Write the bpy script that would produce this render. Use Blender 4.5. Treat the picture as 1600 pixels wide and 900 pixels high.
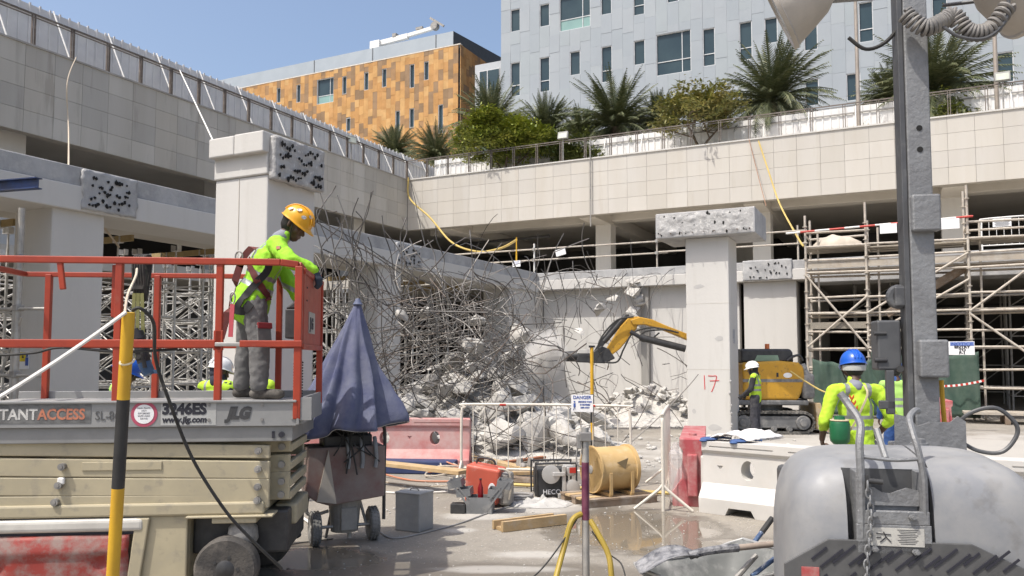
import bpy, bmesh, math, random
from mathutils import Vector, Matrix, Euler, noise
R = math.radians
random.seed(7)
for o in list(bpy.data.objects): bpy.data.objects.remove(o)
scene = bpy.context.scene
COL = scene.collection
# ------------------------------------------------------------------ camera
FPX, PITCH, SHY, CAMH = 1244.0, R(3.6), 32.0, 1.75
cam = bpy.data.cameras.new('Camera')
cam.sensor_width = 36.0; cam.lens = FPX / 1600 * 36
cam.shift_y = SHY / 1600
cam.clip_start = 0.05; cam.clip_end = 3000
camo = bpy.data.objects.new('Camera', cam); COL.objects.link(camo)
camo.location = (0, 0, CAMH); camo.rotation_euler = (R(90) + PITCH, 0, 0)
scene.camera = camo
scene.render.resolution_x = 1024; scene.render.resolution_y = 576
# ------------------------------------------------------------------ sky and sun
SUN_H = Vector((-0.80, -0.60)); SUN_EL = R(62)
wd = bpy.data.worlds.new('World'); scene.world = wd; wd.use_nodes = True
wn = wd.node_tree.nodes; bg = wn['Background']
sky = wn.new('ShaderNodeTexSky'); sky.sky_type = 'NISHITA'; sky.sun_disc = False
sky.sun_elevation = SUN_EL; sky.sun_rotation = math.atan2(SUN_H.x, SUN_H.y) % (2 * math.pi)
sky.air_density = 1.0; sky.dust_density = 4.2; sky.ozone_density = 1.0; sky.altitude = 0
wd.node_tree.links.new(sky.outputs[0], bg.inputs[0]); bg.inputs[1].default_value = 0.15
sl = bpy.data.lights.new('sun', 'SUN'); sl.energy = 3.3; sl.angle = R(0.53); sl.color = (1.0, 0.955, 0.88)
so = bpy.data.objects.new('sun', sl); COL.objects.link(so)
sd = Vector((SUN_H.x * math.cos(SUN_EL), SUN_H.y * math.cos(SUN_EL), math.sin(SUN_EL)))
so.rotation_euler = sd.to_track_quat('Z', 'Y').to_euler(); so.location = (-20, -15, 40)
scene.cycles.max_bounces = 10; scene.cycles.diffuse_bounces = 6; scene.cycles.volume_bounces = 3
vs = scene.view_settings
vs.view_transform = 'Standard'; vs.look = 'None'; vs.gamma = 1; vs.exposure = 0.5; vs.use_curve_mapping = False
# ------------------------------------------------------------------ placing helpers
cp_, sp_ = math.cos(PITCH), math.sin(PITCH)
def ray(px, py):
    a = (px - 800) / FPX; b = -(py - 450 - SHY) / FPX
    return Vector((a, cp_ - b * sp_, sp_ + b * cp_))
def P(px, py, d):
    r = ray(px, py); return Vector((0, 0, CAMH)) + r * (d / r.y)
def G(px, py, z=0.0):
    r = ray(px, py); return Vector((0, 0, CAMH)) + r * ((z - CAMH) / r.z)
BA = R(26.3)                                   # the site's grid is turned against the view
ER = Vector((math.cos(BA), -math.sin(BA), 0)); EV = Vector((math.sin(BA), math.cos(BA), 0))
BO = Vector((1.05, 31.1, 0))
def W(r, v, z=0.0): return BO + ER * r + EV * v + Vector((0, 0, z))
def v_at(px, r):                                # where the line r = const meets an image column
    k = (px - 800) / FPX; b = BO + ER * r
    return (k * b.y - b.x) / (EV.x - k * EV.y)
def r_at(px, v):
    k = (px - 800) / FPX; b = BO + EV * v
    return (k * b.y - b.x) / (ER.x - k * ER.y)
# ------------------------------------------------------------------ materials
MATS = {}
def S3(c): return (c[0], c[1], c[2], 1)
def M(name, c1=(.5, .5, .5), c2=None, rough=.7, metal=0.0, scale=3.0, bump=.0, bscale=60.0, dust=0.0, dustc=(.42, .395, .355), dscale=5.0,
      rnd=None, isl=None, c3=None, streak=False, rv=.1, trans=0.0, alpha=1.0, spec=.5, up=0.0, stops=(.38, .62), dsharp=.18):
    if name in MATS: return MATS[name]
    m = bpy.data.materials.new(name); m.use_nodes = True; MATS[name] = m
    nt = m.node_tree; n = nt.nodes; L = nt.links.new
    b = n['Principled BSDF']
    tc = n.new('ShaderNodeNewGeometry'); mp = n.new('ShaderNodeMapping'); L(tc.outputs['Position'], mp.inputs[0])
    if streak: mp.inputs['Scale'].default_value = (1, 1, .12)
    vec = mp.outputs[0]
    def noi(sc, det=5, v=vec, ro=.6):
        t = n.new('ShaderNodeTexNoise'); t.inputs['Scale'].default_value = sc; t.inputs['Detail'].default_value = det
        t.inputs['Roughness'].default_value = ro; L(v, t.inputs['Vector']); return t.outputs['Fac']
    def ramp(f, a, c):
        t = n.new('ShaderNodeMapRange'); t.inputs[1].default_value = a; t.inputs[2].default_value = c; L(f, t.inputs[0]); return t.outputs[0]
    def mix(f, a, c):
        t = n.new('ShaderNodeMix'); t.data_type = 'RGBA'
        if isinstance(f, float): t.inputs[0].default_value = f
        else: L(f, t.inputs[0])
        for i, q in ((6, a), (7, c)):
            if isinstance(q, tuple): t.inputs[i].default_value = S3(q)
            else: L(q, t.inputs[i])
        return t.outputs[2]
    if c2 is None: c2 = tuple(x * .82 for x in c1)
    c = mix(ramp(noi(scale), *stops), c1, c2)
    if c3: c = mix(ramp(noi(scale * 3.3), .56, .66), c, c3)
    if rnd:
        oi = n.new('ShaderNodeObjectInfo'); src = oi.outputs['Random']
    elif isl:
        oi = n.new('ShaderNodeNewGeometry'); src = oi.outputs['Random Per Island']
    if rnd or isl:
        cr = n.new('ShaderNodeValToRGB'); cr.color_ramp.interpolation = 'CONSTANT'
        el = cr.color_ramp.elements; lst = rnd or isl
        while len(el) < len(lst): el.new(.5)
        for i, q in enumerate(lst): el[i].position = i / len(lst); el[i].color = S3(q)
        L(src, cr.inputs[0])
        t = n.new('ShaderNodeMix'); t.data_type = 'RGBA'; t.blend_type = 'MULTIPLY'; t.inputs[0].default_value = 1
        L(c, t.inputs[6]); L(cr.outputs[0], t.inputs[7]); c = t.outputs[2]
    rf = None
    if dust > 0:
        d0 = ramp(noi(dscale, 7, tc.outputs['Position'], .7), 1 - dust - dsharp, 1 - dust + dsharp)
        c = mix(d0, c, dustc); rf = d0
    if up > 0:
        g = n.new('ShaderNodeNewGeometry'); sx = n.new('ShaderNodeSeparateXYZ'); L(g.outputs['Normal'], sx.inputs[0])
        u = ramp(sx.outputs[2], .3, .95)
        mm = n.new('ShaderNodeMath'); mm.operation = 'MULTIPLY'; L(u, mm.inputs[0])
        m2 = n.new('ShaderNodeMath'); m2.operation = 'MULTIPLY'; m2.inputs[1].default_value = up * 1.6; L(noi(9, 4, tc.outputs['Position']), m2.inputs[0]); L(m2.outputs[0], mm.inputs[1])
        mm.use_clamp = True; c = mix(mm.outputs[0], c, dustc)
    L(c, b.inputs['Base Color'])
    rr = n.new('ShaderNodeMapRange'); rr.inputs[3].default_value = max(.02, rough - rv); rr.inputs[4].default_value = min(1, rough + rv)
    L(noi(scale * 2.3, 3), rr.inputs[0]); r_out = rr.outputs[0]
    if rf is not None:
        t = n.new('ShaderNodeMix'); t.data_type = 'FLOAT'; L(rf, t.inputs[0]); L(r_out, t.inputs[2]); t.inputs[3].default_value = .9; r_out = t.outputs[0]
    L(r_out, b.inputs['Roughness'])
    b.inputs['Metallic'].default_value = metal
    b.inputs['Specular IOR Level'].default_value = spec
    if trans: b.inputs['Transmission Weight'].default_value = trans
    if alpha < 1: b.inputs['Alpha'].default_value = alpha
    if bump:
        bp = n.new('ShaderNodeBump'); bp.inputs['Strength'].default_value = bump; bp.inputs['Distance'].default_value = .02
        L(noi(bscale, 6, tc.outputs['Position']), bp.inputs['Height']); L(bp.outputs[0], b.inputs['Normal'])
    return m
# ------------------------------------------------------------------ mesh builder
def basis(d):
    d = Vector(d).normalized()
    a = Vector((0, 0, 1)) if abs(d.z) < .95 else Vector((1, 0, 0))
    x = d.cross(a).normalized(); return x, x.cross(d).normalized(), d
class MB:
    def __init__(s): s.v = []; s.f = []; s.m = []
    def add(s, vs_, fs_, m=0):
        k = len(s.v); s.v += [tuple(q) for q in vs_]; s.f += [tuple(i + k for i in f) for f in fs_]; s.m += [m] * len(fs_); return s
    def box(s, c, size, rot=None, m=0, taper=1.0):
        x, y, z = (q / 2 for q in size); c = Vector(c)
        vv = [Vector((a * x * (taper if e > 0 else 1), b * y * (taper if e > 0 else 1), e * z)) for e in (-1, 1) for a, b in ((-1, -1), (1, -1), (1, 1), (-1, 1))]
        if rot is not None:
            q = rot if isinstance(rot, Matrix) else Euler(rot).to_matrix(); vv = [q @ a for a in vv]
        return s.add([a + c for a in vv], [(3, 2, 1, 0), (4, 5, 6, 7), (0, 1, 5, 4), (1, 2, 6, 5), (2, 3, 7, 6), (3, 0, 4, 7)], m)
    def bb(s, x0, x1, y0, y1, z0, z1, m=0):
        return s.box(((x0 + x1) / 2, (y0 + y1) / 2, (z0 + z1) / 2), (abs(x1 - x0), abs(y1 - y0), abs(z1 - z0)), None, m)
    def bar(s, p0, p1, w, h, m=0, up=(0, 0, 1)):
        p0, p1 = Vector(p0), Vector(p1); d = (p1 - p0); n = d.normalized(); u = Vector(up)
        if abs(n.dot(u)) > .98: u = Vector((0, 1, 0))
        x = n.cross(u).normalized(); y = x.cross(n)
        vv = [p + x * (a * w / 2) + y * (b * h / 2) for p in (p0, p1) for a, b in ((-1, -1), (1, -1), (1, 1), (-1, 1))]
        return s.add(vv, [(3, 2, 1, 0), (4, 5, 6, 7), (0, 1, 5, 4), (1, 2, 6, 5), (2, 3, 7, 6), (3, 0, 4, 7)], m)
    def cyl(s, p0, p1, r0, r1=None, n=12, m=0, caps=True):
        r1 = r0 if r1 is None else r1; p0, p1 = Vector(p0), Vector(p1); x, y, _ = basis(p1 - p0)
        vv = [p + (x * math.cos(t) + y * math.sin(t)) * r for p, r in ((p0, r0), (p1, r1)) for t in (2 * math.pi * i / n for i in range(n))]
        ff = [(i, (i + 1) % n, n + (i + 1) % n, n + i) for i in range(n)]
        if caps: ff += [tuple(range(n - 1, -1, -1)), tuple(range(n, 2 * n))]
        return s.add(vv, ff, m)
    def tube(s, pts, r, n=6, m=0, closed=False, rs=None):
        pts = [Vector(p) for p in pts]; N = len(pts); k = len(s.v); x = None
        for i, p in enumerate(pts):
            d = (pts[(i + 1) % N] - pts[i - 1]) if closed else (pts[min(i + 1, N - 1)] - pts[max(i - 1, 0)])
            if d.length < 1e-9: d = Vector((0, 0, 1))
            d.normalize()
            if x is None: x = basis(d)[0]
            x = (x - d * x.dot(d)); x = x.normalized() if x.length > 1e-6 else basis(d)[0]
            y = d.cross(x); q = rs[i] if rs else r
            s.v += [tuple(p + (x * math.cos(t) + y * math.sin(t)) * q) for t in (2 * math.pi * j / n for j in range(n))]
        for i in range(N if closed else N - 1):
            a, b = k + i * n, k + ((i + 1) % N) * n
            for j in range(n): s.f.append((a + j, a + (j + 1) % n, b + (j + 1) % n, b + j)); s.m.append(m)
        if not closed:
            s.f.append(tuple(k + j for j in range(n - 1, -1, -1))); s.f.append(tuple(k + (N - 1) * n + j for j in range(n))); s.m += [m, m]
        return s
    def lathe(s, prof, n=20, mtx=None, m=0):
        k = len(s.v); mtx = mtx or Matrix()
        for r, z in prof:
            for i in range(n):
                t = 2 * math.pi * i / n; s.v.append(tuple(mtx @ Vector((r * math.cos(t), r * math.sin(t), z))))
        for a in range(len(prof) - 1):
            for i in range(n):
                j = (i + 1) % n; s.f.append((k + a * n + i, k + a * n + j, k + (a + 1) * n + j, k + (a + 1) * n + i)); s.m.append(m)
        if prof[0][0] > 1e-6: s.f.append(tuple(k + i for i in range(n - 1, -1, -1))); s.m.append(m)
        if prof[-1][0] > 1e-6: s.f.append(tuple(k + (len(prof) - 1) * n + i for i in range(n))); s.m.append(m)
        return s
    def prism(s, poly, z0, z1, mtx=None, m=0):
        mtx = mtx or Matrix(); n = len(poly)
        vv = [mtx @ Vector((a, b, z)) for z in (z0, z1) for a, b in poly]
        return s.add(vv, [tuple(range(n - 1, -1, -1)), tuple(range(n, 2 * n))] + [(i, (i + 1) % n, n + (i + 1) % n, n + i) for i in range(n)], m)
    def sphere(s, c, r, n=12, k=8, m=0):
        r = (r, r, r) if not hasattr(r, '__len__') else r
        mt = Matrix.Translation(c) @ Matrix.Diagonal((r[0], r[1], r[2], 1))
        return s.lathe([(math.sin(math.pi * i / k), -math.cos(math.pi * i / k)) for i in range(k + 1)], n, mt, m)
    def mesh(s, name, smooth=35):
        me = bpy.data.meshes.new(name); me.from_pydata(s.v, [], s.f)
        if smooth is not None and len(s.f):
            me.polygons.foreach_set('use_smooth', [True] * len(s.f)); me.set_sharp_from_angle(angle=R(smooth))
        return me
    def build(s, name, mats, parent=None, smooth=35, bevel=0, seg=2, mesh=None):
        me = mesh or s.mesh(name, smooth)
        for q in (mats if isinstance(mats, (list, tuple)) else [mats]): me.materials.append(q)
        if any(s.m): me.polygons.foreach_set('material_index', s.m)
        o = link(name, me, parent)
        if bevel: bevel_mod(o, bevel, seg)
        return o
def bevel_mod(o, w, seg=2):
    b = o.modifiers.new('bevel', 'BEVEL'); b.width = w; b.segments = seg; b.limit_method = 'ANGLE'; b.angle_limit = R(40); b.harden_normals = False
def link(name, me, parent=None):
    o = bpy.data.objects.new(name, me); COL.objects.link(o)
    if parent: o.parent = parent
    return o
def tag(o, label=None, cat=None, group=None, kind=None):
    if label: o['label'] = label
    if cat: o['category'] = cat
    if group: o['group'] = group
    if kind: o['kind'] = kind
    return o
def thing(name, loc, label, cat, group=None, rz=0.0):
    o = link(name, None); o.location = loc; o.rotation_euler = (0, 0, rz); o.empty_display_size = .2
    return tag(o, label, cat, group)
def site(name, label, cat, group=None, r=0, v=0, z=0):     # a thing turned to the site's grid: local x = ER, local y = EV
    return thing(name, W(r, v, z), label, cat, group, -BA)
def inst(o_or_mesh, name, parent, loc=(0, 0, 0), rot=(0, 0, 0), sc=(1, 1, 1)):
    me = o_or_mesh if isinstance(o_or_mesh, bpy.types.Mesh) else o_or_mesh.data
    o = link(name, me, parent); o.location = loc; o.rotation_euler = rot; o.scale = sc; return o
def copy_tree(o, parent=None):
    c = o.copy(); COL.objects.link(c); c.parent = parent
    for ch in o.children: copy_tree(ch, c)
    return c
UNIT = {}
def pole(name, p0, p1, r, mat, parent=None, n=10):          # a straight tube that shares one unit mesh per material
    key = (mat.name, n)
    if key not in UNIT:
        UNIT[key] = MB().cyl((0, 0, 0), (0, 0, 1), 1, n=n).mesh('tube'); UNIT[key].materials.append(mat)
    p0, p1 = Vector(p0), Vector(p1); d = p1 - p0
    o = link(name, UNIT[key], parent); o.location = p0; o.scale = (r, r, d.length)
    o.rotation_euler = d.to_track_quat('Z', 'Y').to_euler(); return o
UBOX = {}
def slab(name, c, size, mat, parent=None, rot=(0, 0, 0)):    # a box that shares one unit mesh per material
    if mat.name not in UBOX:
        UBOX[mat.name] = MB().box((0, 0, 0), (1, 1, 1)).mesh('block', None); UBOX[mat.name].materials.append(mat)
    o = link(name, UBOX[mat.name], parent); o.location = c; o.scale = size; o.rotation_euler = rot; return o
BENCH = bpy.data.scenes.new('bench')                         # empty scene in which modifiers are baked quickly
def bake(o, extra=()):
    for x in (o,) + tuple(extra): BENCH.collection.objects.link(x)
    vl = BENCH.view_layers[0]; vl.update(); me = bpy.data.meshes.new_from_object(o.evaluated_get(vl.depsgraph))
    for x in (o,) + tuple(extra): bpy.data.objects.remove(x)
    me.materials.clear(); return me
def text(name, s, size, mat, parent, loc, rot, depth=.0015, bold=0.0, align='LEFT', sx=1.0, shear=0.0):
    cu = bpy.data.curves.new('lettering', 'FONT'); cu.body = s; cu.size = size; cu.extrude = depth; cu.offset = bold; cu.align_x = align; cu.shear = shear; cu.resolution_u = 3
    me = bake(bpy.data.objects.new('lettering', cu)); me.materials.append(mat)
    o = link(name, me, parent); o.location = loc; o.rotation_euler = rot; o.scale = (sx, 1, 1); return o
def bez(pts, n=8):                                            # smooth curve through points
    pts = [Vector(p) for p in pts]; out = []
    for i in range(len(pts) - 1):
        p0 = pts[max(i - 1, 0)]; p1 = pts[i]; p2 = pts[i + 1]; p3 = pts[min(i + 2, len(pts) - 1)]
        for k in range(n):
            t = k / n
            out.append(.5 * ((2 * p1) + (p2 - p0) * t + (2 * p0 - 5 * p1 + 4 * p2 - p3) * t * t + (3 * p1 - p0 - 3 * p2 + p3) * t ** 3))
    return out + [pts[-1]]
def sag(p0, p1, s, n=16):
    p0, p1 = Vector(p0), Vector(p1)
    return [p0.lerp(p1, i / n) - Vector((0, 0, s * 4 * (i / n) * (1 - i / n))) for i in range(n + 1)]
def smoothn(x): return noise.noise(Vector(x))
# ------------------------------------------------------------------ common materials
conc = M('concrete_white', (.55, .535, .505), (.525, .51, .48), .85, scale=1.1, bump=.15, bscale=14, c3=(.518, .502, .47), streak=True, dust=.2, dustc=(.485, .465, .43), dscale=1.1)
concg = M('concrete_cut_grey', (.40, .40, .40), (.30, .30, .30), .85, scale=1.4, bump=.35, bscale=22, dust=.35, dustc=(.50, .49, .47))
concd = M('concrete_old', (.36, .345, .32), (.27, .26, .24), .9, scale=.7, bump=.2, bscale=10, streak=True)
soff = M('soffit_concrete', (.50, .47, .42), (.44, .41, .36), .9, scale=.5, bump=.08)
rubc = M('broken_concrete', (.45, .43, .395), (.35, .335, .31), .95, scale=4, bump=.7, bscale=26, c3=(.27, .26, .245), dust=.42, dustc=(.56, .54, .50))
galv = M('galvanised_steel', (.42, .41, .39), (.30, .29, .27), .5, .55, scale=7, dust=.4, dustc=(.50, .47, .42))
galvd = M('dull_scaffold_steel', (.33, .32, .30), (.23, .22, .21), .55, .45, scale=6, dust=.35)
scafw = M('dusty_scaffold_tube', (.46, .42, .36), (.36, .32, .27), .75, .15, scale=6, dust=.4, dustc=(.58, .53, .46), c3=(.30, .22, .16))
black = M('black_rubber', (.022, .022, .022), (.04, .04, .038), .75, scale=9, dust=.22)
blackp = M('black_plastic', (.025, .025, .027), (.045, .045, .045), .5, scale=9, dust=.15)
white = M('white_paint', (.74, .73, .70), (.66, .65, .62), .6, scale=5, dust=.2)
wood = M('timber', (.46, .33, .18), (.38, .26, .13), .8, scale=3, bump=.2, bscale=30, dust=.3)
woodd = M('old_timber', (.27, .20, .14), (.19, .14, .10), .85, scale=3, bump=.2, bscale=30, dust=.35)
yelp = M('yellow_paint', (.62, .36, .02), (.55, .31, .02), .5, scale=6, dust=.18, dustc=(.60, .5, .3), bump=.05)
blkp = M('black_paint', (.02, .02, .021), (.03, .03, .03), .5, scale=6, dust=.12, dustc=(.35, .33, .3))
redp = M('red_paint', (.50, .035, .02), (.42, .03, .02), .5, scale=6, dust=.2)
signw = M('sign_white', (.78, .78, .78), (.72, .72, .72), .5, scale=3)
signk = M('sign_black', (.02, .02, .03), rough=.6)
signb = M('sign_blue', (.05, .10, .35), rough=.6)
# ================================================================== GROUND
def ground_material():
    m = bpy.data.materials.new('site_floor'); m.use_nodes = True; nt = m.node_tree; n = nt.nodes; L = nt.links.new; b = n['Principled BSDF']
    geo = n.new('ShaderNodeNewGeometry'); pos = geo.outputs['Position']
    def noi(sc, det=6, v=pos, ro=.62):
        t = n.new('ShaderNodeTexNoise'); t.inputs['Scale'].default_value = sc; t.inputs['Detail'].default_value = det; t.inputs['Roughness'].default_value = ro
        L(v, t.inputs['Vector']); return t
    def math_(op, a, c=None, clamp=False):
        t = n.new('ShaderNodeMath'); t.operation = op; t.use_clamp = clamp
        for i, q in enumerate((a, c)):
            if q is None: continue
            if isinstance(q, (int, float)): t.inputs[i].default_value = q
            else: L(q, t.inputs[i])
        return t.outputs[0]
    def rng(f, a, c):
        t = n.new('ShaderNodeMapRange'); t.interpolation_type = 'SMOOTHSTEP'; t.inputs[1].default_value = a; t.inputs[2].default_value = c; L(f, t.inputs[0]); return t.outputs[0]
    def mix(f, a, c):
        t = n.new('ShaderNodeMix'); t.data_type = 'RGBA'; L(f, t.inputs[0])
        for i, q in ((6, a), (7, c)):
            if isinstance(q, tuple): t.inputs[i].default_value = S3(q)
            else: L(q, t.inputs[i])
        return t.outputs[2]
    wob = noi(1.3, 5).outputs['Fac']; wob2 = noi(4.5, 5).outputs['Fac']
    def spot(x, y, rx, ry, soft=.35, w=1.0):
        mp = n.new('ShaderNodeMapping'); mp.vector_type = 'TEXTURE'; mp.inputs['Location'].default_value = (x, y, 0); mp.inputs['Scale'].default_value = (rx, ry, 1e3)
        L(pos, mp.inputs[0]); ln = n.new('ShaderNodeVectorMath'); ln.operation = 'LENGTH'; L(mp.outputs[0], ln.inputs[0])
        d = math_('ADD', ln.outputs['Value'], math_('MULTIPLY', math_('SUBTRACT', wob, .5), 1.5 * w))
        d = math_('ADD', d, math_('MULTIPLY', math_('SUBTRACT', wob2, .5), .5 * w))
        return rng(d, 1 + soft, 1 - soft)
    def mx(lst):
        o = lst[0]
        for q in lst[1:]: o = math_('MAXIMUM', o, q)
        return o
    base = mix(rng(noi(.7).outputs['Fac'], .35, .65), (.262, .237, .20), (.205, .186, .158))
    base = mix(rng(noi(7, 8).outputs['Fac'], .5, .72), base, (.22, .198, .168))
    base = mix(rng(noi(34, 4).outputs['Fac'], .57, .7), base, (.39, .36, .315))
    wet = mx([spot(1.25, 8.4, .95, 1.15, .12), spot(-1.75, 7.15, .62, .62, .12), spot(1.2, 12.2, 1.5, 1.1, .3), spot(.25, 6.6, .9, .35, .3), spot(2.2, 7.6, .8, .35, .2), spot(-.9, 6.6, 1.5, .45, .4)])
    pud = mx([spot(1.3, 8.3, .75, .95, .12), spot(-1.7, 7.1, .5, .45, .1), spot(2.2, 7.6, .6, .25, .2)])
    dst = mx([spot(.35, 9.6, .55, .45, .3), spot(-.35, 9.0, .35, .2, .4), spot(.15, 7.25, .35, .14, .4), spot(-.55, 8.25, .16, .1, .5), spot(8.5, 14.0, 6.5, 5.0, .35), spot(-.1, 6.75, .5, .1, .4), spot(2.9, 6.3, .5, .35, .4)])
    c = mix(wet, base, (.15, .132, .108))
    c = mix(math_('MULTIPLY', pud, .75), c, (.18, .155, .12))
    c = mix(math_('MULTIPLY', dst, .6), c, (.47, .45, .415))
    L(c, b.inputs['Base Color'])
    rough = math_('SUBTRACT', math_('SUBTRACT', .88, math_('MULTIPLY', wet, .5)), math_('MULTIPLY', pud, .45))
    L(math_('MAXIMUM', rough, .03), b.inputs['Roughness'])
    bp = n.new('ShaderNodeBump'); bp.inputs['Distance'].default_value = .012
    L(math_('ADD', noi(22, 8).outputs['Fac'], noi(3, 4).outputs['Fac']), bp.inputs['Height'])
    L(math_('MULTIPLY', math_('SUBTRACT', 1, math_('MAXIMUM', pud, math_('MULTIPLY', wet, .7))), .7), bp.inputs['Strength'])
    L(bp.outputs[0], b.inputs['Normal']); return m
gm = MB(); gm.add([(-600, -300, 0), (600, -300, 0), (600, 900, 0), (-600, 900, 0)], [(0, 1, 2, 3)])
tag(gm.build('ground', ground_material(), smooth=None), kind='structure')

# ================================================================== PARKING STRUCTURE
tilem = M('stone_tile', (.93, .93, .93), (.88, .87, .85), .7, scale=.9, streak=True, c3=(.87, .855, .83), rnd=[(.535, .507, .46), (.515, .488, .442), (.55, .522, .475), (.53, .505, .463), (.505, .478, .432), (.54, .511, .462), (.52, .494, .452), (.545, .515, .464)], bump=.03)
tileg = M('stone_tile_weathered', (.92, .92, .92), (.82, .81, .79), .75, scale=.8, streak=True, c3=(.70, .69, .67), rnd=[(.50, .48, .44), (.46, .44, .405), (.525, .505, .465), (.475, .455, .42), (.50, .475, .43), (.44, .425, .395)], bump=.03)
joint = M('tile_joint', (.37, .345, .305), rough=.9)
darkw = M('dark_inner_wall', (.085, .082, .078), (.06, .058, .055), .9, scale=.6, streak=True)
pk = site('parking_structure', 'two-level concrete car park with tiled parapets round the demolition pit', 'building')
UZ0, UZ1 = 8.8, 11.6
up = MB()                                      # upper deck, an L of slabs behind the parapets
up.bb(-60, -11.95, -45, 60, 9.35, 11.42); up.bb(-11.95, 45, 8.45, 60, 9.35, 11.42); up.build('upper_deck', soff, pk, None)
def parapet(name, left):
    w = MB()
    if left: w.bb(-11.95, -11.66, -45, 8.45, UZ0, UZ1 - .02)
    else: w.bb(-11.63, 45, 8.16, 8.45, UZ0, UZ1 - .02)
    p = w.build(name, joint, pk, None)
    cop = MB()
    if left: cop.bb(-12.0, -11.57, -45, 8.45, UZ1 - .02, UZ1 + .04)
    else: cop.bb(-11.55, 45, 8.06, 8.5, UZ1 - .02, UZ1 + .04)
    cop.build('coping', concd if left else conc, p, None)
    tw, th = .97, (UZ1 - UZ0) / 4
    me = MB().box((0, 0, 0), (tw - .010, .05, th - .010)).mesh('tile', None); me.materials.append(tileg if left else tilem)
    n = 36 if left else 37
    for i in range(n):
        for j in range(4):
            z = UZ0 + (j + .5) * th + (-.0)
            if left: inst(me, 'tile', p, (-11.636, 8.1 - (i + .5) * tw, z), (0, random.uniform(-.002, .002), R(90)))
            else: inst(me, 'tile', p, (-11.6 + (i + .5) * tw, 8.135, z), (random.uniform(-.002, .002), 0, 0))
    return p
parapet('parapet_wall', True); parapet('parapet_wall', False)
# soffit beams, columns and the dark back wall of the open middle level
bm = MB()
for r in (-9.5, -1.2, 6.8, 14.8, 22.8): bm.bb(r - .45, r + .45, 8.5, 24, 8.72, 9.34)
bm.bb(-11.9, 45, 10.9, 11.7, 8.9, 9.33); bm.build('soffit_beam', soff, pk, None, bevel=.04)
for r in (-1.2, 6.8, 14.8, 22.8):
    MB().bb(r - .42, r + .42, 10.8, 11.65, 5.1, 8.9).build('column', conc, pk, None, bevel=.03)
for v in (-22, -13, -4, 5):
    MB().bb(-13.4, -12.5, v - .45, v + .45, 5.1, 9.34).build('column', conc, pk, None, bevel=.03)
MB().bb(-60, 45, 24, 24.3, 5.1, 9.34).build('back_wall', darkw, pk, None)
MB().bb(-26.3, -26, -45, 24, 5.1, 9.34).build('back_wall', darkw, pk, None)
MB().bb(1.6, 6.3, 17, 17.2, 5.1, 9.3).build('inner_wall', concd, pk, None)
pipe = MB(); pipe.cyl((-11, 12.5, 8.55), (-4, 10.2, 8.25), .08); pipe.build('drain_pipe', blackp, pk)
# lower deck
lo = MB(); lo.bb(-3.6, -1.2, -45, -2, 4.62, 5.08); lo.bb(-60, -1.2, -2, 60, 4.62, 5.08); lo.bb(-60, -10.6, -45, -2, 4.62, 5.08); lo.bb(-1.2, 45, 1.2, 60, 4.62, 5.08); lo.build('lower_deck', soff, pk, None)
bl = MB(); bl.bb(-1.25, 0, -45, .0, 4.32, 4.76); e1 = bl.build('edge_beam', conc, pk, None, bevel=.02)
bl = MB(); bl.bb(-1.25, -.045, -45, .0, 4.76, 5.1); bl.build('slab_edge', concg, e1, None, bevel=.02)
bl = MB(); bl.bb(-1.25, 10.15, 0, 1.25, 4.42, 4.80); e2 = bl.build('edge_beam', conc, pk, None, bevel=.02)
bl = MB(); bl.bb(-1.25, 10.15, .045, 1.25, 4.80, 5.1); bl.build('slab_edge', concg, e2, None, bevel=.02)
bl = MB(); bl.bb(10.15, 45, .03, 1.25, 4.3, 5.1); bl.build('edge_beam', concg, pk, None, bevel=.02)
holem = M('drilled_hole', (.012, .012, .012), rough=1)
HOLES = []
for k_ in range(7):
    rs_ = random.Random(k_); pp = [(math.cos(a) * rs_.uniform(.55, 1.15), math.sin(a) * rs_.uniform(.55, 1.15)) for a in [i * .5236 for i in range(12)]]
    hm_ = MB().prism(pp, 0, .012, Matrix.Rotation(R(-90), 4, 'X')).mesh('core_hole', None); hm_.materials.append(holem); HOLES.append(hm_)
chip = M('chipped_concrete', (.44, .435, .425), (.34, .335, .33), .95, scale=5, bump=.9, bscale=18, c3=(.56, .55, .53))
def rough_panel(name, a0, a1, z0, z1, face, along_v, mat, parent, amp=.022):
    q = MB(); n1 = max(8, int((a1 - a0) / .05)); n2 = max(6, int((z1 - z0) / .05)); sd_ = random.random() * 50
    for j in range(n2 + 1):
        for i in range(n1 + 1):
            a, z = a0 + (a1 - a0) * i / n1, z0 + (z1 - z0) * j / n2
            if i in (0, n1): a += .045 * smoothn((z * 6, sd_, 1)) + .02 * smoothn((z * 19, sd_, 2))
            if j in (0, n2): z += (.045 * smoothn((a * 5, sd_, 3)) + .02 * smoothn((a * 17, sd_, 4))) * (1 if j == 0 else .5)
            h = amp * (.6 + smoothn((a * 5, z * 5, sd_)) + .6 * smoothn((a * 14, z * 14, sd_)))
            q.v.append((face + h, a, z) if along_v else (a, face - h, z))
    for j in range(n2):
        for i in range(n1):
            k = j * (n1 + 1) + i; q.f.append((k, k + 1, k + n1 + 2, k + n1 + 1)); q.m.append(0)
    o = q.build(name, mat, parent, 50); m_ = o.modifiers.new('thick', 'SOLIDIFY'); m_.thickness = .1; m_.offset = -1; return o
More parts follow.
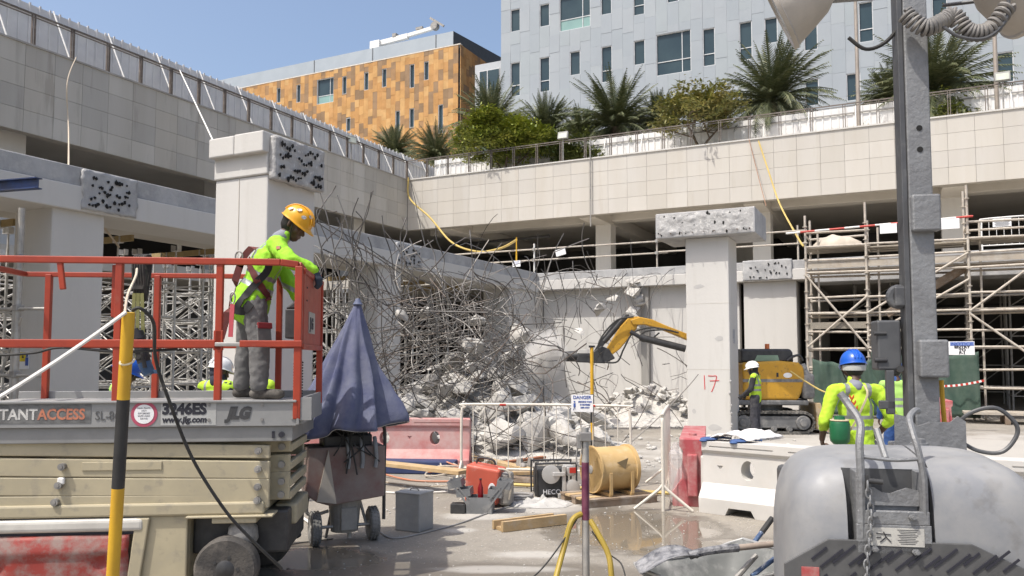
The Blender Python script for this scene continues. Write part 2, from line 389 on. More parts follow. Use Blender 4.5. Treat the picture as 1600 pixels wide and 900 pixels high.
def cut_face(parent, along_v, a0, a1, z0, z1, face, n, name='cut_face', rr=(.018, .036), rows=5):
    p = rough_panel(name, a0, a1, z0, z1, face, along_v, concg, parent, .012)
    for i in range(n):
        a = a0 + (a1 - a0) * (.05 + .9 * (((i * .618) % 1) * .85 + random.random() * .15)); z = z0 + (z1 - z0) * (.1 + .8 * ((i % rows) + random.uniform(.1, .6)) / rows)
        s = random.uniform(*rr); h = inst(random.choice(HOLES), 'core_hole', p)
        if along_v: h.location = (face + .016, a, z); h.rotation_euler = (0, 0, R(-90)); h.scale = (s, 1, s * random.uniform(.9, 1.5))
        else: h.location = (a, face - .026, z); h.scale = (s, 1, s * random.uniform(.9, 1.6))
    return p
cut_face(e1, True, v_at(120, 0), v_at(206, 0), 4.36, 5.07, .03, 40)
cut_face(e1, True, v_at(618, 0), v_at(657, 0), 4.4, 5.05, .03, 36)
cut_face(e2, False, r_at(1163, 0), r_at(1240, 0), 4.44, 5.14, -.03, 26, rr=(.02, .035))
# columns and walls below the lower deck
def under_col(r0, r1, v0, v1, z1=4.34, m=conc):
    return MB().bb(r0, r1, v0, v1, 0, z1).build('column', m, pk, None, bevel=.025)
c1 = under_col(-1.15, -.12, v_at(75, -.12), v_at(158, -.12)); under_col(-1.15, -.12, v_at(590, -.12), v_at(626, -.12))
under_col(-1.15, -.06, -2.45, 1.2)
wl = MB(); wl.bb(-.02, 4.05, .52, .9, 0, 4.43); wl.build('wall_panel', conc, pk, None, bevel=.02)
wl = MB(); wl.bb(4.05, 4.35, .2, 1.1, 0, 4.43); wl.build('pilaster', concd, pk, None, bevel=.02)
wl = MB(); wl.bb(4.35, 7.6, .40, .8, 0, 4.43); wl.build('wall_panel', conc, pk, None, bevel=.02)
under_col(r_at(1163, .25), r_at(1246, .25), .25, 1.4, 4.42)
MB().bb(9.75, 9.95, .7, 8, 0, 4.5).build('wall_return', concd, pk, None)
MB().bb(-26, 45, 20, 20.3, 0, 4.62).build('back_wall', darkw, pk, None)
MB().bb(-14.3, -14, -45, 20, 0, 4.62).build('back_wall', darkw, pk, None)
# joint seams on the near column are board marks
for o in (e1, e2): pass
# blue steel joist poking out at the far left, under the edge beam
sb = MB(); a = P(-60, 303, 12.2); b2 = P(60, 294, 11.6)
sb.bar(a, b2, .12, .016); sb.bar(a + Vector((0, 0, .075)), b2 + Vector((0, 0, .075)), .012, .15); sb.bar(a + Vector((0, 0, .15)), b2 + Vector((0, 0, .15)), .12, .016)
sb = sb.build('steel_joist', M('blue_steel', (.04, .07, .18), (.05, .06, .1), .5, .3, dust=.25), None, None)
tag(sb, 'dark blue steel joist sticking out beneath the left deck edge', 'steel beam')

# ================================================================== FREE-STANDING CAPPED COLUMNS
def capped_column(r, v, w, d, h, capr, capv, caph, label, holes):
    t = site('concrete_column', label, 'column', None, r, v)
    MB().bb(0, w, 0, d, 0, h - caph + .002).build('shaft', conc, t, None, bevel=.025)
    c = MB().bb(capr[0], capr[1], capv[0], capv[1], h - caph, h).build('cap', conc if holes == 'L' else concg, t, None, bevel=.02)
    return t, c
# near left column: its near corner is at local (w, 0)
lc, cap = capped_column(4.43 - 1.06, -19.5, 1.06, 1.06, 5.1, (-.005, 1.07), (-.03, 1.07), .62, 'tall white concrete column behind the red lift rails with holed grey cap', 'L')
q = MB(); q.bb(-.012, .5, -.14, .3, 4.80, 5.1); q.bb(.508, 1.08, -.14, .3, 4.795, 5.11); q.build('cap_ledge', conc, cap, None, bevel=.02)
q = MB(); nn = 14
for j in range(nn + 1):
    for i in range(nn + 1): q.v.append((1.20 + .02 * smoothn((i * .5, j * .5, 3)), .0 + 1.1 * i / nn, 4.40 + .66 * j / nn + .015 * smoothn((i, j, 9))))
for j in range(nn):
    for i in range(nn): k = j * (nn + 1) + i; q.f.append((k, k + 1, k + nn + 2, k + nn + 1)); q.m.append(0)
cf = q.build('cut_face', chip, cap, 60); so_ = cf.modifiers.new('thick', 'SOLIDIFY'); so_.thickness = .13; so_.offset = -1
for i in range(48):
    h = inst(random.choice(HOLES), 'core_hole', cap); s = random.uniform(.014, .026); row = i % 4
    h.location = (1.222, .06 + .98 * (((i * .618) % 1)), 4.47 + row * .15 + random.uniform(-.04, .04)); h.rotation_euler = (0, 0, R(-90)); h.scale = (s, 1.6, s * random.uniform(1, 2.4))
MB().bb(.49, .502, -.008, .01, .1, 4.5).build('seam', soff, lc, None)
# column seventeen
kc, cap = capped_column(9.3 - .98, -10.15, .98, .98, 5.1, (-.62, 1.62), (-.28, 1.3), .58, 'white concrete column marked 17 in red with wide grey cap', 'R')
for i in range(34):
    h = inst(random.choice(HOLES), 'core_hole', cap); s = random.uniform(.016, .032)
    h.location = (-.55 + 2.1 * ((i * .618) % 1), -.291, 4.6 + random.choice([0, 0, 0, .36, .4, .2]) + random.uniform(-.02, .04)); h.scale = (s, 1, s * random.uniform(1, 1.8))
br = MB(); nx_, nz_ = 60, 18                      # torn concrete on the cap's front
for j in range(nz_ + 1):
    for i in range(nx_ + 1):
        x, z = -.58 + 2.16 * i / nx_, 4.55 + .52 * j / nz_; e = min(1, min(i, nx_ - i, j, nz_ - j) / 3)
        w = .5 + .5 * smoothn((x * 1.5, z * 2, 4)); arc = math.sin(14 * math.hypot(x - .15, z - 4.4) + 3 * smoothn((x * 3, z * 3, 1)))
        br.v.append((x, -.282 - e * (.004 + .030 * max(0, w) * abs(smoothn((x * 7, z * 7, 2))) * 2 + .018 * max(0, arc) * max(0, w)), z))
for j in range(nz_):
    for i in range(nx_): k = j * (nx_ + 1) + i; br.f.append((k, k + 1, k + nx_ + 2, k + nx_ + 1)); br.m.append(0)
br.build('torn_concrete', chip, cap, 50)
stubm = M('rusty_stub', (.16, .10, .07), (.1, .07, .05), .8)
for i in range(9): x = -.5 + .25 * i; MB().cyl((x, -.28, 4.62), (x + random.uniform(-.02, .02), -.34 - random.random() * .06, 4.61), .009, n=6).build('rebar_stub', stubm, cap)
for z in (1.5, 3.0): MB().bb(-.002, .982, -.0025, .5, z, z + .008).build('form_line', soff, kc, None)
for x, z, w_, h_ in ((.15, .55, .10, .13), (.75, 2.2, .2, .14), (.3, 3.4, .25, .1), (.62, .2, .3, .18)): MB().prism([(x + w_ * math.cos(a) * random.uniform(.35, .55), z + h_ * math.sin(a) * random.uniform(.35, .55)) for a in [i * .6283 for i in range(10)]], 0, .003, Matrix.Rotation(R(90), 4, 'X')).build('repair_patch', M('repair_mortar', (.46, .45, .435), (.42, .41, .395), .9), kc, None)
q = MB()
for i in range(14): q.sphere((.98 + random.uniform(-.02, .012), .0 + random.uniform(-.012, .03), .1 + 1.2 * random.random() ** 2), random.uniform(.012, .035), 6, 4)
tag(q.build('corner_spalls', chip, kc, None), kind='stuff')
spray = M('red_spray_paint', (.55, .03, .04), (.5, .04, .05), .7)
sp17 = MB()
def stroke(pts, w=.009):
    pts = [(p.x, p.z) for p in bez([(a, 0, b) for a, b in pts], 5)]
    for a, b in zip(pts[:-1], pts[1:]): sp17.bar((a[0], -.0035, a[1]), (b[0], -.0035, b[1]), w * 2, .007, up=(0, 1, 0))
stroke([(.395, 1.37), (.40, 1.22), (.405, 1.05)]); stroke([(.48, 1.36), (.58, 1.355), (.67, 1.35), (.64, 1.22), (.60, 1.10), (.555, 1.0)]); stroke([(.52, 1.245), (.62, 1.25), (.73, 1.255)])
sp17.build('painted_number', spray, kc, None)
MB().bb(.982, .99, .36, .55, 2.1, 2.42).build('paper_notice', M('grey_notice', (.42, .43, .45), (.25, .26, .28), .7, scale=22), kc, None)

# ================================================================== RAILINGS AND HOARDINGS
railm = M('brown_railing', (.17, .14, .12), (.125, .105, .09), .5, .3, scale=6, dust=.3)
def railing(left, a0, a1, label):
    t = site('railing', label, 'railing')
    f = (lambda a, o, z: (-11.8 + o, a, z)) if left else (lambda a, o, z: (a, 8.3 - o, z))
    n = int((a1 - a0) / 1.325)
    for i in range(n + 1):
        a = a1 - i * 1.325 if left else a0 + i * 1.325
        for s in (-.045, .045):
            slab('post', f(a + s, 0, UZ1 + .58), (.035, .07, 1.08) if left else (.03, .07, 1.08), railm, t, (0, 0, 0 if not left else R(90)))
    for z, s in ((1.12, .07), (1.02, .035)):
        p = MB(); p.bar(f(a0, 0, UZ1 + z), f(a1, 0, UZ1 + z), s, .04 if s > .05 else .025); p.build('rail', railm, t, None)
railing(True, -35, 8.3, 'brown steel railing along the shaded left parapet')
railing(False, -11.8, 25, 'brown steel railing along the sunlit right parapet')
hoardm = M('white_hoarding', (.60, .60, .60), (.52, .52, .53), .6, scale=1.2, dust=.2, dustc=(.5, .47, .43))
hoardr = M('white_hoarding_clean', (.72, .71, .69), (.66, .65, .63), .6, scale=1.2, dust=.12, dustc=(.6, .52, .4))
def hoarding(left, a0, a1, off, ht, label):
    t = site('hoarding_fence', label, 'fence')
    me = MB(); pw = 2.1; z0 = UZ1 - .15
    me.bb(0, pw - .01, -.012, .012, 0, ht)
    for i in range(6): me.bb(.03 + i * .35, .095 + i * .35, -.05, -.012, 0, ht + (.05 if left else 0))
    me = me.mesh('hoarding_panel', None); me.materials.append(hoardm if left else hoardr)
    n = int((a1 - a0) / pw) + 1
    for i in range(n):
        a = a0 + i * pw
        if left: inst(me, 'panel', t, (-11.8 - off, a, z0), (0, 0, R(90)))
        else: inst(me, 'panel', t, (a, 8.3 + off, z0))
        if left: pole('brace', (-11.8 - off + .06, a + .5, z0 + ht + .05), (-11.8 - off + 1.0, a + .62, z0 + .1), .028, white, t)
        else: pole('brace', (a + .5, 8.3 + off - .06, z0 + ht), (a + .5, 8.3 + off - 1.0, z0 + .1), .028, white, t)
    for z in (.55, ht - .32):
        p = MB()
        if left: p.bar((-11.8 - off + .075, a0, z0 + z), (-11.8 - off + .075, a1, z0 + z), .04, .06)
        else: p.bar((a0, 8.3 + off - .075, z0 + z), (a1, 8.3 + off - .075, z0 + z), .04, .06)
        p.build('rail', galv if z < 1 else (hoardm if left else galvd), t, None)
    return t
hoarding(True, -33, 12.6, 1.25, 2.1, 'ribbed white site hoarding with diagonal braces along the left deck')
hoarding(False, -12.6, 26, 4.2, 2.35, 'white site hoarding behind the right railing below the palms')
# lamp posts and floodlights along the right parapet
def lamppost(px, v, h, label):
    r = r_at(px, v); t = site('lamp_post', label, 'lamp post', None, r, v, UZ1 - .1)
    MB().cyl((0, 0, 0), (0, 0, h), .09, .055).build('pole', M('beige_pole', (.36, .31, .26), (.3, .26, .22), .5, .3, dust=.2), t)
    MB().cyl((0, 0, 0), (0, 0, .25), .14, .12).build('base', galvd, t); MB().box((0, -.4, h), (.16, .8, .07)).build('lamp_head', galvd, t)
lamppost(1351, 9.0, 11, 'slender beige lamp post rising behind the tower mast'); lamppost(1572, 9.0, 11, 'slender beige lamp post at the right edge above parapet')
def floodlight(w, rz, label):
    t = thing('floodlight', w, label, 'floodlight', 'floodlights on the parapet', rz)
    MB().cyl((0, 0, 0), (0, 0, 1.25), .03).build('post', galvd, t)
    MB().box((0, 0, 1.4), (.55, .14, .38), (R(-12), 0, 0)).build('housing', M('floodlight_grey', (.3, .3, .28), rough=.5), t, None, bevel=.02)
    MB().box((0, -.076, 1.385), (.44, .012, .28), (R(-12), 0, 0)).build('lens', M('floodlight_glass', (.55, .58, .5), rough=.2), t, None)
floodlight(W(r_at(881, 8.3), 8.3, UZ1), -BA, 'small square floodlight on the railing left of the palms')
floodlight(W(r_at(1582, 8.3), 8.3, UZ1), -BA, 'small square floodlight on the railing at the right edge')
floodlight(W(-11.8, v_at(545, -11.8), UZ1 - .3), -BA + R(70), 'small square floodlight on the left railing below orange building')

# ================================================================== FAR BUILDINGS
tag(MB().bb(-260, 260, 60, 420, 11.2, 11.38).build('upper_terrain', M('sandy_ground', (.42, .36, .28), rough=.95), site('terrain', 'flat sandy upper ground behind the car park', 'ground'), None), kind='structure')
tag([o for o in bpy.data.objects if o.name == 'terrain'][0], kind='structure')
glass = M('window_glass', (.030, .052, .066), (.042, .068, .08), .12, 0, scale=.3, spec=.3)
glassg = M('window_glass_green', (.22, .36, .32), (.18, .30, .28), .15, 0, scale=.3, spec=.8)
framew = M('window_frame_white', (.6, .61, .62), rough=.5)
def plane_hit(px, py, v):
    rr = ray(px, py); o = Vector((0, 0, CAMH)) - BO
    t = (v - o.dot(EV)) / rr.dot(EV); p = o + rr * t; return p.dot(ER), p.z
def facade(t, v, r_lo, r_hi, z_lo, z_hi, w, hs, wins, mat, vis, depth=.06, nmax=295, seed=1, rec=.14, split=()):
    rs = random.Random(seed); ncol = int((r_hi - r_lo) / w); occ = {}; items = []
    for (x0, x1, y0, y1) in wins:
        xm, ym = (x0 + x1) / 2, (y0 + y1) / 2
        a0, _ = plane_hit(x0, ym, v); a1, _ = plane_hit(x1, ym, v); zt = plane_hit(xm, y0, v)[1]; zb = plane_hit(xm, y1, v)[1]
        nc = max(1, round((a1 - a0) / w)); i0 = max(0, min(ncol - nc, round((a0 - r_lo) / w)))
        items.append((i0, nc, zb, zt))
        for i in range(i0, i0 + nc): occ.setdefault(i, []).append((zb, zt))
    cand = []
    for i in range(ncol):
        z = z_lo - rs.random() * hs[1]; segs = []
        while z < z_hi:
            h = rs.uniform(*hs); segs.append((z, z + h)); z += h
        for (a, b) in segs:
            parts = [(max(a, z_lo), min(b, z_hi))]
            for (c, d) in occ.get(i, []):
                nxt = []
                for (e, f) in parts:
                    if f <= c or e >= d: nxt.append((e, f))
                    else:
                        if e < c: nxt.append((e, c))
                        if f > d: nxt.append((d, f))
                parts = nxt
            cand += [(i, e, f) for e, f in parts if f - e > .08]
    seen = []; rest = []
    for c in cand:
        p = W(r_lo + (c[0] + .5) * w, v, (c[1] + c[2]) / 2) - Vector((0, 0, CAMH)); zc = p.y * cp_ + p.z * sp_
        px = 800 + FPX * p.x / zc; py = 450 + SHY - FPX * (-p.y * sp_ + p.z * cp_) / zc
        (seen if vis(px, py) else rest).append(c)
    seen.sort(key=lambda c: -c[0]); rest += seen[nmax:]; seen = seen[:nmax]
    me = MB().box((0, 0, 0), (1, 1, 1)).mesh('panel', None); me.materials.append(mat[0])
    g = .008
    for (i, e, f) in seen:
        o = inst(me, 'panel', t, (r_lo + (i + .5) * w, v - depth / 2 - rs.uniform(0, .025), (e + f) / 2)); o.scale = (w - g, depth, f - e - g)
    q = MB()
    for (i, e, f) in rest: q.box((r_lo + (i + .5) * w, v - depth / 2 - rs.uniform(0, .025), (e + f) / 2), (w - g, depth, f - e - g))
    tag(q.build('panels', mat[1], t, None), kind='stuff')
    for k, (i0, nc, zb, zt) in enumerate(items):
        a0 = r_lo + i0 * w; a1 = a0 + nc * w; yf = v + rec; fr = MB(); t_ = .05
        fr.bb(a0, a0 + t_, v - .03, yf, zb, zt); fr.bb(a1 - t_, a1, v - .03, yf, zb, zt); fr.bb(a0 + t_, a1 - t_, v - .03, yf, zb, zb + t_); fr.bb(a0 + t_, a1 - t_, v - .03, yf, zt - t_, zt)
        cut = .33 if (k in split) else None
        if cut: fr.bb(a0 + t_, a1 - t_, yf - .08, yf, zb + (zt - zb) * cut - .03, zb + (zt - zb) * cut + .03)
        if nc > 1: fr.bb(a0 + (a1 - a0) * .74 - .03, a0 + (a1 - a0) * .74 + .03, yf - .075, yf + .002, zb + t_, zt - t_)
        wo = fr.build('window', framew, t, None)
        zs = [zb, zb + (zt - zb) * cut, zt] if cut else [zb, zt]
        for j in range(len(zs) - 1):
            MB().bb(a0 + .01, a1 - .01, yf - .03, yf - .01, zs[j] + .01, zs[j + 1] - .01).build('pane', glassg if (j == 0 and nc > 1 and k in (2,) + tuple(split[-1:])) else glass, wo, None)
# grey building
VG = 34.0; r0 = r_at(783, VG)
gb = site('office_building', 'pale grey office building with staggered panels and slit windows', 'building')
core = M('building_core', (.22, .22, .22), rough=.9)
MB().bb(r0 + .02, r0 + 70, VG + .16, VG + 30, 11, 48).build('wall', core, gb, None)
cg = [(.295, .325, .352), (.31, .338, .362), (.302, .331, .356), (.288, .32, .346), (.316, .345, .366), (.30, .333, .352)]
gpan = (M('grey_panel', (1, 1, 1), (.95, .95, .95), .38, .0, scale=.4, rnd=cg), M('grey_panel_far', (1, 1, 1), (.95, .95, .95), .38, .0, scale=.4, isl=cg))
gw = [(793, 803, 16, 51), (839, 849, 8, 43), (875, 919, -8, 46), (947, 957, -20, 22), (998, 1008, -25, 23), (1050, 1060, -30, 3),
      (805, 814, 97, 150), (850, 860, 89, 143), (885, 895, 82, 119), (934, 945, 74, 130), (984, 995, 65, 103), (1023, 1075, 51, 116), (1104, 1116, 44, 103), (1160, 1173, 34, 94), (1203, 1217, 27, 67), (1266, 1279, 20, 78), (1348, 1358, 3, 66), (1465, 1478, -10, 48),
      (897, 908, 176, 220), (1050, 1060, 155, 205), (1095, 1105, 150, 190), (1266, 1281, 123, 165), (1330, 1344, 114, 157), (1380, 1392, 108, 160), (1486, 1499, 92, 145), (1557, 1573, 82, 130), (1545, 1560, -40, 30)]
facade(gb, VG, r0, r0 + 46, 11.4, 36, .95, (1.5, 2.2), gw, gpan, lambda x, y: -10 < y < 205 and 775 < x < 1620, split=(4, 6, 7, 9, 11, 12, 13, 16, 2), seed=3)
# low link block between the two buildings
lk = MB(); r1 = r_at(741, VG + 2); lk.bb(r1, r0 + 3, VG + 2, VG + 8, 11, plane_hit(760, 99, VG + 2)[1]); lk.build('link_block', M('link_panel', (.42, .44, .46), (.39, .41, .43), .4), gb, None)
a0, zt = plane_hit(749, 112, VG + 2); a1, _ = plane_hit(781, 112, VG + 2)
lw = MB(); lw.bb(a0, a1, VG + 1.93, VG + 2.02, 14, zt); lw = lw.build('window', framew, gb, None)
am = (a0 + a1) / 2 - .2
for x0, x1 in ((a0 + .08, am - .05), (am + .05, a1 - .05)):
    for z0, z1 in ((14.1, zt - 2.9), (zt - 2.8, zt - .08)): MB().bb(x0, x1, VG + 1.9, VG + 1.94, z0, z1).build('pane', glass if z0 > 15 else glassg, lw, None)
# orange building
VO = 44.0; rc = r_at(718, VO); zo = plane_hit(718, 70, VO)[1]
ob = site('clad_building', 'building clad in orange and brown stone panels with grey penthouse', 'building')
MB().bb(rc - 62, rc - .03, VO + .4, VO + 26, 11, zo - .02).build('wall', core, ob, None)
co = [(.48, .265, .088), (.44, .23, .074), (.50, .285, .10), (.23, .145, .075), (.46, .25, .084), (.31, .18, .08), (.48, .26, .092), (.26, .165, .088), (.43, .225, .07), (.51, .305, .118)]
opan = (M('orange_panel', (1, 1, 1), (.74, .72, .68), .7, scale=.9, rnd=co, stops=(.4, .7)), M('orange_panel_far', (1, 1, 1), (.74, .72, .68), .7, scale=.9, isl=co, stops=(.4, .7)))
ow = [(465, 471, 132, 160), (497, 526, 122, 161), (536, 543, 119, 147), (569, 576, 113, 141), (594, 601, 108, 137), (638, 645, 101, 138), (664, 672, 96, 125), (543, 549, 184, 205), (619, 626, 173, 212), (637, 644, 170, 200), (682, 689, 164, 209), (435, 441, 137, 160)]
facade(ob, VO, rc - 48, rc, 12, zo, .62, (.75, 1.35), ow, opan, lambda x, y: y < .4 * x - 28 and y < 232 and x > 390, split=(1,), seed=5, rec=.2)
sd2 = MB(); rs = random.Random(9)
for i in range(40):
    z = 12
    while z < zo:
        h = min(rs.uniform(.75, 1.35), zo - z); sd2.box((rc - .03 + rs.uniform(0, .02), VO + (i + .5) * .62, z + h / 2), (.06, .606, h - .014)); z += h
tag(sd2.build('side_panels', opan[1], ob, None), kind='stuff')
MB().bb(rc - 49, rc + .02, VO - .1, VO + .3, zo, zo + .12).build('coping', M('light_coping', (.6, .56, .5)), ob, None)
pent = M('penthouse_metal', (.36, .40, .43), (.33, .37, .40), .45, .1, scale=.5)
pz = plane_hit(706, 49, VO + 3)[1]; prr = r_at(706, VO + 3)
MB().bb(prr - 70, prr, VO + 3, VO + 24, zo - .5, pz).build('penthouse', pent, ob, None)
for px in (577, 678, 484):
    a = r_at(px, VO + 2.95); MB().bb(a - .05, a + .05, VO + 2.96, VO + 3, zo, pz - .01).build('panel_joint', M('joint_dark', (.12, .13, .14)), ob, None)
ov = MB(); ov.add([(prr + .02, VO + 3, pz), (prr + .02, VO + 24, pz), (prr + 4.2, VO + 24, pz - 4.5 * .2), (prr + .02, VO + 3, zo + .2), (prr + .02, VO + 24, zo + .2), (prr + 4.2, VO + 24, zo + .2)], [(0, 2, 1), (3, 4, 5), (0, 3, 5, 2), (1, 2, 5, 4), (0, 1, 4, 3)])
ov.build('roof_overhang', M('dark_metal', (.06, .07, .08), rough=.5), ob, None)
# rooftop cleaning cradle
cw = W(r_at(578, VO + 4), VO + 4, pz); cr = thing('roof_crane', cw, 'white folded maintenance crane lying on the orange building roof', 'crane', None, -BA)
ln = r_at(682, VO + 4) - r_at(578, VO + 4)
MB().box((.6, 0, .55), (1.4, 1.2, 1.1)).build('turret', white, cr, None, bevel=.08)
b_ = MB(); b_.bar((.3, 0, .8), (ln * .55, 0, 1.0), .5, .6); b_.bar((ln * .5, 0, 1.05), (ln * .95, 0, 1.35), .36, .42); b_.build('boom', white, cr, None, bevel=.03)
b_ = MB(); b_.box((ln * .35, 0, 1.4), (.5, .6, .4)); b_.box((ln * .72, 0, 1.65), (.9, .3, .3)); b_.build('winch', galvd, cr, None)
b_ = MB(); b_.bar((ln * .88, 0, 2.6), (ln * 1.08, 0, 1.3), .2, .25); b_.cyl((ln * .95, -.3, 1.5), (ln * .95, .3, 1.5), .45); b_.build('jib_head', galvd, cr, None)

# ================================================================== TREES
frond_m = M('palm_leaf', (.070, .086, .038), (.105, .118, .060), .6, scale=2.0, isl=[(1, 1, 1), (.75, .8, .7), (1.25, 1.2, 1.1), (.9, .95, .8), (1.5, 1.35, 1.2)])
bark = M('bark', (.16, .12, .085), (.11, .085, .06), .95, scale=5, bump=.6, bscale=12)
def palm_crown(seed, L=3.2, n=135):
    rs = random.Random(seed); q = MB()
    for k in range(n):
        az = rs.uniform(0, 6.283); el = R(rs.choice((rs.uniform(-20, 40), rs.uniform(25, 86)))); ll = L * rs.uniform(.8, 1.08); droop = rs.uniform(.35, .9) * (1.1 - el / 1.9)
        h = Vector((math.cos(az), math.sin(az), 0)); side = Vector((-h.y, h.x, 0)); pts = []; N = 16; p = Vector((0, 0, 0)); e = el
        for i in range(N + 1):
            pts.append(p.copy()); p = p + (h * math.cos(e) + Vector((0, 0, math.sin(e)))) * (ll / N); e -= droop * 1.7 / N
        q.tube(pts[::3], .02, 3)
        for i in range(2, N + 1):
            for j in (0, .5):
                if i == N and j: continue
                a = pts[i] if j == 0 else pts[i].lerp(pts[min(i + 1, N)], .5)
                d = (pts[min(i + 1, N)] - pts[i - 1]).normalized(); u = side.cross(d).normalized()
                lf = .50 * math.sin(math.pi * min(1, (i + j) / N * .9 + .12)) + .08
                for s in (-1, 1):
                    dr = (d * .75 + side * s * .75 + u * rs.uniform(.1, .5)).normalized(); tip = a + dr * lf * rs.uniform(.8, 1.1) - Vector((0, 0, .05)); wv = d * .034
                    k0 = len(q.v); q.v += [tuple(a - wv), tuple(a + wv), tuple(tip)]; q.f.append((k0, k0 + 1, k0 + 2)); q.m.append(0)
    me = q.mesh('palm_crown', None); me.materials.append(frond_m); return me
PC = [palm_crown(1), palm_crown(2), palm_crown(3, 2.9, 115)]
def palm(px, py, v, sc, k, label):
    r, z = plane_hit(px, py, v); t = site('palm_tree', label, 'palm tree', 'date palms behind the hoarding', r, v, 11.38); h = z - 11.38
    q = MB(); prof = []; N = 14
    for i in range(N):
        prof += [(.24 * sc * (1.15 if i == 0 else 1), h * i / N), (.20 * sc, h * (i + .9) / N)]
    q.lathe(prof + [(.12, h)], 9); q.build('trunk', bark, t)
    c = inst(PC[k], 'crown', t, (0, 0, h), (random.uniform(-.06, .06), 0, random.uniform(0, 6)), (sc,) * 3)
palm(962, 198, 15.0, 1.12, 0, 'large date palm in front of grey building, left of feathery tree')
palm(1030, 200, 16.5, .8, 2, 'small date palm half hidden right of the large palm')
palm(1206, 160, 14.5, 1.12, 1, 'large upright date palm in the middle of the right hoarding')
palm(1460, 143, 13.8, 1.15, 0, 'date palm behind the lamp mast at the right')
palm(1392, 160, 14.5, .7, 2, 'small date palm just left of the tower mast')
palm(852, 212, 15.5, .95, 2, 'date palm right behind the green feathery tree crown')
palm(768, 200, 17.5, 1.1, 1, 'dark date palm behind the green tree beside orange building')
palm(910, 226, 14.8, .75, 1, 'low palm left of the large date palm')
palm(617, 240, 19.0, .8, 2, 'small date palm before the orange wall, leftmost')
palm(682, 246, 18.0, .8, 0, 'small date palm at the orange building corner foot')
def leaf_tree(px, v, z_c, rx, rz, dens, seed, label, cols, lean=0):
    rs = random.Random(seed); r = r_at(px, v); t = site('feathery_tree', label, 'tree', None, r, v, 11.38)
    lm = M('leaf_%d' % seed, cols[0], cols[1], .6, scale=1.5, isl=[(1, 1, 1), (.6, .65, .6), (1.35, 1.3, 1.1), (.85, .9, .8), (1.15, 1.05, .9)])
    q = MB(); top = z_c - 11.38; tips = []
    def br(p, d, l, w, lev):
        pts = [p]; dd = d.copy()
        for i in range(4):
            dd = (dd + Vector((rs.uniform(-.25, .25), rs.uniform(-.25, .25), rs.uniform(-.05, .15)))).normalized(); pts.append(pts[-1] + dd * l / 4)
        q.tube(pts, w, 5, rs=[w * (1 - .12 * i) for i in range(5)])
        if lev == 0: tips.append(pts[-1]); tips.append(pts[2]); return
        for k in range(3 if lev > 1 else 3):
            a = rs.uniform(0, 6.28); s = Vector((math.cos(a), math.sin(a), rs.uniform(.0, .5)))
            br(pts[rs.choice((2, 3, 4, 4))], (dd * .35 + s * .8).normalized(), l * .68, w * .58, lev - 1)
    for k in range(3):
        a = k * 2.1 + rs.random(); br(Vector((0, 0, top * .25)), Vector((math.cos(a) * .8, math.sin(a) * .8, .8)).normalized(), rx * .62, .07, 3)
    q.tube([(0, 0, -.1), (.05, 0, top * .15), (0, 0, top * .3)], .14, 7, rs=[.17, .13, .11]); q.build('trunk', bark, t)
    lf = MB(); N = int(dens)
    cl = [(t_ + Vector((rs.gauss(0, .1), rs.gauss(0, .1), 0))) for t_ in tips]
    for k in range(int(dens / 160)):
        a = rs.uniform(0, 6.28); s = math.sqrt(rs.random()); cl.append(Vector((math.cos(a) * s * rx * .92, math.sin(a) * s * rx * .92, top + rz * rs.uniform(-.7, .8) * math.sqrt(1 - s * s * .8))))
    for k in range(N):
        c = rs.choice(cl); p = c + Vector((rs.gauss(0, .26), rs.gauss(0, .26), rs.gauss(0, .13)))
        d = Vector((rs.uniform(-1, 1), rs.uniform(-1, 1), rs.uniform(-.35, .35))).normalized(); s = d.cross(Vector((rs.uniform(-.3, .3), rs.uniform(-.3, .3), 1))).normalized(); l = rs.uniform(.09, .17)
        k0 = len(lf.v); lf.v += [tuple(p - d * l), tuple(p + s * l * .38), tuple(p + d * l), tuple(p - s * l * .38)]; lf.f.append((k0, k0 + 1, k0 + 2, k0 + 3)); lf.m.append(0)
    lf.build('crown', lm, t, None)
leaf_tree(790, 10.3, plane_hit(800, 222, 10.3)[1], 3.0, 1.35, 26000, 11, 'bushy bright green tree leaning over the corner of the railing', ((.20, .255, .035), (.27, .29, .05)))
leaf_tree(1097, 10.6, plane_hit(1097, 163, 10.6)[1], 2.5, .95, 9500, 12, 'sparse feathery tree with open branches beside the upright palm', ((.20, .22, .06), (.28, .25, .09)))
leaf_tree(895, 11.5, plane_hit(895, 214, 11.5)[1], 1.2, .5, 3500, 13, 'low green shrub behind the railing floodlight', ((.09, .12, .03), (.12, .14, .03)))
leaf_tree(1500, 13.0, plane_hit(1500, 150, 13.0)[1], 1.3, .35, 2600, 16, 'low bright hedge right of the tower mast', ((.13, .17, .03), (.18, .2, .05)))
# dry grass tufts on the right parapet
gq = MB(); rs = random.Random(4)
for c, w_, n_ in ((1105, 2.0, 240), (1215, .9, 90), (1330, 2.4, 320), (1385, 1.2, 150), (1490, .8, 110), (1560, 1.0, 90), (660, .5, 160), (1180, 1.5, 120)):
    r = r_at(c, 8.75)
    for k in range(n_):
        p = Vector((r + rs.gauss(0, w_ * .45), 8.8 + rs.uniform(-.12, .3), UZ1 - .05)); h = rs.uniform(.12, .42); d = Vector((rs.gauss(0, .12), rs.gauss(0, .12), h)); k0 = len(gq.v)
        gq.v += [tuple(p - ER * 0 + Vector((-.012, 0, 0))), tuple(p + Vector((.012, 0, 0))), tuple(p + d)]; gq.f.append((k0, k0 + 1, k0 + 2)); gq.m.append(0)
go = gq.build('dry_grass', M('dry_grass', (.50, .38, .20), (.42, .33, .18), .9), None, None); go.location = BO; go.rotation_euler = (0, 0, -BA)
tag(go, 'tufts of dry straw-coloured grass along the right parapet top', 'grass', kind='stuff')
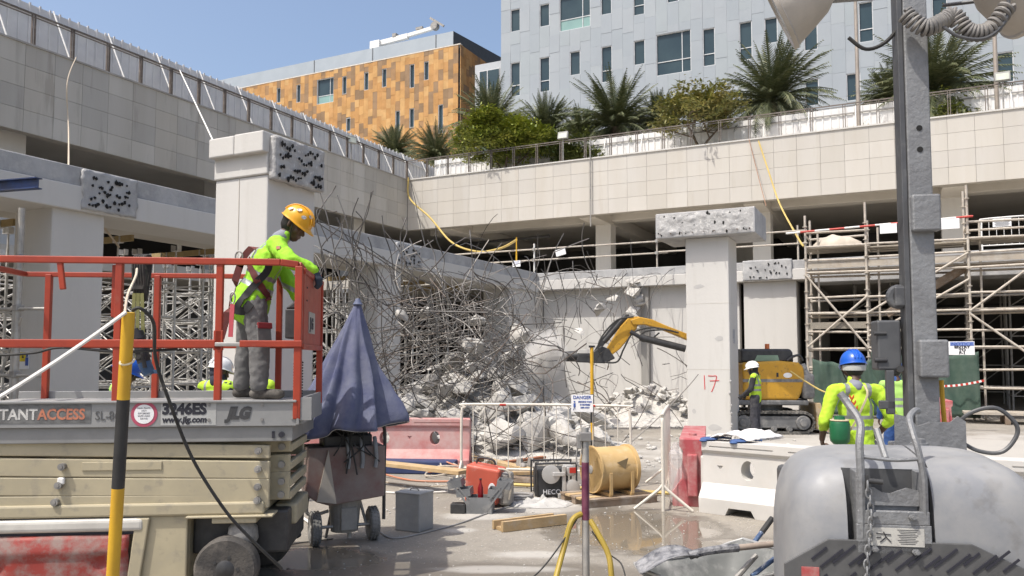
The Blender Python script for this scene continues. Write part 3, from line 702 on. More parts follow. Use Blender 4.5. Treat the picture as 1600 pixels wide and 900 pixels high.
# ================================================================== SHORING TOWERS UNDER THE LEFT DECK
alu = M('aluminium_shoring', (.62, .61, .58), (.48, .47, .45), .45, .35, scale=6, dust=.3, dustc=(.6, .57, .52))
timb = M('yellow_timber_beam', (.36, .27, .13), (.30, .22, .10), .75, scale=3, dust=.25)
uhead = MB()
uhead.cyl((0, 0, -.35), (0, 0, 0), .02, n=8); uhead.box((0, 0, .006), (.2, .12, .012))
for s in (-1, 1): uhead.box((s * .095, 0, .075), (.014, .12, .13))
uhead = uhead.mesh('u_head'); uhead.materials.append(alu)
def shoring_tower(x, y, h, w, d, name_label, timber=True, seed=0):
    t = site('shoring_tower', name_label, 'shoring tower', 'shoring towers under the left deck', x, y)
    rs = random.Random(seed); corners = [(0, 0), (w, 0), (w, d), (0, d)]
    for cx, cy in corners:
        pole('leg', (cx, cy, 0), (cx, cy, h - .3), .03, alu, t, 8)
        inst(uhead, 'screw_head', t, (cx, cy, h))
    zz = .35; k = 0
    while zz < h - .45:
        for i in range(4):
            a, b = corners[i], corners[(i + 1) % 4]; pole('ledger', (a[0], a[1], zz), (b[0], b[1], zz), .02, alu, t, 6)
        if zz + .78 < h - .3:
            for i in range(4):
                a, b = corners[i], corners[(i + 1) % 4]
                if (i + k) % 2: a, b = b, a
                pole('brace', (a[0], a[1], zz), (b[0], b[1], zz + .78), .016, alu, t, 6)
                if i in (0, 3): pole('brace', (b[0], b[1], zz), (a[0], a[1], zz + .78), .016, alu, t, 6)
        zz += .78; k += 1
    if timber:
        slab('timber_beam', (w / 2, 0, h + .08), (w + .9, .06, .13), timb, t)
    return t
SP = [(-3.7, -19.3), (-3.4, -17.0), (-5.7, -16.6), (-3.4, -14.7), (-5.7, -14.2), (-8.0, -15.0), (-3.3, -12.4), (-5.8, -11.8), (-3.2, -8.3), (-5.4, -8.7), (-3.2, -6.0), (-5.3, -5.6), (-7.8, -9.2), (-3.1, -3.9), (-6.0, -20.6), (-8.2, -12.3), (-4.9, -18.4), (-4.7, -13.3), (-7.2, -17.9), (-4.6, -10.2), (-4.3, -7.2), (-6.9, -6.9), (-4.4, -4.6), (-6.6, -3.6)]
nm = ['nearest the pale left column', 'just right of the pale left column', 'standing second row right of pale column', 'close behind the lift guardrail hook', 'second row behind the lift guardrail', 'deep in the third row', 'hidden half by the tall white column', 'second row beside the tall white column', 'seen through the rebar, front row left', 'seen through the rebar, back row left', 'seen through the rebar, front row middle', 'seen through the rebar, back row middle', 'deepest behind the rebar', 'seen through the rebar beside the corner wall', 'far left behind the dark column face', 'third row behind the white column', 'between first and second row, leftmost', 'between first and second row behind the straps', 'third row behind the lift rails', 'between rows right of the white column', 'between rows behind the umbrella tip', 'third row behind the rebar', 'between rows behind the hanging lumps', 'deep beside the corner wall']
for i, (x, y) in enumerate(SP):
    shoring_tower(x, y, 4.2 if x > -3.8 else 4.3, 1.3, 1.5, 'aluminium lattice shoring tower ' + nm[i], x > -3.8, i)
# loose scaffold frame at the far left edge, in front of the column
t = site('tube_scaffold', 'grey tube scaffold with clamps at the far left picture edge', 'scaffold')
for px, d in ((25, 12.6), (-30, 12.9)):
    a = P(px, 560, d); loc = a - BO; rr, vv = loc.dot(ER), loc.dot(EV)
    pole('standard', (rr, vv, 0), (rr, vv, 4.15), .05, galv, t)
    for z in (3.35, 2.55, 1.5, .5):
        pole('ledger', (rr - 1.2, vv - .3, z), (rr + .55, vv + .1, z - .02), .025, galv, t)
        MB().box((rr, vv, z), (.13, .13, .1)).build('clamp', galvd, t, None, bevel=.01)
    pole('brace', (rr - .9, vv, .5), (rr + .1, vv, 2.4), .022, galv, t)
nb = P(38, 563, 13.2); sgn = thing('safety_notice', P(38, 563, 13.9), 'small yellow and white safety notice on the pale left column', 'sign', None, -BA)
MB().box((0, 0, 0), (.27, .012, .3)).build('board', signw, sgn, None)
MB().box((-.03, -.008, .06), (.19, .006, .16)).build('yellow_panel', M('sign_yellow', (.65, .5, .03)), sgn, None)
MB().add([(-.05, -.013, .04), (.01, -.013, .04), (-.02, -.013, .10)], [(0, 1, 2)]).build('warning_triangle', signk, sgn, None)
q = MB(); q.box((.09, -.012, -.02), (.07, .008, .14)); q.sphere((.09, -.012, .085), (.03, .006, .03), 8, 6); q.build('figure', signb, sgn)
vv = v_at(38, -.63) ; sgn.location = W(-.75, v_at(75, -.12) - .012, P(38, 563, 13.2).z)
sgn.location = W(-.72, v_at(75, -.12) - .01, 1.72)

# ================================================================== SCAFFOLD IN FRONT OF THE RIGHT DECK
t = site('tube_scaffold', 'large dusty tube scaffold with boarded walkways before the right deck', 'scaffold')
RX = [10.15, 11.85, 14.5, 17.0, 19.3]
rs = random.Random(21)
for i, r in enumerate(RX):
    for v, h in ((-2.5, 6.3), (-1.1, 6.05)):
        hh = h + rs.uniform(-.25, .35) + (.5 if i in (2,) else 0)
        pole('standard', (r, v, 0), (r, v, hh), .036, scafw, t)
        for z in [k * .5 + .3 for k in range(int(hh / .5))]:
            inst_r = UNIT.get('rosette')
            if inst_r is None:
                me = MB().cyl((0, 0, -.012), (0, 0, .012), .075, n=8).mesh('rosette'); me.materials.append(scafw); UNIT['rosette'] = me; inst_r = me
            inst(inst_r, 'rosette', t, (r, v, z))
    if i < 3: pole('standard', (r + .32, -2.1, 0), (r + .32, -2.1, 5.7), .032, scafw, t)
for z in (.9, 1.45, 2.05, 2.55, 3.1, 3.6, 4.35, 4.75, 5.15, 5.6):
    for i in range(len(RX) - 1):
        for v in (-2.5, -1.1):
            if v == -1.1 and z in (1.45, 2.55): continue
            if z in (5.6,) and i == 1: continue
            pole('ledger', (RX[i], v, z + rs.uniform(-.03, .03)), (RX[i + 1], v, z + rs.uniform(-.03, .03)), .034, scafw, t, 8)
    for r in RX: pole('transom', (r, -2.5, z - .06), (r, -1.1, z - .06), .028, scafw, t, 8)
for (i, za, zb, fl) in ((0, 2.1, 3.6, 0), (0, 2.05, 4.3, 1), (1, 2.4, 4.0, 0), (1, 3.1, 4.75, 0), (2, .9, 3.0, 1), (2, 3.1, 5.1, 0), (3, .9, 3.1, 0), (1, .5, 2.0, 1)):
    a, b = (RX[i], RX[i + 1]) if not fl else (RX[i + 1], RX[i])
    pole('brace', (a, -2.56, za), (b, -2.56, zb), .032, scafw, t, 8)
boardm = M('scaffold_board', (.40, .35, .28), (.30, .26, .21), .85, scale=2, dust=.4, bump=.2)
for i in range(len(RX) - 1):
    for z in (3.12, 4.42, 5.12) if i != 1 else (4.42, 5.05):
        for k in range(5): slab('board', ((RX[i] + RX[i + 1]) / 2 + rs.uniform(-.06, .06), -2.3 + k * .26, z + .035), (RX[i + 1] - RX[i] - .05, .235, .045), boardm, t, (0, rs.uniform(-.006, .006), 0))
for i, z in ((0, 4.6), (1, 4.6), (2, 4.6), (3, 4.6), (0, 2.75)):
    slab('toe_board', ((RX[i] + RX[i + 1]) / 2, -2.47, z), (RX[i + 1] - RX[i] - .08, .03, .2), M('grating', (.28, .25, .2), (.2, .18, .15), .8, scale=30) if z < 3 else boardm, t)
slab('stair_stringer', (13.4, -1.9, 3.75), (2.5, .06, .22), woodd, t, (0, R(-32), 0)); slab('stair_stringer', (13.4, -1.3, 3.75), (2.5, .06, .22), woodd, t, (0, R(-32), 0))
for k in range(8): slab('stair_tread', (12.45 + k * .27, -1.6, 3.15 + k * .17), (.2, .56, .03), woodd, t)
# red-white tube, blankets and papers on the walkway
rwt = site('marker_tube', 'red and white striped guard tube along the right scaffold walkway', 'tube')
for k in range(12):
    a = 9.6 + k * .42; MB().cyl((a, -2.62, 5.62 + k * .012), (a + .42, -2.62, 5.62 + (k + 1) * .012), .03, n=8).build('band', redp if k % 2 else white, rwt)
tp = site('tarpaulin_heap', 'crumpled beige sacking heap on the right scaffold walkway', 'heap', None, 11.0, -1.8, 5.2)
q = MB(); q.lathe([(.75, 0), (.7, .12), (.45, .28), (.2, .36), (0, .38)], 16)
q.v = [(x * (1 + .3 * smoothn((x * 3, y * 3, 1))), y * .5, z * (1 + .5 * smoothn((x * 4, y * 4, 7)))) for x, y, z in q.v]; q.build('sacking', M('sacking', (.5, .44, .36), dust=.3), tp)
for i, (px, py, w_, h_) in enumerate(((1388, 357, .42, .26), (1478, 350, .6, .26))):
    o = thing('paper_sign', P(px, py, 21.5 - i * 1.5), 'white paper sign on the scaffold rail ' + ('left of' if i == 0 else 'right of') + ' the tower mast', 'sign', None, -BA)
    MB().box((0, 0, 0), (w_, .01, h_)).build('sheet', signw, o, None)
# interior shoring in the dark under the right deck
for k, (r, v) in enumerate(((11.2, 3.0), (13.6, 3.2), (16.0, 3.0), (18.4, 3.4), (12.3, 6.5), (15.0, 6.8), (17.6, 6.4), (20.4, 4.5))):
    t2 = site('prop_frame', 'dark steel prop frame under the right deck, ' + ['leftmost of front row', 'second of front row', 'third of front row', 'fourth of front row', 'leftmost of back row', 'middle of back row', 'rightmost of back row', 'nearest the right picture edge'][k], 'scaffold', 'prop frames under the right deck', r, v)
    for cx, cy in ((0, 0), (1.2, 0), (1.2, 1.2), (0, 1.2)): pole('leg', (cx, cy, 0), (cx, cy, 4.5), .035, galvd, t2, 8)
    for z in (.5, 1.5, 2.5, 3.5):
        pole('ledger', (0, 0, z), (1.2, 0, z), .025, galvd, t2, 6); pole('ledger', (0, 0, z), (0, 1.2, z), .025, galvd, t2, 6); pole('ledger', (1.2, 0, z), (1.2, 1.2, z), .025, galvd, t2, 6)
        pole('brace', (0, 0, z), (1.2, 0, z + (1 if z < 3.5 else .8)), .02, galvd, t2, 6)
# green debris net on the scaffold foot
netm = M('green_net', (.048, .088, .066), (.075, .115, .09), .8, scale=3, alpha=.82)
def net(px0, px1, y0, y1, v, label, rip=0.0):
    q = MB(); r0, r1 = r_at(px0, v), r_at(px1, v); nx, nz = 34, 14
    for j in range(nz + 1):
        for i in range(nx + 1):
            a = i / nx; b = j / nz; z = y0 + (y1 - y0) * b - .16 * math.sin(a * math.pi) * b + .1 * smoothn((a * 5, b * 2, rip)) * b
            q.v.append((r0 + (r1 - r0) * a, v + .1 * smoothn((a * 7, b * 2, rip + 3)) + .04 * math.sin(a * 40 + b * 3), z))
    for j in range(nz):
        for i in range(nx): k = j * (nx + 1) + i; q.f.append((k, k + 1, k + nx + 2, k + nx + 1)); q.m.append(0)
    o = q.build('debris_net', netm, None, 80); o.location = BO; o.rotation_euler = (0, 0, -BA)
    so = o.modifiers.new('thick', 'SOLIDIFY'); so.thickness = .006
    return tag(o, label, 'net', 'green nets on the scaffold foot')
net(1268, 1372, 0.1, 1.75, -2.75, 'torn green debris net left of the blue helmet worker')
net(1360, 1528, 0.1, 1.95, -2.7, 'green debris net hung right of the tower mast', 4)
nt_ = thing('notice_sign', P(1501, 544, 19.0), 'white NOTICE ENTRY TO F-1 sign tied to the right scaffold', 'sign', None, -BA + R(4))
MB().box((0, 0, 0), (.58, .012, .32)).build('board', signw, nt_, None)
MB().box((.03, -.0085, .1), (.5, .004, .09)).build('blue_band', M('sign_blue_pale', (.18, .25, .5)), nt_, None)
for s, z, si in (('NOTICE', .068, .1), ('ENTRY', .0, .085), ('TO', -.07, .085), ('F-1', -.14, .085)): text('lettering', s, si, signb if z > .05 else signk, nt_, (.03, -.011, z), (R(90), 0, 0), bold=.004, align='CENTER', sx=1.25)
# red-white tape in front of the net
tpq = site('barrier_tape', 'red and white barrier tape strung across the green net', 'tape')
ta, tb = r_at(1430, -2.95), r_at(1535, -2.95)
for k in range(26):
    a0 = ta + (tb - ta) * k / 26; a1 = ta + (tb - ta) * (k + 1) / 26; zf = lambda a: 1.03 - .10 * math.sin(math.pi * (a - ta) / (tb - ta)) + .12 * (a - ta) / (tb - ta)
    q = MB(); q.bar((a0, -2.95, zf(a0)), (a1, -2.95, zf(a1)), .008, .06); q.build('band', redp if k % 2 else white, tpq, None)
# steel walkway frame at the foot of the right scaffold
q = site('ramp_boards', 'long dusty planks lying under the right scaffold', 'planks')
for k in range(4): slab('plank', (17.2, -3.4 + k * .3, .28), (6, .26, .06), boardm, q, (0, 0, rs.uniform(-.01, .01)))
for k in range(3): slab('bearer', (15.2 + k * 2, -2.9, .12), (.12, 1.4, .22), woodd, q)

# ================================================================== EDGE GUARD RAILS ON THE LOWER DECK
t = site('edge_guardrail', 'tube guardrail along the edge of the right lower deck', 'guardrail')
for px in (835, 1028, 1250): r = r_at(px, .5); pole('post', (r, .5, 5.1), (r, .5, 6.35), .032, scafw if px > 900 else white, t)
for z in (5.68, 6.12):
    pole('rail', (r_at(700, .5), .46, z), (r_at(930, .5), .46, z), .03, scafw, t); pole('rail', (r_at(925, .5), .52, z), (r_at(1045, .5), .52, z), .03, scafw, t); pole('rail', (r_at(1030, .5), .46, z + .03), (r_at(1265, .5), .46, z + .03), .03, scafw, t)
for px in (835, 1028):
    for z in (5.68, 6.12): MB().box((r_at(px, .5), .47, z), (.1, .14, .11)).build('clamp', galvd, t, None)
def deck_sign(px, py, w_, h_, label, d=31.0, lines=None, tilt=0):
    o = thing('paper_sign', P(px, py, d), label, 'sign', None, -BA); MB().box((0, 0, 0), (w_, .012, h_), (0, tilt, 0)).build('sheet', signw, o, None)
    if lines:
        for k, s in enumerate(lines): text('lettering', s, h_ * .24, signb, o, (0, -.01, h_ * (.2 - .3 * k)), (R(90), 0, 0), align='CENTER')
deck_sign(876, 394, .42, .26, 'blank white sign tilted on the lower deck guardrail', tilt=R(-12))
deck_sign(807, 412, .34, .24, 'white DANGER notice below the yellow post on the deck', lines=['DANGER', 'NO ENTRY'])
q = thing('warning_post', P(807, 404, 31.2), 'thin yellow post at the lower deck corner', 'post'); MB().cyl((0, 0, -.1), (0, 0, .85), .035, .02).build('post', yelp, q)
# crowd barrier up on the scaffold deck at the right edge
t = site('crowd_barrier', 'white tube barrier standing on the deck at the right edge', 'barrier', None, r_at(1540, .6), .6, 5.1)
MB().tube(bez([(0, 0, 0), (0, 0, .9), (.12, 0, 1.05), (1.9, 0, 1.05), (2.05, 0, .9), (2.05, 0, 0)], 6), .024, 8).build('frame', white, t)
pole('rail', (0, 0, .2), (2.05, 0, .2), .018, white, t)
for k in range(1, 10): pole('bar', (k * .2, 0, .2), (k * .2, 0, 1.05), .009, white, t, 6)
MB().box((.55, -.03, .9), (.5, .01, .26)).build('notice', signw, t, None)
for k in range(6): slab('line', (.55, -.037, .98 - k * .035), (.4 - .05 * (k % 2), .003, .014), signk if k else M('sign_yellow', (.65, .5, .03)), t)
# hoses and ropes hanging from the parapets
def hose(name, pts, r, mat, label, cat='rope', n=6):
    o = MB().tube(pts, r, n).build(name, mat, None); return tag(o, label, cat)
yh = M('yellow_hose', (.52, .39, .12), (.45, .33, .10), .6, scale=4, dust=.2)
cordm = M('pale_rope', (.55, .47, .36), (.48, .40, .31), .9, scale=8)
ropew = M('white_rope', (.75, .73, .69), (.66, .64, .6), .85, scale=12)
c0 = W(-11.45, 7.95, UZ1 + .1)
hose('yellow_hose', bez([c0, c0 + Vector((.1, -.3, -1.2)), P(672, 340, 41), P(705, 378, 38.5), P(745, 393, 35), P(782, 388, 33), P(807, 375, 31.3)], 10), .05, yh, 'yellow hose sagging from the parapet corner to the deck', 'hose')
hose('black_cable', bez([c0 + Vector((0, 0, .1)), P(648, 310, 42), P(655, 345, 40), P(668, 400, 33)], 8), .025, black, 'thin black cable hanging beside the yellow hose', 'cable')
a = W(r_at(1192, 8.0), 8.0, UZ1); hose('yellow_hose', bez([a + Vector((0, .2, .05)), P(1200, 265, 34.5), P(1218, 318, 33), P(1247, 372, 27), P(1256, 385, 26)], 8), .035, yh, 'thin yellow hose dropping from the right parapet to scaffold', 'hose')
hose('red_cable', bez([W(r_at(1176, 8.0), 8.0, UZ1), P(1186, 280, 34.5), P(1197, 322, 34)], 6), .018, M('red_brown_cable', (.35, .2, .13)), 'thin red-brown cable down the right parapet', 'cable')
hose('downpipe_cable', [W(r_at(924, 7.98), 7.98, UZ1 + .9), W(r_at(924, 7.98), 7.98, 8.2)], .035, galvd, 'dark vertical cable hanging straight over the right parapet', 'cable')
hose('brown_rope', bez([W(-11.5, v_at(104, -11.5), UZ1 + .1), P(105, 130, 25), P(107, 200, 24.5), P(107, 262, 17), P(104, 276, 14.2), P(186, 386, 16.5)], 8), .02, cordm, 'thin beige rope from the left parapet down to shoring', 'rope')
hose('white_rope', [P(281, 110, 30), P(334, 222, 22)], .022, ropew, 'thin white line from left hoarding down behind the tall column', 'rope')
# concrete stub dangling at the pilaster
# ================================================================== SCISSOR LIFT
cream = M('cream_paint', (.42, .365, .245), (.36, .315, .215), .55, scale=2.5, dust=.22, dustc=(.38, .345, .28), c3=(.31, .275, .20))
liftg = M('lift_grey_paint', (.29, .29, .285), (.25, .25, .245), .5, .2, scale=3, dust=.25, dustc=(.36, .345, .32))
orng = M('orange_red_rail', (.36, .042, .014), (.29, .034, .014), .5, scale=5, dust=.2, dustc=(.32, .14, .09), up=.2)
redw = M('worn_red_panel', (.27, .034, .025), (.22, .03, .024), .6, scale=3, dust=.48, dustc=(.25, .175, .155), dscale=6, dsharp=.10)
lift = thing('scissor_lift', (-1.585, 5.97, 0), 'cream and grey scissor lift with orange-red guardrails and lettering', 'scissor lift', None, R(6))
FZ = 1.41
q = MB(); q.bb(-2.5, 0, .02, 1.14, 1.33, FZ); q.build('platform_floor', M('deck_plate', (.28, .28, .28), (.2, .2, .2), .6, .4, scale=12, dust=.4), lift, None)
q = MB(); q.bb(-2.52, -.02, 0, .035, 1.25, 1.44); q.bb(-2.52, -.02, -.018, 0, 1.425, 1.443); q.build('side_rim', liftg, lift, None, bevel=.004)
q = MB(); q.bb(-2.52, -.02, 1.12, 1.155, 1.25, 1.47); q.build('side_rim', liftg, lift, None, bevel=.004)
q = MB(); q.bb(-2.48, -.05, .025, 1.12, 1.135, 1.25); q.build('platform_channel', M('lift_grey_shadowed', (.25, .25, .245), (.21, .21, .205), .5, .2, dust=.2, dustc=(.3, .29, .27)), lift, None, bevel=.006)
q = MB(); q.bb(-.02, .0, -.01, .03, 1.26, 1.44); q.bb(-.018, .09, .0, .012, 1.29, 1.46); q.bb(0, .02, .03, 1.12, 1.26, 1.46); q.build('end_plate', liftg, lift, None, bevel=.003)
q = MB()
for x, z in ((-.65, 1.41), (-.65, 1.30), (-.27, 1.41), (-.27, 1.30), (-.05, 1.41), (-.05, 1.31)): q.cyl((x, -.008, z), (x, 0, z), .012, n=8)
tag(q.build('bolts', galvd, lift), kind='stuff')
q = MB(); q.cyl((-.13, .01, 1.185), (-.13, .03, 1.185), .022, n=12); q.box((-.19, .022, 1.185), (.018, .012, .05)); tag(q.build('pin_hole', signk, lift), kind='stuff')
# scissor arms, four pairs, stacked
for k in range(4):
    zL = (1.115, .985, .845, .722)[k]; zR = (1.065, .93, .80, .702)[k]; h = (.10, .132, .132, .10)[k]
    a = MB(); a.bar((-2.45, .08, zL - .01), (-.22, .08, zR - .01 + .0), .05, h); ar = a.build('scissor_arm', cream, lift, None, bevel=.008)
    b = MB(); b.bar((-2.45, 1.05, zR), (-.12, 1.05, zL), .05, h); b.build('scissor_arm', cream, lift, None, bevel=.008)
    c = MB(); c.bar((-2.3, .25, zR - .01), (-.10, .25, zR + .02), .05, h); c.build('scissor_arm', cream, lift, None, bevel=.008)
    e = MB(); e.cyl((-.30, .02, zR), (-.30, .055, zR), .026, n=14); e.cyl((-.30, .012, zR), (-.30, .02, zR), .014, n=6); e.build('pivot_pin', galvd, ar); MB().cyl((-.16, .2, zR + .01), (-.16, .225, zR + .01), .026, n=12).build('pivot_pin', galvd, lift)
    if k in (1, 2, 3):
        e = MB(); x = -1.66 - .02 * k; z = (0, .968, .835, .715)[k]; e.cyl((x, .015, z), (x, .055, z), .026, n=14); e.cyl((x, .008, z), (x, .015, z), .013, n=6); e.build('pivot_pin', galvd, ar)
    q = MB(); q.bb(-.13, -.09, .25, 1.03, zR - .035, zR + .03); q.build('cross_tube', cream, lift, None, bevel=.01)
q = MB(); q.box((-1.27, .052, .965), (.56, .012, .062)); q.build('lock_bar', cream, lift, None, bevel=.004)
MB().box((-1.3, .045, .953), (.03, .01, .016)).build('lock_tab', galvd, lift, None)
q = MB(); q.box((-1.685, .04, .865), (.05, .03, .05)); q.build('stop_block', white, lift, None, bevel=.01)
q = MB(); q.bb(-2.5, -.25, .03, 1.12, .60, .692); q.build('base_beam', cream, lift, None, bevel=.015)
# chassis
q = MB(); q.bb(-2.5, -1.10, .02, 1.13, .495, .592); q.build('chassis_ledge', M('white_ledge', (.56, .54, .49), (.46, .44, .40), .6, dust=.3), lift, None, bevel=.03, seg=3)
q = MB(); q.bb(-2.5, -.80, .12, 1.05, .08, .60); q.bb(-1.16, -.80, .06, .12, .10, .60); q.build('chassis', cream, lift, None, bevel=.012)
q = MB(); q.bb(-.80, -.1, .2, 1.0, .28, .60); q.build('axle_housing', blackp, lift, None, bevel=.02)
q = MB(); q.add([(-1.16, .05, .59), (-1.06, .05, .59), (-1.13, .05, .06), (-1.22, .05, .06), (-1.16, .03, .59), (-1.06, .03, .59), (-1.13, .03, .06), (-1.22, .03, .06)], [(0, 1, 2, 3), (7, 6, 5, 4), (0, 4, 5, 1), (1, 5, 6, 2), (2, 6, 7, 3), (3, 7, 4, 0)]); q.build('tray_end_cap', cream, lift, None, bevel=.01)
q = MB(); nx, nz = 36, 12                                   # battery tray door with pressed dents
for j in range(nz + 1):
    for i in range(nx + 1):
        x = -2.5 + 1.30 * i / nx; z = .09 + .385 * j / nz; dy = 0
        for cx, cz, s in ((-2.12, .25, .09), (-1.38, .28, .07)): dy += .05 * math.exp(-((x - cx) ** 2 + (z - cz) ** 2) / s ** 2 * 1.6)
        ez = min(i, nx - i, j * 1.5, (nz - j) * 1.5); dy += .022 if ez < 1 else (.008 if ez < 2 else 0)
        dy += .006 * smoothn((x * 4, z * 5, 2)) + (-.015 if .34 < z < .40 else 0)
        q.v.append((x, .015 + dy, z))
for j in range(nz):
    for i in range(nx): k = j * (nx + 1) + i; q.f.append((k, k + 1, k + nx + 2, k + nx + 1)); q.m.append(0)
o = q.build('tray_door', redw, lift, 60); s_ = o.modifiers.new('thick', 'SOLIDIFY'); s_.thickness = .03; s_.offset = -1
q = MB(); q.bb(-2.5, -1.17, .05, .09, .475, .497); q.build('tray_gap', signk, lift, None)
def solid_wheel(x, y, r, w, parent):
    m = Matrix.Translation((x, y, r)) @ Matrix.Rotation(R(90), 4, 'X')
    t = MB(); t.lathe([(r * .62, -w / 2), (r * .92, -w / 2), (r, -w / 2 + .02), (r, w / 2 - .02), (r * .92, w / 2), (r * .62, w / 2)], 40, m)
    wh = t.build('wheel', M('worn_tyre', (.075, .068, .06), (.045, .042, .04), .85, scale=6, dust=.36, dustc=(.17, .15, .13), bump=.3), parent)
    t = MB(); t.lathe([(0, w / 2 - .005), (r * .22, w / 2 - .005), (r * .24, w / 2 - .02), (r * .45, w / 2 - .022), (r * .5, w / 2 - .035), (r * .63, w / 2 - .01)], 28, m); t.lathe([(0, -w / 2), (r * .63, -w / 2)], 28, m)
    t.build('rim', M('rim_grey', (.05, .048, .045), (.03, .03, .028), .7, .2, dust=.3, dustc=(.14, .13, .115)), wh)
    t = MB(); t.lathe([(0, w / 2 + .018), (r * .16, w / 2 + .016), (r * .3, w / 2), (r * .3, w / 2 - .03)], 20, m)
    for k in range(5): a = k * 1.2566; t.cyl(m @ Vector((r * .4 * math.cos(a), r * .4 * math.sin(a), w / 2 - .03)), m @ Vector((r * .4 * math.cos(a), r * .4 * math.sin(a), w / 2 + .004)), .014, n=6)
    t.build('hub', blackp, wh); return wh
solid_wheel(-.50, .02, .225, .15, lift); solid_wheel(-.42, .98, .225, .15, lift); solid_wheel(-2.2, .98, .225, .15, lift)
q = MB(); q.bb(-.80, -.18, .0, .22, .582, .60); q.bb(-.62, -.30, .02, .22, .54, .582); q.build('steer_bracket', cream, lift, None, bevel=.008)
q = MB(); q.lathe([(.10, .44), (.115, .47), (.105, .55), (.06, .60), (0, .61)], 16, Matrix.Translation((-.42, .14, -.06))); q.build('drive_motor', M('dusty_motor', (.16, .16, .155), (.1, .1, .1), .8, dust=.5), lift)
q = MB(); q.bb(-.23, -.06, .35, .95, .46, .62); q.build('rear_bumper', cream, lift, None, bevel=.02)
# guardrails
T = .042
def rail(name, pts, m=orng, w=T, h=T):
    q = MB()
    for a, b in zip(pts[:-1], pts[1:]): q.bar(a, b, w, h)
    return q.build(name, m, lift, None, bevel=.006)
ZT, ZM = 2.475, 1.86
rail('top_rail', [(-2.5, .02, ZT), (-.16, .02, ZT)], h=.05); rail('top_rail', [(-.16, .02, ZT), (-.03, .04, ZT - .015), (.0, .14, ZT - .06)], h=.05)
rail('mid_rail', [(-2.5, .02, ZM), (-.62, .02, ZM)], h=.06); rail('mid_rail', [(-.44, .0, ZM), (.015, .0, ZM)], h=.05)
rail('mid_rail', [(-.62, .0, ZM - .005), (-.40, .0, ZM - .005)], galv, .02, .03)
rail('top_rail', [(-2.5, 1.12, ZT), (-.0, 1.12, ZT)]); rail('mid_rail', [(-2.5, 1.12, ZM), (0, 1.12, ZM)])
rail('top_rail', [(-2.5, .02, ZT), (-2.5, 1.12, ZT)]); rail('mid_rail', [(-2.5, .02, ZM), (-2.5, 1.12, ZM)])
for x in (-1.32, -.60): rail('post', [(x, .03, 1.36), (x, .03, ZT)], w=.05, h=.05)
for x in (-1.40, -.36, -2.3): rail('post', [(x, 1.11, 1.36), (x, 1.11, ZT)], w=.05, h=.05)
rail('hinge_strap', [(-1.36, .06, ZT - .03), (-1.36, .06, ZT - .42)], w=.05, h=.02); rail('hinge_strap', [(-1.74, .02, ZT), (-1.71, .02, ZT - .22)], w=.04, h=.03)
rail('hinge_strap', [(-.60, .02, ZM - .05), (-.60, .02, ZM + .1)], w=.07, h=.03)
rail('gate_post', [(-.02, .02, 1.30), (-.02, .02, ZT - .03)], w=.055, h=.06); rail('gate_post', [(.0, 1.06, 1.36), (.0, 1.06, ZT - .05)], w=.05, h=.05)
q = MB(); q.bb(-.012, .012, .06, 1.05, 1.86, ZT - .06); q.build('gate_panel', orng, lift, None, bevel=.006)
rail('gate_rail', [(0, .02, ZM - .02), (0, 1.1, ZM - .02)]); rail('gate_rail', [(0, .05, ZT - .06), (0, 1.1, ZT - .06)], w=.05)
q = MB(); q.bb(.012, .018, .30, .62, 1.95, 2.12); q.build('gate_plate', galv, lift, None)
text('gate_lettering', 'JLG', .12, signk, lift, (.02, .34, 1.99), (R(90), 0, R(90)), bold=.006)
q = MB(); q.box((.014, .20, 2.2), (.006, .03, .012)); q.box((.014, .2, 2.3), (.006, .03, .012)); tag(q.build('gate_slots', signk, lift, None), kind='stuff')
# lettering and stickers on the rim
LY = -.0035; plate = M('dark_label', (.085, .085, .085), (.16, .16, .155), .6, scale=14, dust=.25, dustc=(.3, .29, .27))
MB().bb(-2.5, -1.478, -.003, .0, 1.283, 1.418).build('label_plate', plate, lift, None)
ltw = M('label_white', (.62, .61, .57), (.45, .44, .42), .6, scale=30, c3=(.2, .2, .2)); lto = M('label_orange', (.50, .18, .10), (.36, .15, .10), .6, scale=30)
text('lettering', 'INSTANT', .108, ltw, lift, (-1.845, LY, 1.312), (R(90), 0, 0), bold=.003, align='RIGHT', sx=.9); text('lettering', 'ACCESS', .108, lto, lift, (-1.843, LY, 1.312), (R(90), 0, 0), bold=.003, sx=.86)
text('lettering', 'SL-86', .092, M('stencil_grey', (.10, .10, .10), rough=.7), lift, (-1.45, LY, 1.305), (R(90), 0, 0), sx=.82)
q = MB(); q.lathe([(0, .0), (.093, .0), (.093, .003), (0, .003)], 36, Matrix.Translation((-1.108, .0, 1.345)) @ Matrix.Rotation(R(90), 4, 'X')); q.build('round_sticker', M('sticker_pink', (.42, .07, .12), (.36, .06, .1), .5), lift, None)
q = MB(); q.lathe([(0, .003), (.07, .003), (.07, .005), (0, .005)], 32, Matrix.Translation((-1.108, .0, 1.345)) @ Matrix.Rotation(R(90), 4, 'X')); q.build('sticker_centre', signw, lift, None)
for k, s in enumerate(('MAX. PLATF.', 'NOT', 'EXCEEDED', 'SAFE LOAD', '320 KG')): text('sticker_lettering', s, .017, signk, lift, (-1.108, -.0055, 1.383 - k * .019), (R(90), 0, 0), depth=.0004, align='CENTER')
MB().bb(-.99, -.60, -.002, .0, 1.262, 1.425).build('model_plate', M('label_light', (.44, .44, .42), rough=.6), lift, None)
text('lettering', '3246ES', .108, signk, lift, (-.982, -.0028, 1.345), (R(90), 0, 0), bold=.006, sx=.98); text('lettering', 'www.jlg.com', .062, signk, lift, (-.98, -.0028, 1.283), (R(90), 0, 0), bold=.0025, sx=.97, shear=.12)
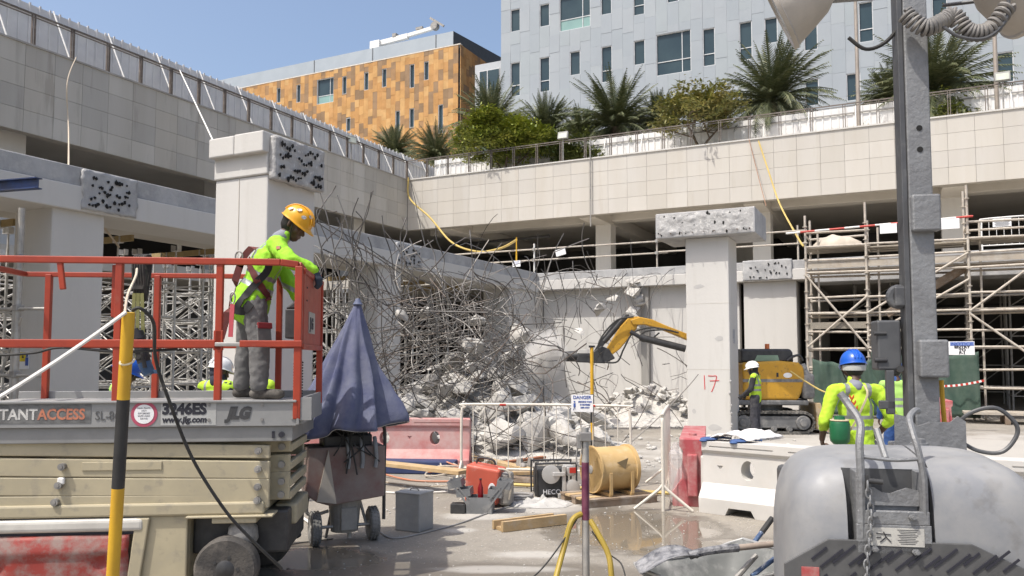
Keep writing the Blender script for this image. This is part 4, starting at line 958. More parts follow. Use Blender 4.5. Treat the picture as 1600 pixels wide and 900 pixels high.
q = MB(); q.add([(-.57, -.002, 1.30), (-.37, -.002, 1.30), (-.34, -.002, 1.40), (-.535, -.002, 1.40)], [(0, 1, 2, 3)])
text('lettering', 'JLG', .115, M('dark_grey_print', (.05, .05, .052), rough=.5), lift, (-.52, LY, 1.31), (R(90), 0, 0), bold=.008, sx=.92, shear=.3)
# control box with coiled cable on the gate
q = MB(); q.box((-.10, .55, 2.03), (.18, .26, .24)); q.add([(-.02, .42, 2.15), (-.02, .68, 2.15), (-.19, .68, 2.15), (-.19, .42, 2.15), (-.02, .42, 2.30), (-.02, .68, 2.30)], [(0, 3, 2, 1), (0, 4, 3), (1, 2, 5), (4, 5, 2, 3), (0, 1, 5, 4)]); q.build('control_box', blackp, lift, None, bevel=.012)
pts = [Vector((-.12 + (.012 if z < 1.75 else 0) , .55, z)) for z in (1.92, 1.85, 1.75)]
for k in range(110):
    t = k / 109; pts.append(Vector((-.10 + .035 * math.cos(k * .7) , .55 + .035 * math.sin(k * .7), 1.72 - .28 * t)))
MB().tube(bez(pts, 2), .0065, 6).build('coiled_cable', black, lift)
MB().tube(bez([(-2.5, -.01, 1.80), (-2.2, .0, 1.775), (-1.9, .0, 1.79), (-1.7, .01, 1.83), (-1.3, .02, 1.80), (-.9, .05, 1.82)], 8), .011, 6).build('hose', black, lift)
# strap bundle hung over the rail
st = thing('strap_bundle', (-2.92, 6.2, 2.1), 'black and olive strap bundle hung over the lift top rail', 'straps')
strapk = M('strap_black', (.03, .03, .028), (.055, .05, .045), .9, scale=20, dust=.2); strapo = M('strap_olive', (.17, .17, .06), (.22, .22, .09), .9, scale=20)
q = MB()
for k in range(5): dx = -.035 + k * .022; q.tube(bez([(dx, .03, .10), (dx * .9, -.03, .40), (dx * .7 + .01, .04, .46), (dx * .5 + .02, .10, .42), (dx * .4, .10, .15)], 5), .013, 6)
q.box((0, .02, .27), (.09, .06, .16)); q.build('strap_loops', strapk, st)
for k in range(3): q = MB(); q.bar((-.03 + k * .03, 0, .16), (-.05 + k * .05, .01, -.42 + .06 * k), .028, .006, up=(0, 1, 0)); q.build('strap_tail', strapo, st, None)
tl = thing('hand_tool', (-2.86, 6.14, 1.68), 'black power tool with blue end hanging from the lift straps', 'tool')
q = MB(); q.cyl((-.03, 0, .28), (.03, 0, .04), .045, .05); q.cyl((.02, -.05, .2), (.06, -.05, .0), .015); q.cyl((-.045, 0, .30), (-.03, 0, .27), .02)
for k in range(4): a = .24 - k * .05; q.cyl((-.02 + k * .013, 0, a), (-.015 + k * .013, 0, a - .02), .056)
q.build('body', blackp, tl); q = MB(); q.cyl((.03, 0, .04), (.075, 0, -.05), .05, .045); q.box((.12, 0, -.03), (.07, .03, .03)); q.build('blue_end', M('tool_blue', (.04, .10, .22), (.05, .1, .18), .5, dust=.2), tl)
# pink webbing and karabiner on the near post
wb = thing('pink_webbing', (-2.21, 6.28, 1.9), 'pink webbing sling hanging from a hook on the lift post', 'sling')
q = MB(); q.bar((0, 0, .28), (-.01, 0, .02), .035, .008, up=(0, 1, 0)); q.build('webbing', M('pink_web', (.55, .10, .12), (.48, .08, .1), .8), wb, None)
q = MB(); q.tube([Vector((.02 * math.sin(a), 0, .33 + .045 * math.cos(a))) for a in [k * .4488 for k in range(14)]], .006, 6, closed=True); q.build('hook', galv, wb)

# ================================================================== LIGHT TOWER
hoodm = M('tower_grey_hood', (.225, .232, .245), (.195, .20, .21), .40, .0, scale=2.2, dust=.42, dustc=(.285, .28, .27), dscale=3.5, up=.12, c3=(.17, .17, .172), bump=.03, bscale=90)
mastm = M('tower_mast_paint', (.215, .22, .225), (.17, .172, .176), .5, .2, scale=5, bump=.38, bscale=30, dust=.25, dustc=(.27, .27, .27), dscale=9)
mastd = M('tower_dark_steel', (.10, .102, .105), (.075, .076, .08), .5, .3, scale=6, dust=.25, dustc=(.25, .25, .24))
grillm = M('tower_grille_plate', (.10, .10, .10), (.08, .08, .08), .6, .2, scale=12, dust=.22, dustc=(.16, .155, .15), dscale=14)
tower = thing('light_tower', (1.86, 4.10, 0), 'dusty grey mobile light tower with rounded hood and tall mast', 'light tower', None, R(-10))
def superell(hx, hy, hz, e1, e2, nu=64, nv=40):
    q = MB(); sp = lambda w, m: math.copysign(abs(w) ** m, w)
    for j in range(nv + 1):
        a = -math.pi / 2 + math.pi * j / nv
        for i in range(nu):
            b = 2 * math.pi * i / nu
            q.v.append((hx * sp(math.cos(a), e1) * sp(math.cos(b), e2), hy * sp(math.cos(a), e1) * sp(math.sin(b), e2), hz * sp(math.sin(a), e1)))
    for j in range(nv):
        for i in range(nu): q.f.append((j * nu + i, j * nu + (i + 1) % nu, (j + 1) * nu + (i + 1) % nu, (j + 1) * nu + i)); q.m.append(0)
    return q
def boolean(mesh, cutters, smooth=35):
    o = bpy.data.objects.new('tmp', mesh); cs = []
    bmm = bmesh.new(); bmm.from_mesh(mesh); bmesh.ops.remove_doubles(bmm, verts=bmm.verts, dist=1e-5); bmesh.ops.recalc_face_normals(bmm, faces=bmm.faces); bmm.to_mesh(mesh); bmm.free()
    for c in cutters:
        me = c.mesh('cut', None)
        bmm = bmesh.new(); bmm.from_mesh(me); bmesh.ops.remove_doubles(bmm, verts=bmm.verts, dist=1e-5); bmesh.ops.recalc_face_normals(bmm, faces=bmm.faces); bmm.to_mesh(me); bmm.free()
        co = bpy.data.objects.new('cut', me); cs.append(co)
        md = o.modifiers.new('b', 'BOOLEAN'); md.object = co; md.operation = 'DIFFERENCE'; md.solver = 'EXACT'
    r = bake(o, cs); r.polygons.foreach_set('use_smooth', [True] * len(r.polygons)); r.set_sharp_from_angle(angle=R(smooth)); return r
hd = superell(.57, .37, .78, .38, .42); hd.v = [(x + .05, y - .19, z + .52 + .03 * (y / .37)) for x, y, z in hd.v]
cut = MB().bb(-.27, .09, -.8, -.40, .883, 1.249); seam = MB().box((.12, -.10, 1.30), (.012, .75, .09), (0, 0, R(-4)))
hm = boolean(hd.mesh('hood', None), [cut, seam], 40); hm.materials.append(hoodm); hood = link('hood', hm, tower)
def RZ(o): o.location.y = -.035; o.location.z = .36; o.scale.z = .747; return o
def RS(o, z): o.location.z += z; return o
q = MB(); q.bb(-.272, .092, -.42, -.39, .70, 1.19); RZ(q.build('recess_back', mastd, tower, None))
q = MB(); q.bb(-.235, -.20, -.53, -.40, .70, 1.19); q.bb(.03, .065, -.53, -.40, .70, 1.19); q.bb(-.20, .03, -.50, -.46, .885, .985)
RZ(q.build('recess_frame', mastm, tower, None, bevel=.006))
pl = [( -.20, 0), (.03, 0), (.03, .09), (-.02, .105), (-.06, .085), (-.085, .07), (-.12, .075), (-.15, .10), (-.20, .11)]
q = MB(); q.prism(pl, 0, .012, Matrix.Translation((0, -.50, .99)) @ Matrix.Rotation(R(90), 4, 'X')); RZ(q.build('scalloped_plate', mastm, tower, None))
q = MB(); q.box((-.085, -.535, .925), (.30, .016, .085)); RZ(q.build('lock_plate', mastm, tower, None, bevel=.012))
q = MB(); q.box((-.085, -.535, .80), (.31, .014, .17)); RZ(q.build('lower_plate', mastm, tower, None, bevel=.004))
q = MB()
for x, z in ((-.17, .945), (-.01, .935), (-.17, .745), (0, .735)): q.cyl((x, -.545, z), (x, -.562, z), .017, n=6); q.cyl((x, -.562, z), (x, -.572, z), .009, n=10)
RZ(tag(q.build('bolts', mastm, tower), kind='stuff'))
q = MB(); q.box((-.075, -.5435, .815), (.225, .003, .105)); RZ(q.build('rating_label', M('rating_label', (.46, .45, .41), (.40, .39, .36), .6, scale=20, c3=(.33, .32, .3)), tower, None))
q = MB(); cx, cz = -.13, .815
for a, b in (((0, .03), (.01, .0)), ((.01, 0), (-.015, -.03)), ((.01, 0), (.03, -.028)), ((-.03, .02), (.03, .015)), ((-.01, .0), (-.03, -.005))): q.bar((cx + a[0], -.5458, cz + a[1]), (cx + b[0], -.5458, cz + b[1]), .004, .006, up=(0, 1, 0))
for k in range(9): q.box((-.03 + .0 * k, -.5456, .858 - k * .010), (.085 - .012 * (k % 3), .001, .0028))
RZ(tag(q.build('label_print', signk, tower, None), kind='stuff'))
# grille below
pl = [(-.55, -.4), (-.55, .62), (-.36, .735), (-.02 + .25, .735), (.52, .60), (.52, -.4)]
q = MB(); q.prism([(a, b) for a, b in pl], 0, .012, Matrix.Translation((0, -.565, 0)) @ Matrix.Rotation(R(90), 4, 'X')); RS(q.build('grille', grillm, tower, None, bevel=.004), .215)
sl_me = MB().box((0, 0, 0), (.12, .006, .009)).mesh('slot', None); sl_me.materials.append(signk)
for row in range(3):
    for k in range(17):
        x = -.40 + k * .052; z = .887 - row * .118 - (.02 if k % 2 else 0)
        if x > .42: continue
        o = inst(sl_me, 'slot', tower, (x, -.579, z), (0, R(-40), 0)); o.scale = (1.05 if k % 3 else .7, 1, 1.1)
MB().box((-.44, -.579, .80), (.075, .006, .05)).build('red_decal', M('red_decal', (.40, .06, .06), dust=.3), tower, None)
# hook frame, rod and chain in front
def tb(name, pts, r, m=mastm, n=8):
    if name in ('hook_bar', 'cross_bar', 'stop_rod'): pts = [(a, b, c + .06) for a, b, c in pts]
    return MB().tube(bez(pts, 6), r, n).build(name, m, tower)
tb('hook_bar', [(-.215, -.56, .90), (-.215, -.57, 1.15), (-.215, -.56, 1.30), (-.20, -.52, 1.40), (-.235, -.46, 1.48), (-.265, -.44, 1.53)], .018)
tb('hook_bar', [(.045, -.56, .92), (.045, -.57, 1.15), (.03, -.56, 1.28), (.02, -.52, 1.36), (.03, -.45, 1.42), (.07, -.40, 1.45), (.09, -.38, 1.445)], .015)
tb('cross_bar', [(-.21, -.565, 1.255), (-.08, -.57, 1.243), (.04, -.565, 1.25)], .009); tb('stop_rod', [(-.10, -.40, 1.36), (-.095, -.45, 1.30), (-.09, -.50, 1.24)], .016)
q = MB(); q.cyl((-.19, -.57, 1.21), (-.125, -.57, 1.205), .012); q.box((-.20, -.565, 1.20), (.03, .03, .07)); q.build('latch', blackp, tower)
lk_ = MB().tube([Vector((.011 * math.cos(a), 0, .022 * math.sin(a))) for a in [k * .5236 for k in range(12)]], .0045, 6, closed=True).mesh('chain_link'); lk_.materials.append(mastm)
for k in range(22): inst(lk_, 'chain_link', tower, (-.195 + .012 * math.sin(k * .4), -.60 + .006 * (k % 2), 1.19 - k * .031), (0, 0, 0 if k % 2 else R(80)))
q = MB(); q.cyl((.22, .05, 1.27), (.22, .05, 1.32), .045, n=8); q.cyl((.22, .05, 1.32), (.22, .05, 1.34), .03, n=8); q.build('filler_cap', mastm, tower)
q = MB()
for y in (-.34, -.2, -.05): q.sphere((.12 - .05 * y, y, 1.262 + .035 * y + (.0)), (.012, .02, .012), 8, 6)
tag(q.build('hinge_studs', mastd, tower), kind='stuff')
# mast
mx, my = .50, .76
q = MB(); q.bb(mx - .10, mx + .035, my - .07, my + .06, 1.0, 5.2); q.build('mast_section', mastm, tower, None, bevel=.008)
q = MB(); q.bb(mx - .135, mx - .102, my - .06, my + .05, 1.15, 4.3); q.build('side_channel', mastd, tower, None, bevel=.005)
q = MB(); q.bb(mx - .085, mx + .075, my - .13, my - .072, 1.64, 1.86); q.build('clamp_block', mastm, tower, None, bevel=.012)
q = MB(); q.bb(mx - .10, mx + .06, my - .125, my - .072, 2.50, 2.72); q.build('clamp_block', mastm, tower, None, bevel=.012)
for z in (3.0, 3.13): MB().cyl((mx - .03, my - .0735, z), (mx - .03, my - .069, z), .017, n=16).build('mast_hole', holem, tower)
q = MB(); q.bb(-.35, .75, .1, 1.0, .45, 1.08); q.build('chassis', mastd, tower, None, bevel=.03)
q = MB(); q.bb(mx - .20, mx + .13, my - .12, my + .16, 1.05, 1.245); q.build('mast_base', mastm, tower, None, bevel=.01)
pl = [(-.24, 0), (.14, 0), (.14, .17), (.10, .20), (.06, .165), (-.05, .165), (-.12, .14), (-.16, .19), (-.24, .21)]
q = MB(); q.prism(pl, 0, .015, Matrix.Translation((mx, my - .14, 1.22)) @ Matrix.Rotation(R(90), 4, 'X')); q.build('base_bracket', mastm, tower, None)
q = MB(); q.lathe([(.0, -.02), (.07, -.02), (.075, 0), (.07, .02), (.03, .02), (.03, -.02)], 18, Matrix.Translation((mx - .16, my - .02, 2.12)) @ Matrix.Rotation(R(90), 4, 'X')); q.bb(mx - .19, mx - .1, my - .05, my + .02, 2.06, 2.18); q.build('sheave', mastd, tower, None, bevel=.01)
q = MB(); q.bb(mx - .29, mx - .155, my - .03, my + .12, 1.68, 1.98); q.build('control_case', mastd, tower, None, bevel=.012)
q = MB(); q.cyl((mx - .31, my - .03, 1.90), (mx - .24, my - .03, 1.90), .012); q.cyl((mx - .31, my - .03, 1.74), (mx - .24, my - .03, 1.74), .014); q.cyl((mx - .17, my - .05, 1.69), (mx - .17, my - .02, 1.69), .02); q.build('case_latch', blackp, tower)
q = MB(); q.bb(mx - .25, mx - .205, my - .05, my - .01, 1.42, 1.68); q.bb(mx - .29, mx - .205, my - .05, my - .01, 1.45, 1.50); q.build('lever', mastd, tower, None, bevel=.005)
tb('hose_loop', [(mx + .10, my - .05, 1.30), (mx + .16, my - .1, 1.42), (mx + .30, my - .12, 1.47), (mx + .40, my - .12, 1.40), (mx + .42, my - .12, 1.32), (mx + .34, my - .12, 1.22), (mx + .22, my - .1, 1.22), (mx + .12, my - .08, 1.28)], .012, mastd)
tb('yellow_lead', [(mx + .085, my + .05, 1.62), (mx + .09, my + .05, 1.45), (mx + .10, my + .04, 1.28), (mx + .12, my, 1.2)], .014, yelp)
# lamp heads and coiled cable near the top
dish = M('lamp_dish', (.46, .42, .37), (.38, .345, .30), .55, .1, scale=4, dust=.35, bump=.15, bscale=30)
def lamp(x, y, z, ax, label):
    mt = Matrix.Translation((x, y, z)) @ Matrix.Scale(1.3, 4) @ Vector(ax).to_track_quat('Z', 'Y').to_matrix().to_4x4()
    q = MB(); q.lathe([(.0, -.24), (.07, -.235), (.09, -.2), (.13, -.15), (.17, -.05), (.195, .02), (.205, .025), (.205, .045), (.19, .045), (.16, -.03), (.08, -.16), (0, -.18)], 32, mt)
    o = q.build('lamp_head', dish, tower); q = MB(); q.lathe([(0, .03), (.188, .03), (.188, .036), (0, .036)], 28, mt); q.build('lamp_glass', M('lamp_glass', (.5, .5, .48), rough=.15), o)
    q = MB(); q.cyl(mt @ Vector((.15, 0, -.1)), mt @ Vector((.28, .0, -.22)), .012); q.build('lamp_bracket', mastd, o); MB().box(mt @ Vector((.0, 0, -.26)), (.07, .07, .07)).build('lamp_socket', mastd, o)
for lp, ax in ((P(1226, 8, 4.72), (-.88, .25, -.40)), (P(1600, -12, 4.72), (.93, .25, -.25))):
    l_ = Matrix.Rotation(R(10), 3, 'Z') @ (lp - tower.location); lamp(l_.x, l_.y, l_.z, ax, '')
pts = []; path = bez([(mx - .12, my - .16, 3.80), (mx - .02, my - .18, 3.70), (mx + .08, my - .18, 3.73), (mx + .14, my - .18, 3.76), (mx + .22, my - .18, 3.66), (mx + .33, my - .18, 3.66), (mx + .44, my - .17, 3.80)], 30)
for k, p in enumerate(path):
    d = (path[min(k + 1, len(path) - 1)] - path[max(k - 1, 0)]).normalized(); x_, y_, _ = basis(d); a = k * 1.15; pts.append(p + (x_ * math.cos(a) + y_ * math.sin(a)) * .042)
MB().tube(bez(pts, 3), .0115, 6).build('coiled_cable', M('grey_cable', (.13, .13, .13), (.17, .16, .15), .7, dust=.3), tower)
tb('lamp_lead', [(mx + .05, my - .2, 3.72), (mx + .15, my - .22, 3.62), (mx + .3, my - .22, 3.60), (mx + .42, my - .2, 3.72), (mx + .43, my - .2, 3.9)], .010, mastd)
tb('lamp_lead', [(.10, my, 3.74), (.2, my, 3.66), (.32, my, 3.70), (.42, my - .05, 3.82)], .012, black)
q = MB(); q.bar((-.2, my + .1, 4.05), (1.5, my + .1, 4.05), .06, .06); q.build('lamp_arm', mastm, tower, None, bevel=.006)
# ================================================================== POSTS NEAR THE CAMERA
yb = thing('striped_post', P(178, 930, 4.4) , 'near yellow and black striped post leaning before the scissor lift', 'post')
yb.location = (0, 0, 0)
pA, pB = P(201, 488, 4.4), P(171, 985, 4.55); cuts = [0, .272, .55, 1.0]; mt_ = [yelp, blkp, yelp]
for k in range(3): MB().cyl(pA.lerp(pB, cuts[k]), pA.lerp(pB, cuts[k + 1]), .034, n=20).build('yellow_band' if k != 1 else 'black_band', mt_[k], yb)
q = MB(); q.tube([pA + Vector((.036 * math.cos(a), .036 * math.sin(a), -.27 + .02 * math.sin(a))) for a in [k * .3 for k in range(21)]], .006, 5, closed=True); q.build('tape_wrap', M('pale_tape', (.6, .52, .35)), yb)
hose('white_rope', sag(pA + Vector((0, -.03, -.0)), P(-60, 655, 3.9), .02), .011, ropew, 'thick white rope running from striped post to the lower left')
hose('black_cable', bez([pA + Vector((.02, 0, .01)), P(220, 482, 4.4), P(240, 505, 4.5), P(243, 560, 4.6), P(262, 620, 4.7), P(300, 715, 4.9), P(350, 795, 5.0), P(390, 840, 5.1), P(440, 888, 5.3)], 8), .010, black, 'black cable running from striped post down past the front wheel', 'cable')
hose('beige_rope', bez([pA + Vector((-.01, -.02, .0)), P(200, 460, 4.5), P(212, 432, 4.9), P(214, 420, 5.5)], 6), .008, cordm, 'short beige rope tying striped post to the lift rail')
gp = thing('scaffold_pole', (0, 0, 0), 'upright grey scaffold pole with maroon wrap near the wheelbarrow', 'pole')
gA, gB = P(914, 668, 5.4), P(916, 965, 5.4); gp.location = (gB.x, gB.y, 0); gz = gA.z
MB().cyl((0, 0, 0), (0, 0, gz), .025, n=16).build('tube', galv, gp); MB().cyl((0, 0, P(914, 812, 5.4).z), (0, 0, P(914, 722, 5.4).z), .0262, n=16).build('maroon_wrap', M('maroon_tape', (.10, .02, .05), (.16, .05, .08), .4, scale=14), gp)
q = MB(); q.box((-.0, 0, gz - .06), (.08, .08, .06)); q.box((-.045, -.01, gz - .09), (.03, .04, .1)); q.build('clamp', galvd, gp, None, bevel=.006)
MB().tube(bez([(-.045, 0, gz - .1), (-.06, 0, gz - .2), (-.05, 0, gz - .25), (-.02, 0, gz - .26)], 5), .006, 6).build('hook', galvd, gp)
MB().cyl((0, 0, 0), (0, 0, .012), .09, n=12).build('foot_plate', galvd, gp)
hose('yellow_hose', bez([gp.location + Vector((-.03, 0, P(914, 803, 5.4).z)), P(893, 815, 5.35), P(880, 860, 5.3), P(868, 905, 5.2), P(855, 960, 5.1)], 8), .019, M('yellow_hose_dark', (.36, .26, .035), (.30, .21, .03), .5, dust=.2), 'yellow hose sloping left from grey pole', 'hose', 10)
hose('yellow_hose', bez([gp.location + Vector((.03, 0, P(914, 813, 5.4).z)), P(935, 835, 5.35), P(950, 865, 5.3), P(955, 895, 5.25), P(958, 960, 5.2)], 8), .019, MATS['yellow_hose_dark'], 'yellow hose bending right from grey pole', 'hose', 10)
hose('black_cable', bez([P(905, 805, 5.38), P(880, 845, 5.3), P(850, 885, 5.2), P(826, 908, 5.1)], 6), .005, black, 'thin black cable left of the grey pole', 'cable')
hose('black_cable', bez([P(925, 830, 5.38), P(948, 862, 5.35), P(970, 880, 5.3), P(978, 905, 5.2)], 6), .005, black, 'thin black cable right of the grey pole', 'cable')
# ================================================================== CLOSED UMBRELLA AND PUMP CART
ub = thing('umbrella', (P(553, 600, 7.7).x, 7.7, 0), 'closed dusty blue umbrella covering the pump cart', 'umbrella')
topz, hemz = P(560, 474, 7.7).z, P(553, 672, 7.7).z
UR = [(.15, .26, .85), (1.25, .26, .7), (2.2, .22, .75), (3.05, .30, 1.0), (3.80, .17, .62), (4.28, .13, .80), (4.92, .24, .62), (5.50, .14, .72)]
q = MB(); nt_u, nv_u = 140, 34; cx0, cx1 = P(559, 474, 7.7).x - ub.location.x, P(537, 680, 7.7).x - ub.location.x
for j in range(nv_u + 1):
    t = j / nv_u
    for i in range(nt_u):
        a = 2 * math.pi * i / nt_u; fold = -.42
        for a_i, w_i, h_i in UR: fold += h_i * math.exp(-((((a - a_i - .12 * math.sin(t * 5 + a_i) + math.pi) % (2 * math.pi)) - math.pi) / w_i) ** 2)
        amp = .62 * t ** .5
        r = (.025 + .45 * t ** 1.12) * (1 + amp * fold) * (1 + .16 * smoothn((math.cos(a) * 2, math.sin(a) * 2, t * 3)) + .035 * t * smoothn((math.cos(a) * 7, math.sin(a) * 7, t * 9)))
        z = topz + (hemz - topz) * t + (.02 * fold * t ** 4) + .16 * t ** 3 * smoothn((math.cos(a) * 1.5, math.sin(a) * 1.5, 5))
        q.v.append((cx0 + (cx1 - cx0) * t + r * math.cos(a) * 1.02, r * math.sin(a) * .85, z + .05 * t ** 3 * math.cos(a)))
for j in range(nv_u):
    for i in range(nt_u): q.f.append((j * nt_u + i, j * nt_u + (i + 1) % nt_u, (j + 1) * nt_u + (i + 1) % nt_u, (j + 1) * nt_u + i)); q.m.append(0)
bluef = M('blue_canvas', (.058, .068, .145), (.078, .088, .17), .9, scale=3, dust=.5, dustc=(.15, .16, .215), dscale=3.5, bump=.25, bscale=18)
o = q.build('canopy', bluef, ub, 60); s_ = o.modifiers.new('thick', 'SOLIDIFY'); s_.thickness = .005
MB().tube([(cx1 + (cx0 - cx1) * 0 - .0 + q.v[nv_u * nt_u + i][0] - cx1, q.v[nv_u * nt_u + i][1], q.v[nv_u * nt_u + i][2]) for i in range(nt_u)], .004, 4, closed=True).build('hem', ropew, ub)
MB().cyl((cx1 * .0 - .03, .02, .05), (cx0, 0, topz + .02), .021, n=12).build('pole', galv, ub)
MB().lathe([(0, topz + .05), (.02, topz + .045), (.035, topz + .01), (.05, topz - .01), (.03, topz - .03)], 14, Matrix.Translation((cx0, 0, 0))).build('finial', M('umbrella_cap', (.10, .12, .2), dust=.3), ub)
ct = thing('pump_cart', (P(540, 600, 7.75).x, 7.78, 0), 'dusty red two-wheeled pump cart under the blue umbrella', 'cart', None, R(22))
tankm = M('dusty_red_tank', (.20, .10, .085), (.17, .09, .08), .7, scale=3, dust=.55, dustc=(.24, .20, .18), dscale=4)
q = MB(); pl = [(-.30, .42), (-.18, .38), (.34, .44), (.34, .92), (-.38, .92), (-.40, .50)]
q.prism(pl, -.22, .22, Matrix.Rotation(R(90), 4, 'X')); q.build('tank', tankm, ct, None, bevel=.012)
q = MB(); q.prism([(-.30, .43), (-.12, .40), (-.20, .90)], 0, .02, Matrix.Translation((0, -.222, 0)) @ Matrix.Rotation(R(90), 4, 'X')); q.build('pale_flap', M('pale_flap', (.45, .40, .34), dust=.3), ct, None)
q = MB(); q.cyl((0, 0, .10), (0, 0, .42), .13, .16, n=20); q.cyl((0, 0, .40), (0, 0, .44), .175, .175, n=20); q.bb(-.06, .09, -.16, -.12, .13, .34); q.build('motor_housing', M('dusty_grey_metal', (.28, .27, .25), (.22, .21, .2), .6, .2, dust=.4), ct, None, bevel=.006)
q = MB(); q.box((0, 0, .97), (.46, .3, .11)); q.cyl((-.18, -.05, 1.0), (.2, -.05, 1.0), .06); q.cyl((-.1, .08, 1.02), (.22, .08, 1.02), .05); q.build('pump_head', blackp, ct, None, bevel=.015)
for k, xx in enumerate((-.29, .27)):
    mt = Matrix.Translation((xx, -.08 if k == 0 else -.02, .155)) @ Matrix.Rotation(R(90), 4, 'Y')
    q = MB(); n_ = 48
    q.lathe([(.07, -.035), (.10, -.048), (.135, -.048), (.152, -.036), (.155, 0), (.152, .036), (.135, .048), (.10, .048), (.07, .035)], n_, mt)
    for a in range(26):
        th = a * 2 * math.pi / 26
        for s in (-1, 0, 1): q.box(mt @ Vector((.154 * math.cos(th + s * .06), .154 * math.sin(th + s * .06), s * .028)), (.018, .018, .012), mt.to_3x3() @ Matrix.Rotation(th, 3, 'Z'))
    w = q.build('wheel', M('cart_tyre', (.07, .07, .068), (.05, .05, .048), .85, scale=6, dust=.52, dustc=(.32, .31, .29)), ct)
    q = MB(); q.lathe([(0, -.03), (.03, -.045), (.03, -.03), (.072, -.02), (.072, .02), (.03, .03), (.03, .045), (0, .05)], 20, mt); q.build('rim', M('rim_pale', (.42, .41, .38), dust=.4), w)
q = MB(); q.cyl((-.29, -.05, .155), (.27, -.05, .155), .016, n=8); q.build('axle', galv, ct)
q = MB()
q.tube(bez([(.36, -.1, .20), (.36, -.1, .7), (.36, -.1, 1.05), (.30, -.12, 1.10), (.1, -.16, 1.08)], 6), .017, 8); q.build('handle', blackp, ct)
q = MB(); q.tube(bez([(-.36, -.05, .42), (-.36, -.05, .30), (-.28, -.05, .28), (-.16, -.03, .30)], 6), .016, 8); q.build('foot_bar', galvd, ct)
q = MB(); q.cyl((-.1, .02, .40), (-.16, .1, .02), .014); q.build('stand_leg', galvd, ct); q = MB(); q.cyl((.12, -.02, .46), (.2, -.05, .16), .014); q.build('stand_leg', galvd, ct)
rs = random.Random(33)
for k in range(7):
    x = rs.uniform(-.3, .28); q = MB(); q.tube(bez([(x, -.1, 1.02), (x - .05, -.2, 1.08 + rs.uniform(0, .1)), (x + rs.uniform(-.15, .15), -.26, .95), (x + rs.uniform(-.2, .2), -.26, .75 + rs.uniform(-.1, .1))], 6), .0075, 6); q.build('cable', black, ct)
for k in range(3):
    x = -.02 + k * .13; q = MB(); q.tube(bez([(x, -.2, 1.0), (x, -.245, .93), (x + .01, -.25, .8), (x, -.25, .72)], 4), .02, 7, rs=None); q.build('plug', M('grey_plug', (.25, .26, .27), dust=.3), ct)
for k, (pts) in enumerate(([(490, 745), (462, 760), (448, 790), (455, 820), (430, 850)], [(492, 760), (475, 790), (462, 830), (450, 848)], [(488, 772), (470, 772), (455, 800), (468, 835), (452, 838)])):
    hose('black_hose', bez([P(x, y, 7.55 - .12 * i) for i, (x, y) in enumerate(pts)], 8), .017, black, ('upper', 'middle', 'lower')[k] + ' black hose looping between cart and scissor lift', 'hose')
# ================================================================== STEEL BOX
bx = thing('steel_box', (G(645, 831).x, G(645, 831).y + .12, 0), 'dented grey steel box on the wet floor beside the cart', 'box', None, R(-28))
boxm = M('dented_grey_steel', (.33, .335, .335), (.25, .255, .255), .55, .25, scale=5, dust=.35, dustc=(.40, .39, .37), bump=.25, bscale=9)
MB().bb(-.15, .15, -.13, .13, .0, .385).build('case', boxm, bx, None, bevel=.012); MB().bb(-.155, .155, -.135, .135, .37, .392).build('lid', boxm, bx, None, bevel=.008)
MB().tube(bez([(-.05, 0, .392), (-.04, 0, .41), (.04, 0, .41), (.05, 0, .392)], 4), .007, 6).build('handle', galvd, bx)
MB().bb(-.156, -.152, -.10, .02, .06, .14).build('worn_label', M('worn_label', (.20, .21, .21), (.3, .3, .3), .7, scale=25), bx, None)
# ================================================================== WATER-FILLED BARRIERS
def barrier_mesh(L=1.9):
    h = [(-.24, 0), (.24, 0), (.25, .17), (.13, .33), (.115, .66), (.15, .70), (.15, .80), (-.15, .80), (-.15, .70), (-.115, .66), (-.13, .33), (-.25, .17)]
    q = MB(); n = len(h); xs = [0, .04, L - .04, L]
    for i, x in enumerate(xs):
        s = .93 if i in (0, 3) else 1
        q.v += [(x, y * s, z if z < .01 else z * (1 if i in (1, 2) else .985)) for y, z in h]
    for i in range(3):
        for j in range(n): q.f.append((i * n + j, i * n + (j + 1) % n, (i + 1) * n + (j + 1) % n, (i + 1) * n + j)); q.m.append(0)
    q.f += [tuple(range(n - 1, -1, -1)), tuple(range(3 * n, 4 * n))]; q.m += [0, 0]
    cuts = []
    for cx in (.55, 1.35):
        c = MB(); c.lathe([(.095, -.5), (.075, 0), (.095, .5)], 24, Matrix.Translation((cx, 0, .50)) @ Matrix.Diagonal((1, 1, 1.35, 1)) @ Matrix.Rotation(R(90), 4, 'X')); cuts.append(c)
    for cx in (.5, 1.4): c = MB(); c.prism([(cx - .2, -.05), (cx + .2, -.05), (cx + .13, .085), (cx - .13, .085)], -.5, .5, Matrix.Rotation(R(90), 4, 'X')); cuts.append(c)
    for cx in (.22, .95): c = MB(); c.prism([(cx - .035, .53), (cx, .48), (cx + .035, .53)], .10, .2, Matrix.Rotation(R(90), 4, 'X')); cuts.append(c)
    for x0, x1 in ((.1, .85), (1.02, 1.75)): c = MB(); c.bb(x0, x1, -.2, -.135, .735, .75); cuts.append(c)
    return boolean(q.mesh('barrier', None), cuts, 30)
BME = barrier_mesh()
def water_barrier(loc, rz, mat, label, z=0.0):
    t = thing('water_barrier', (loc[0], loc[1], z), label, 'barrier', None, rz)
    me = BME.copy(); me.materials.clear(); me.materials.append(mat); o = link('shell', me, t); bevel_mod(o, .018, 3)
    MB().cyl((.4, 0, .80), (.4, 0, .825), .045, n=14).build('filler_cap', mat, t); q = MB(); q.bb(-.06, .01, -.06, .06, .12, .62); q.build('end_tongue', mat, t, None, bevel=.02); return t
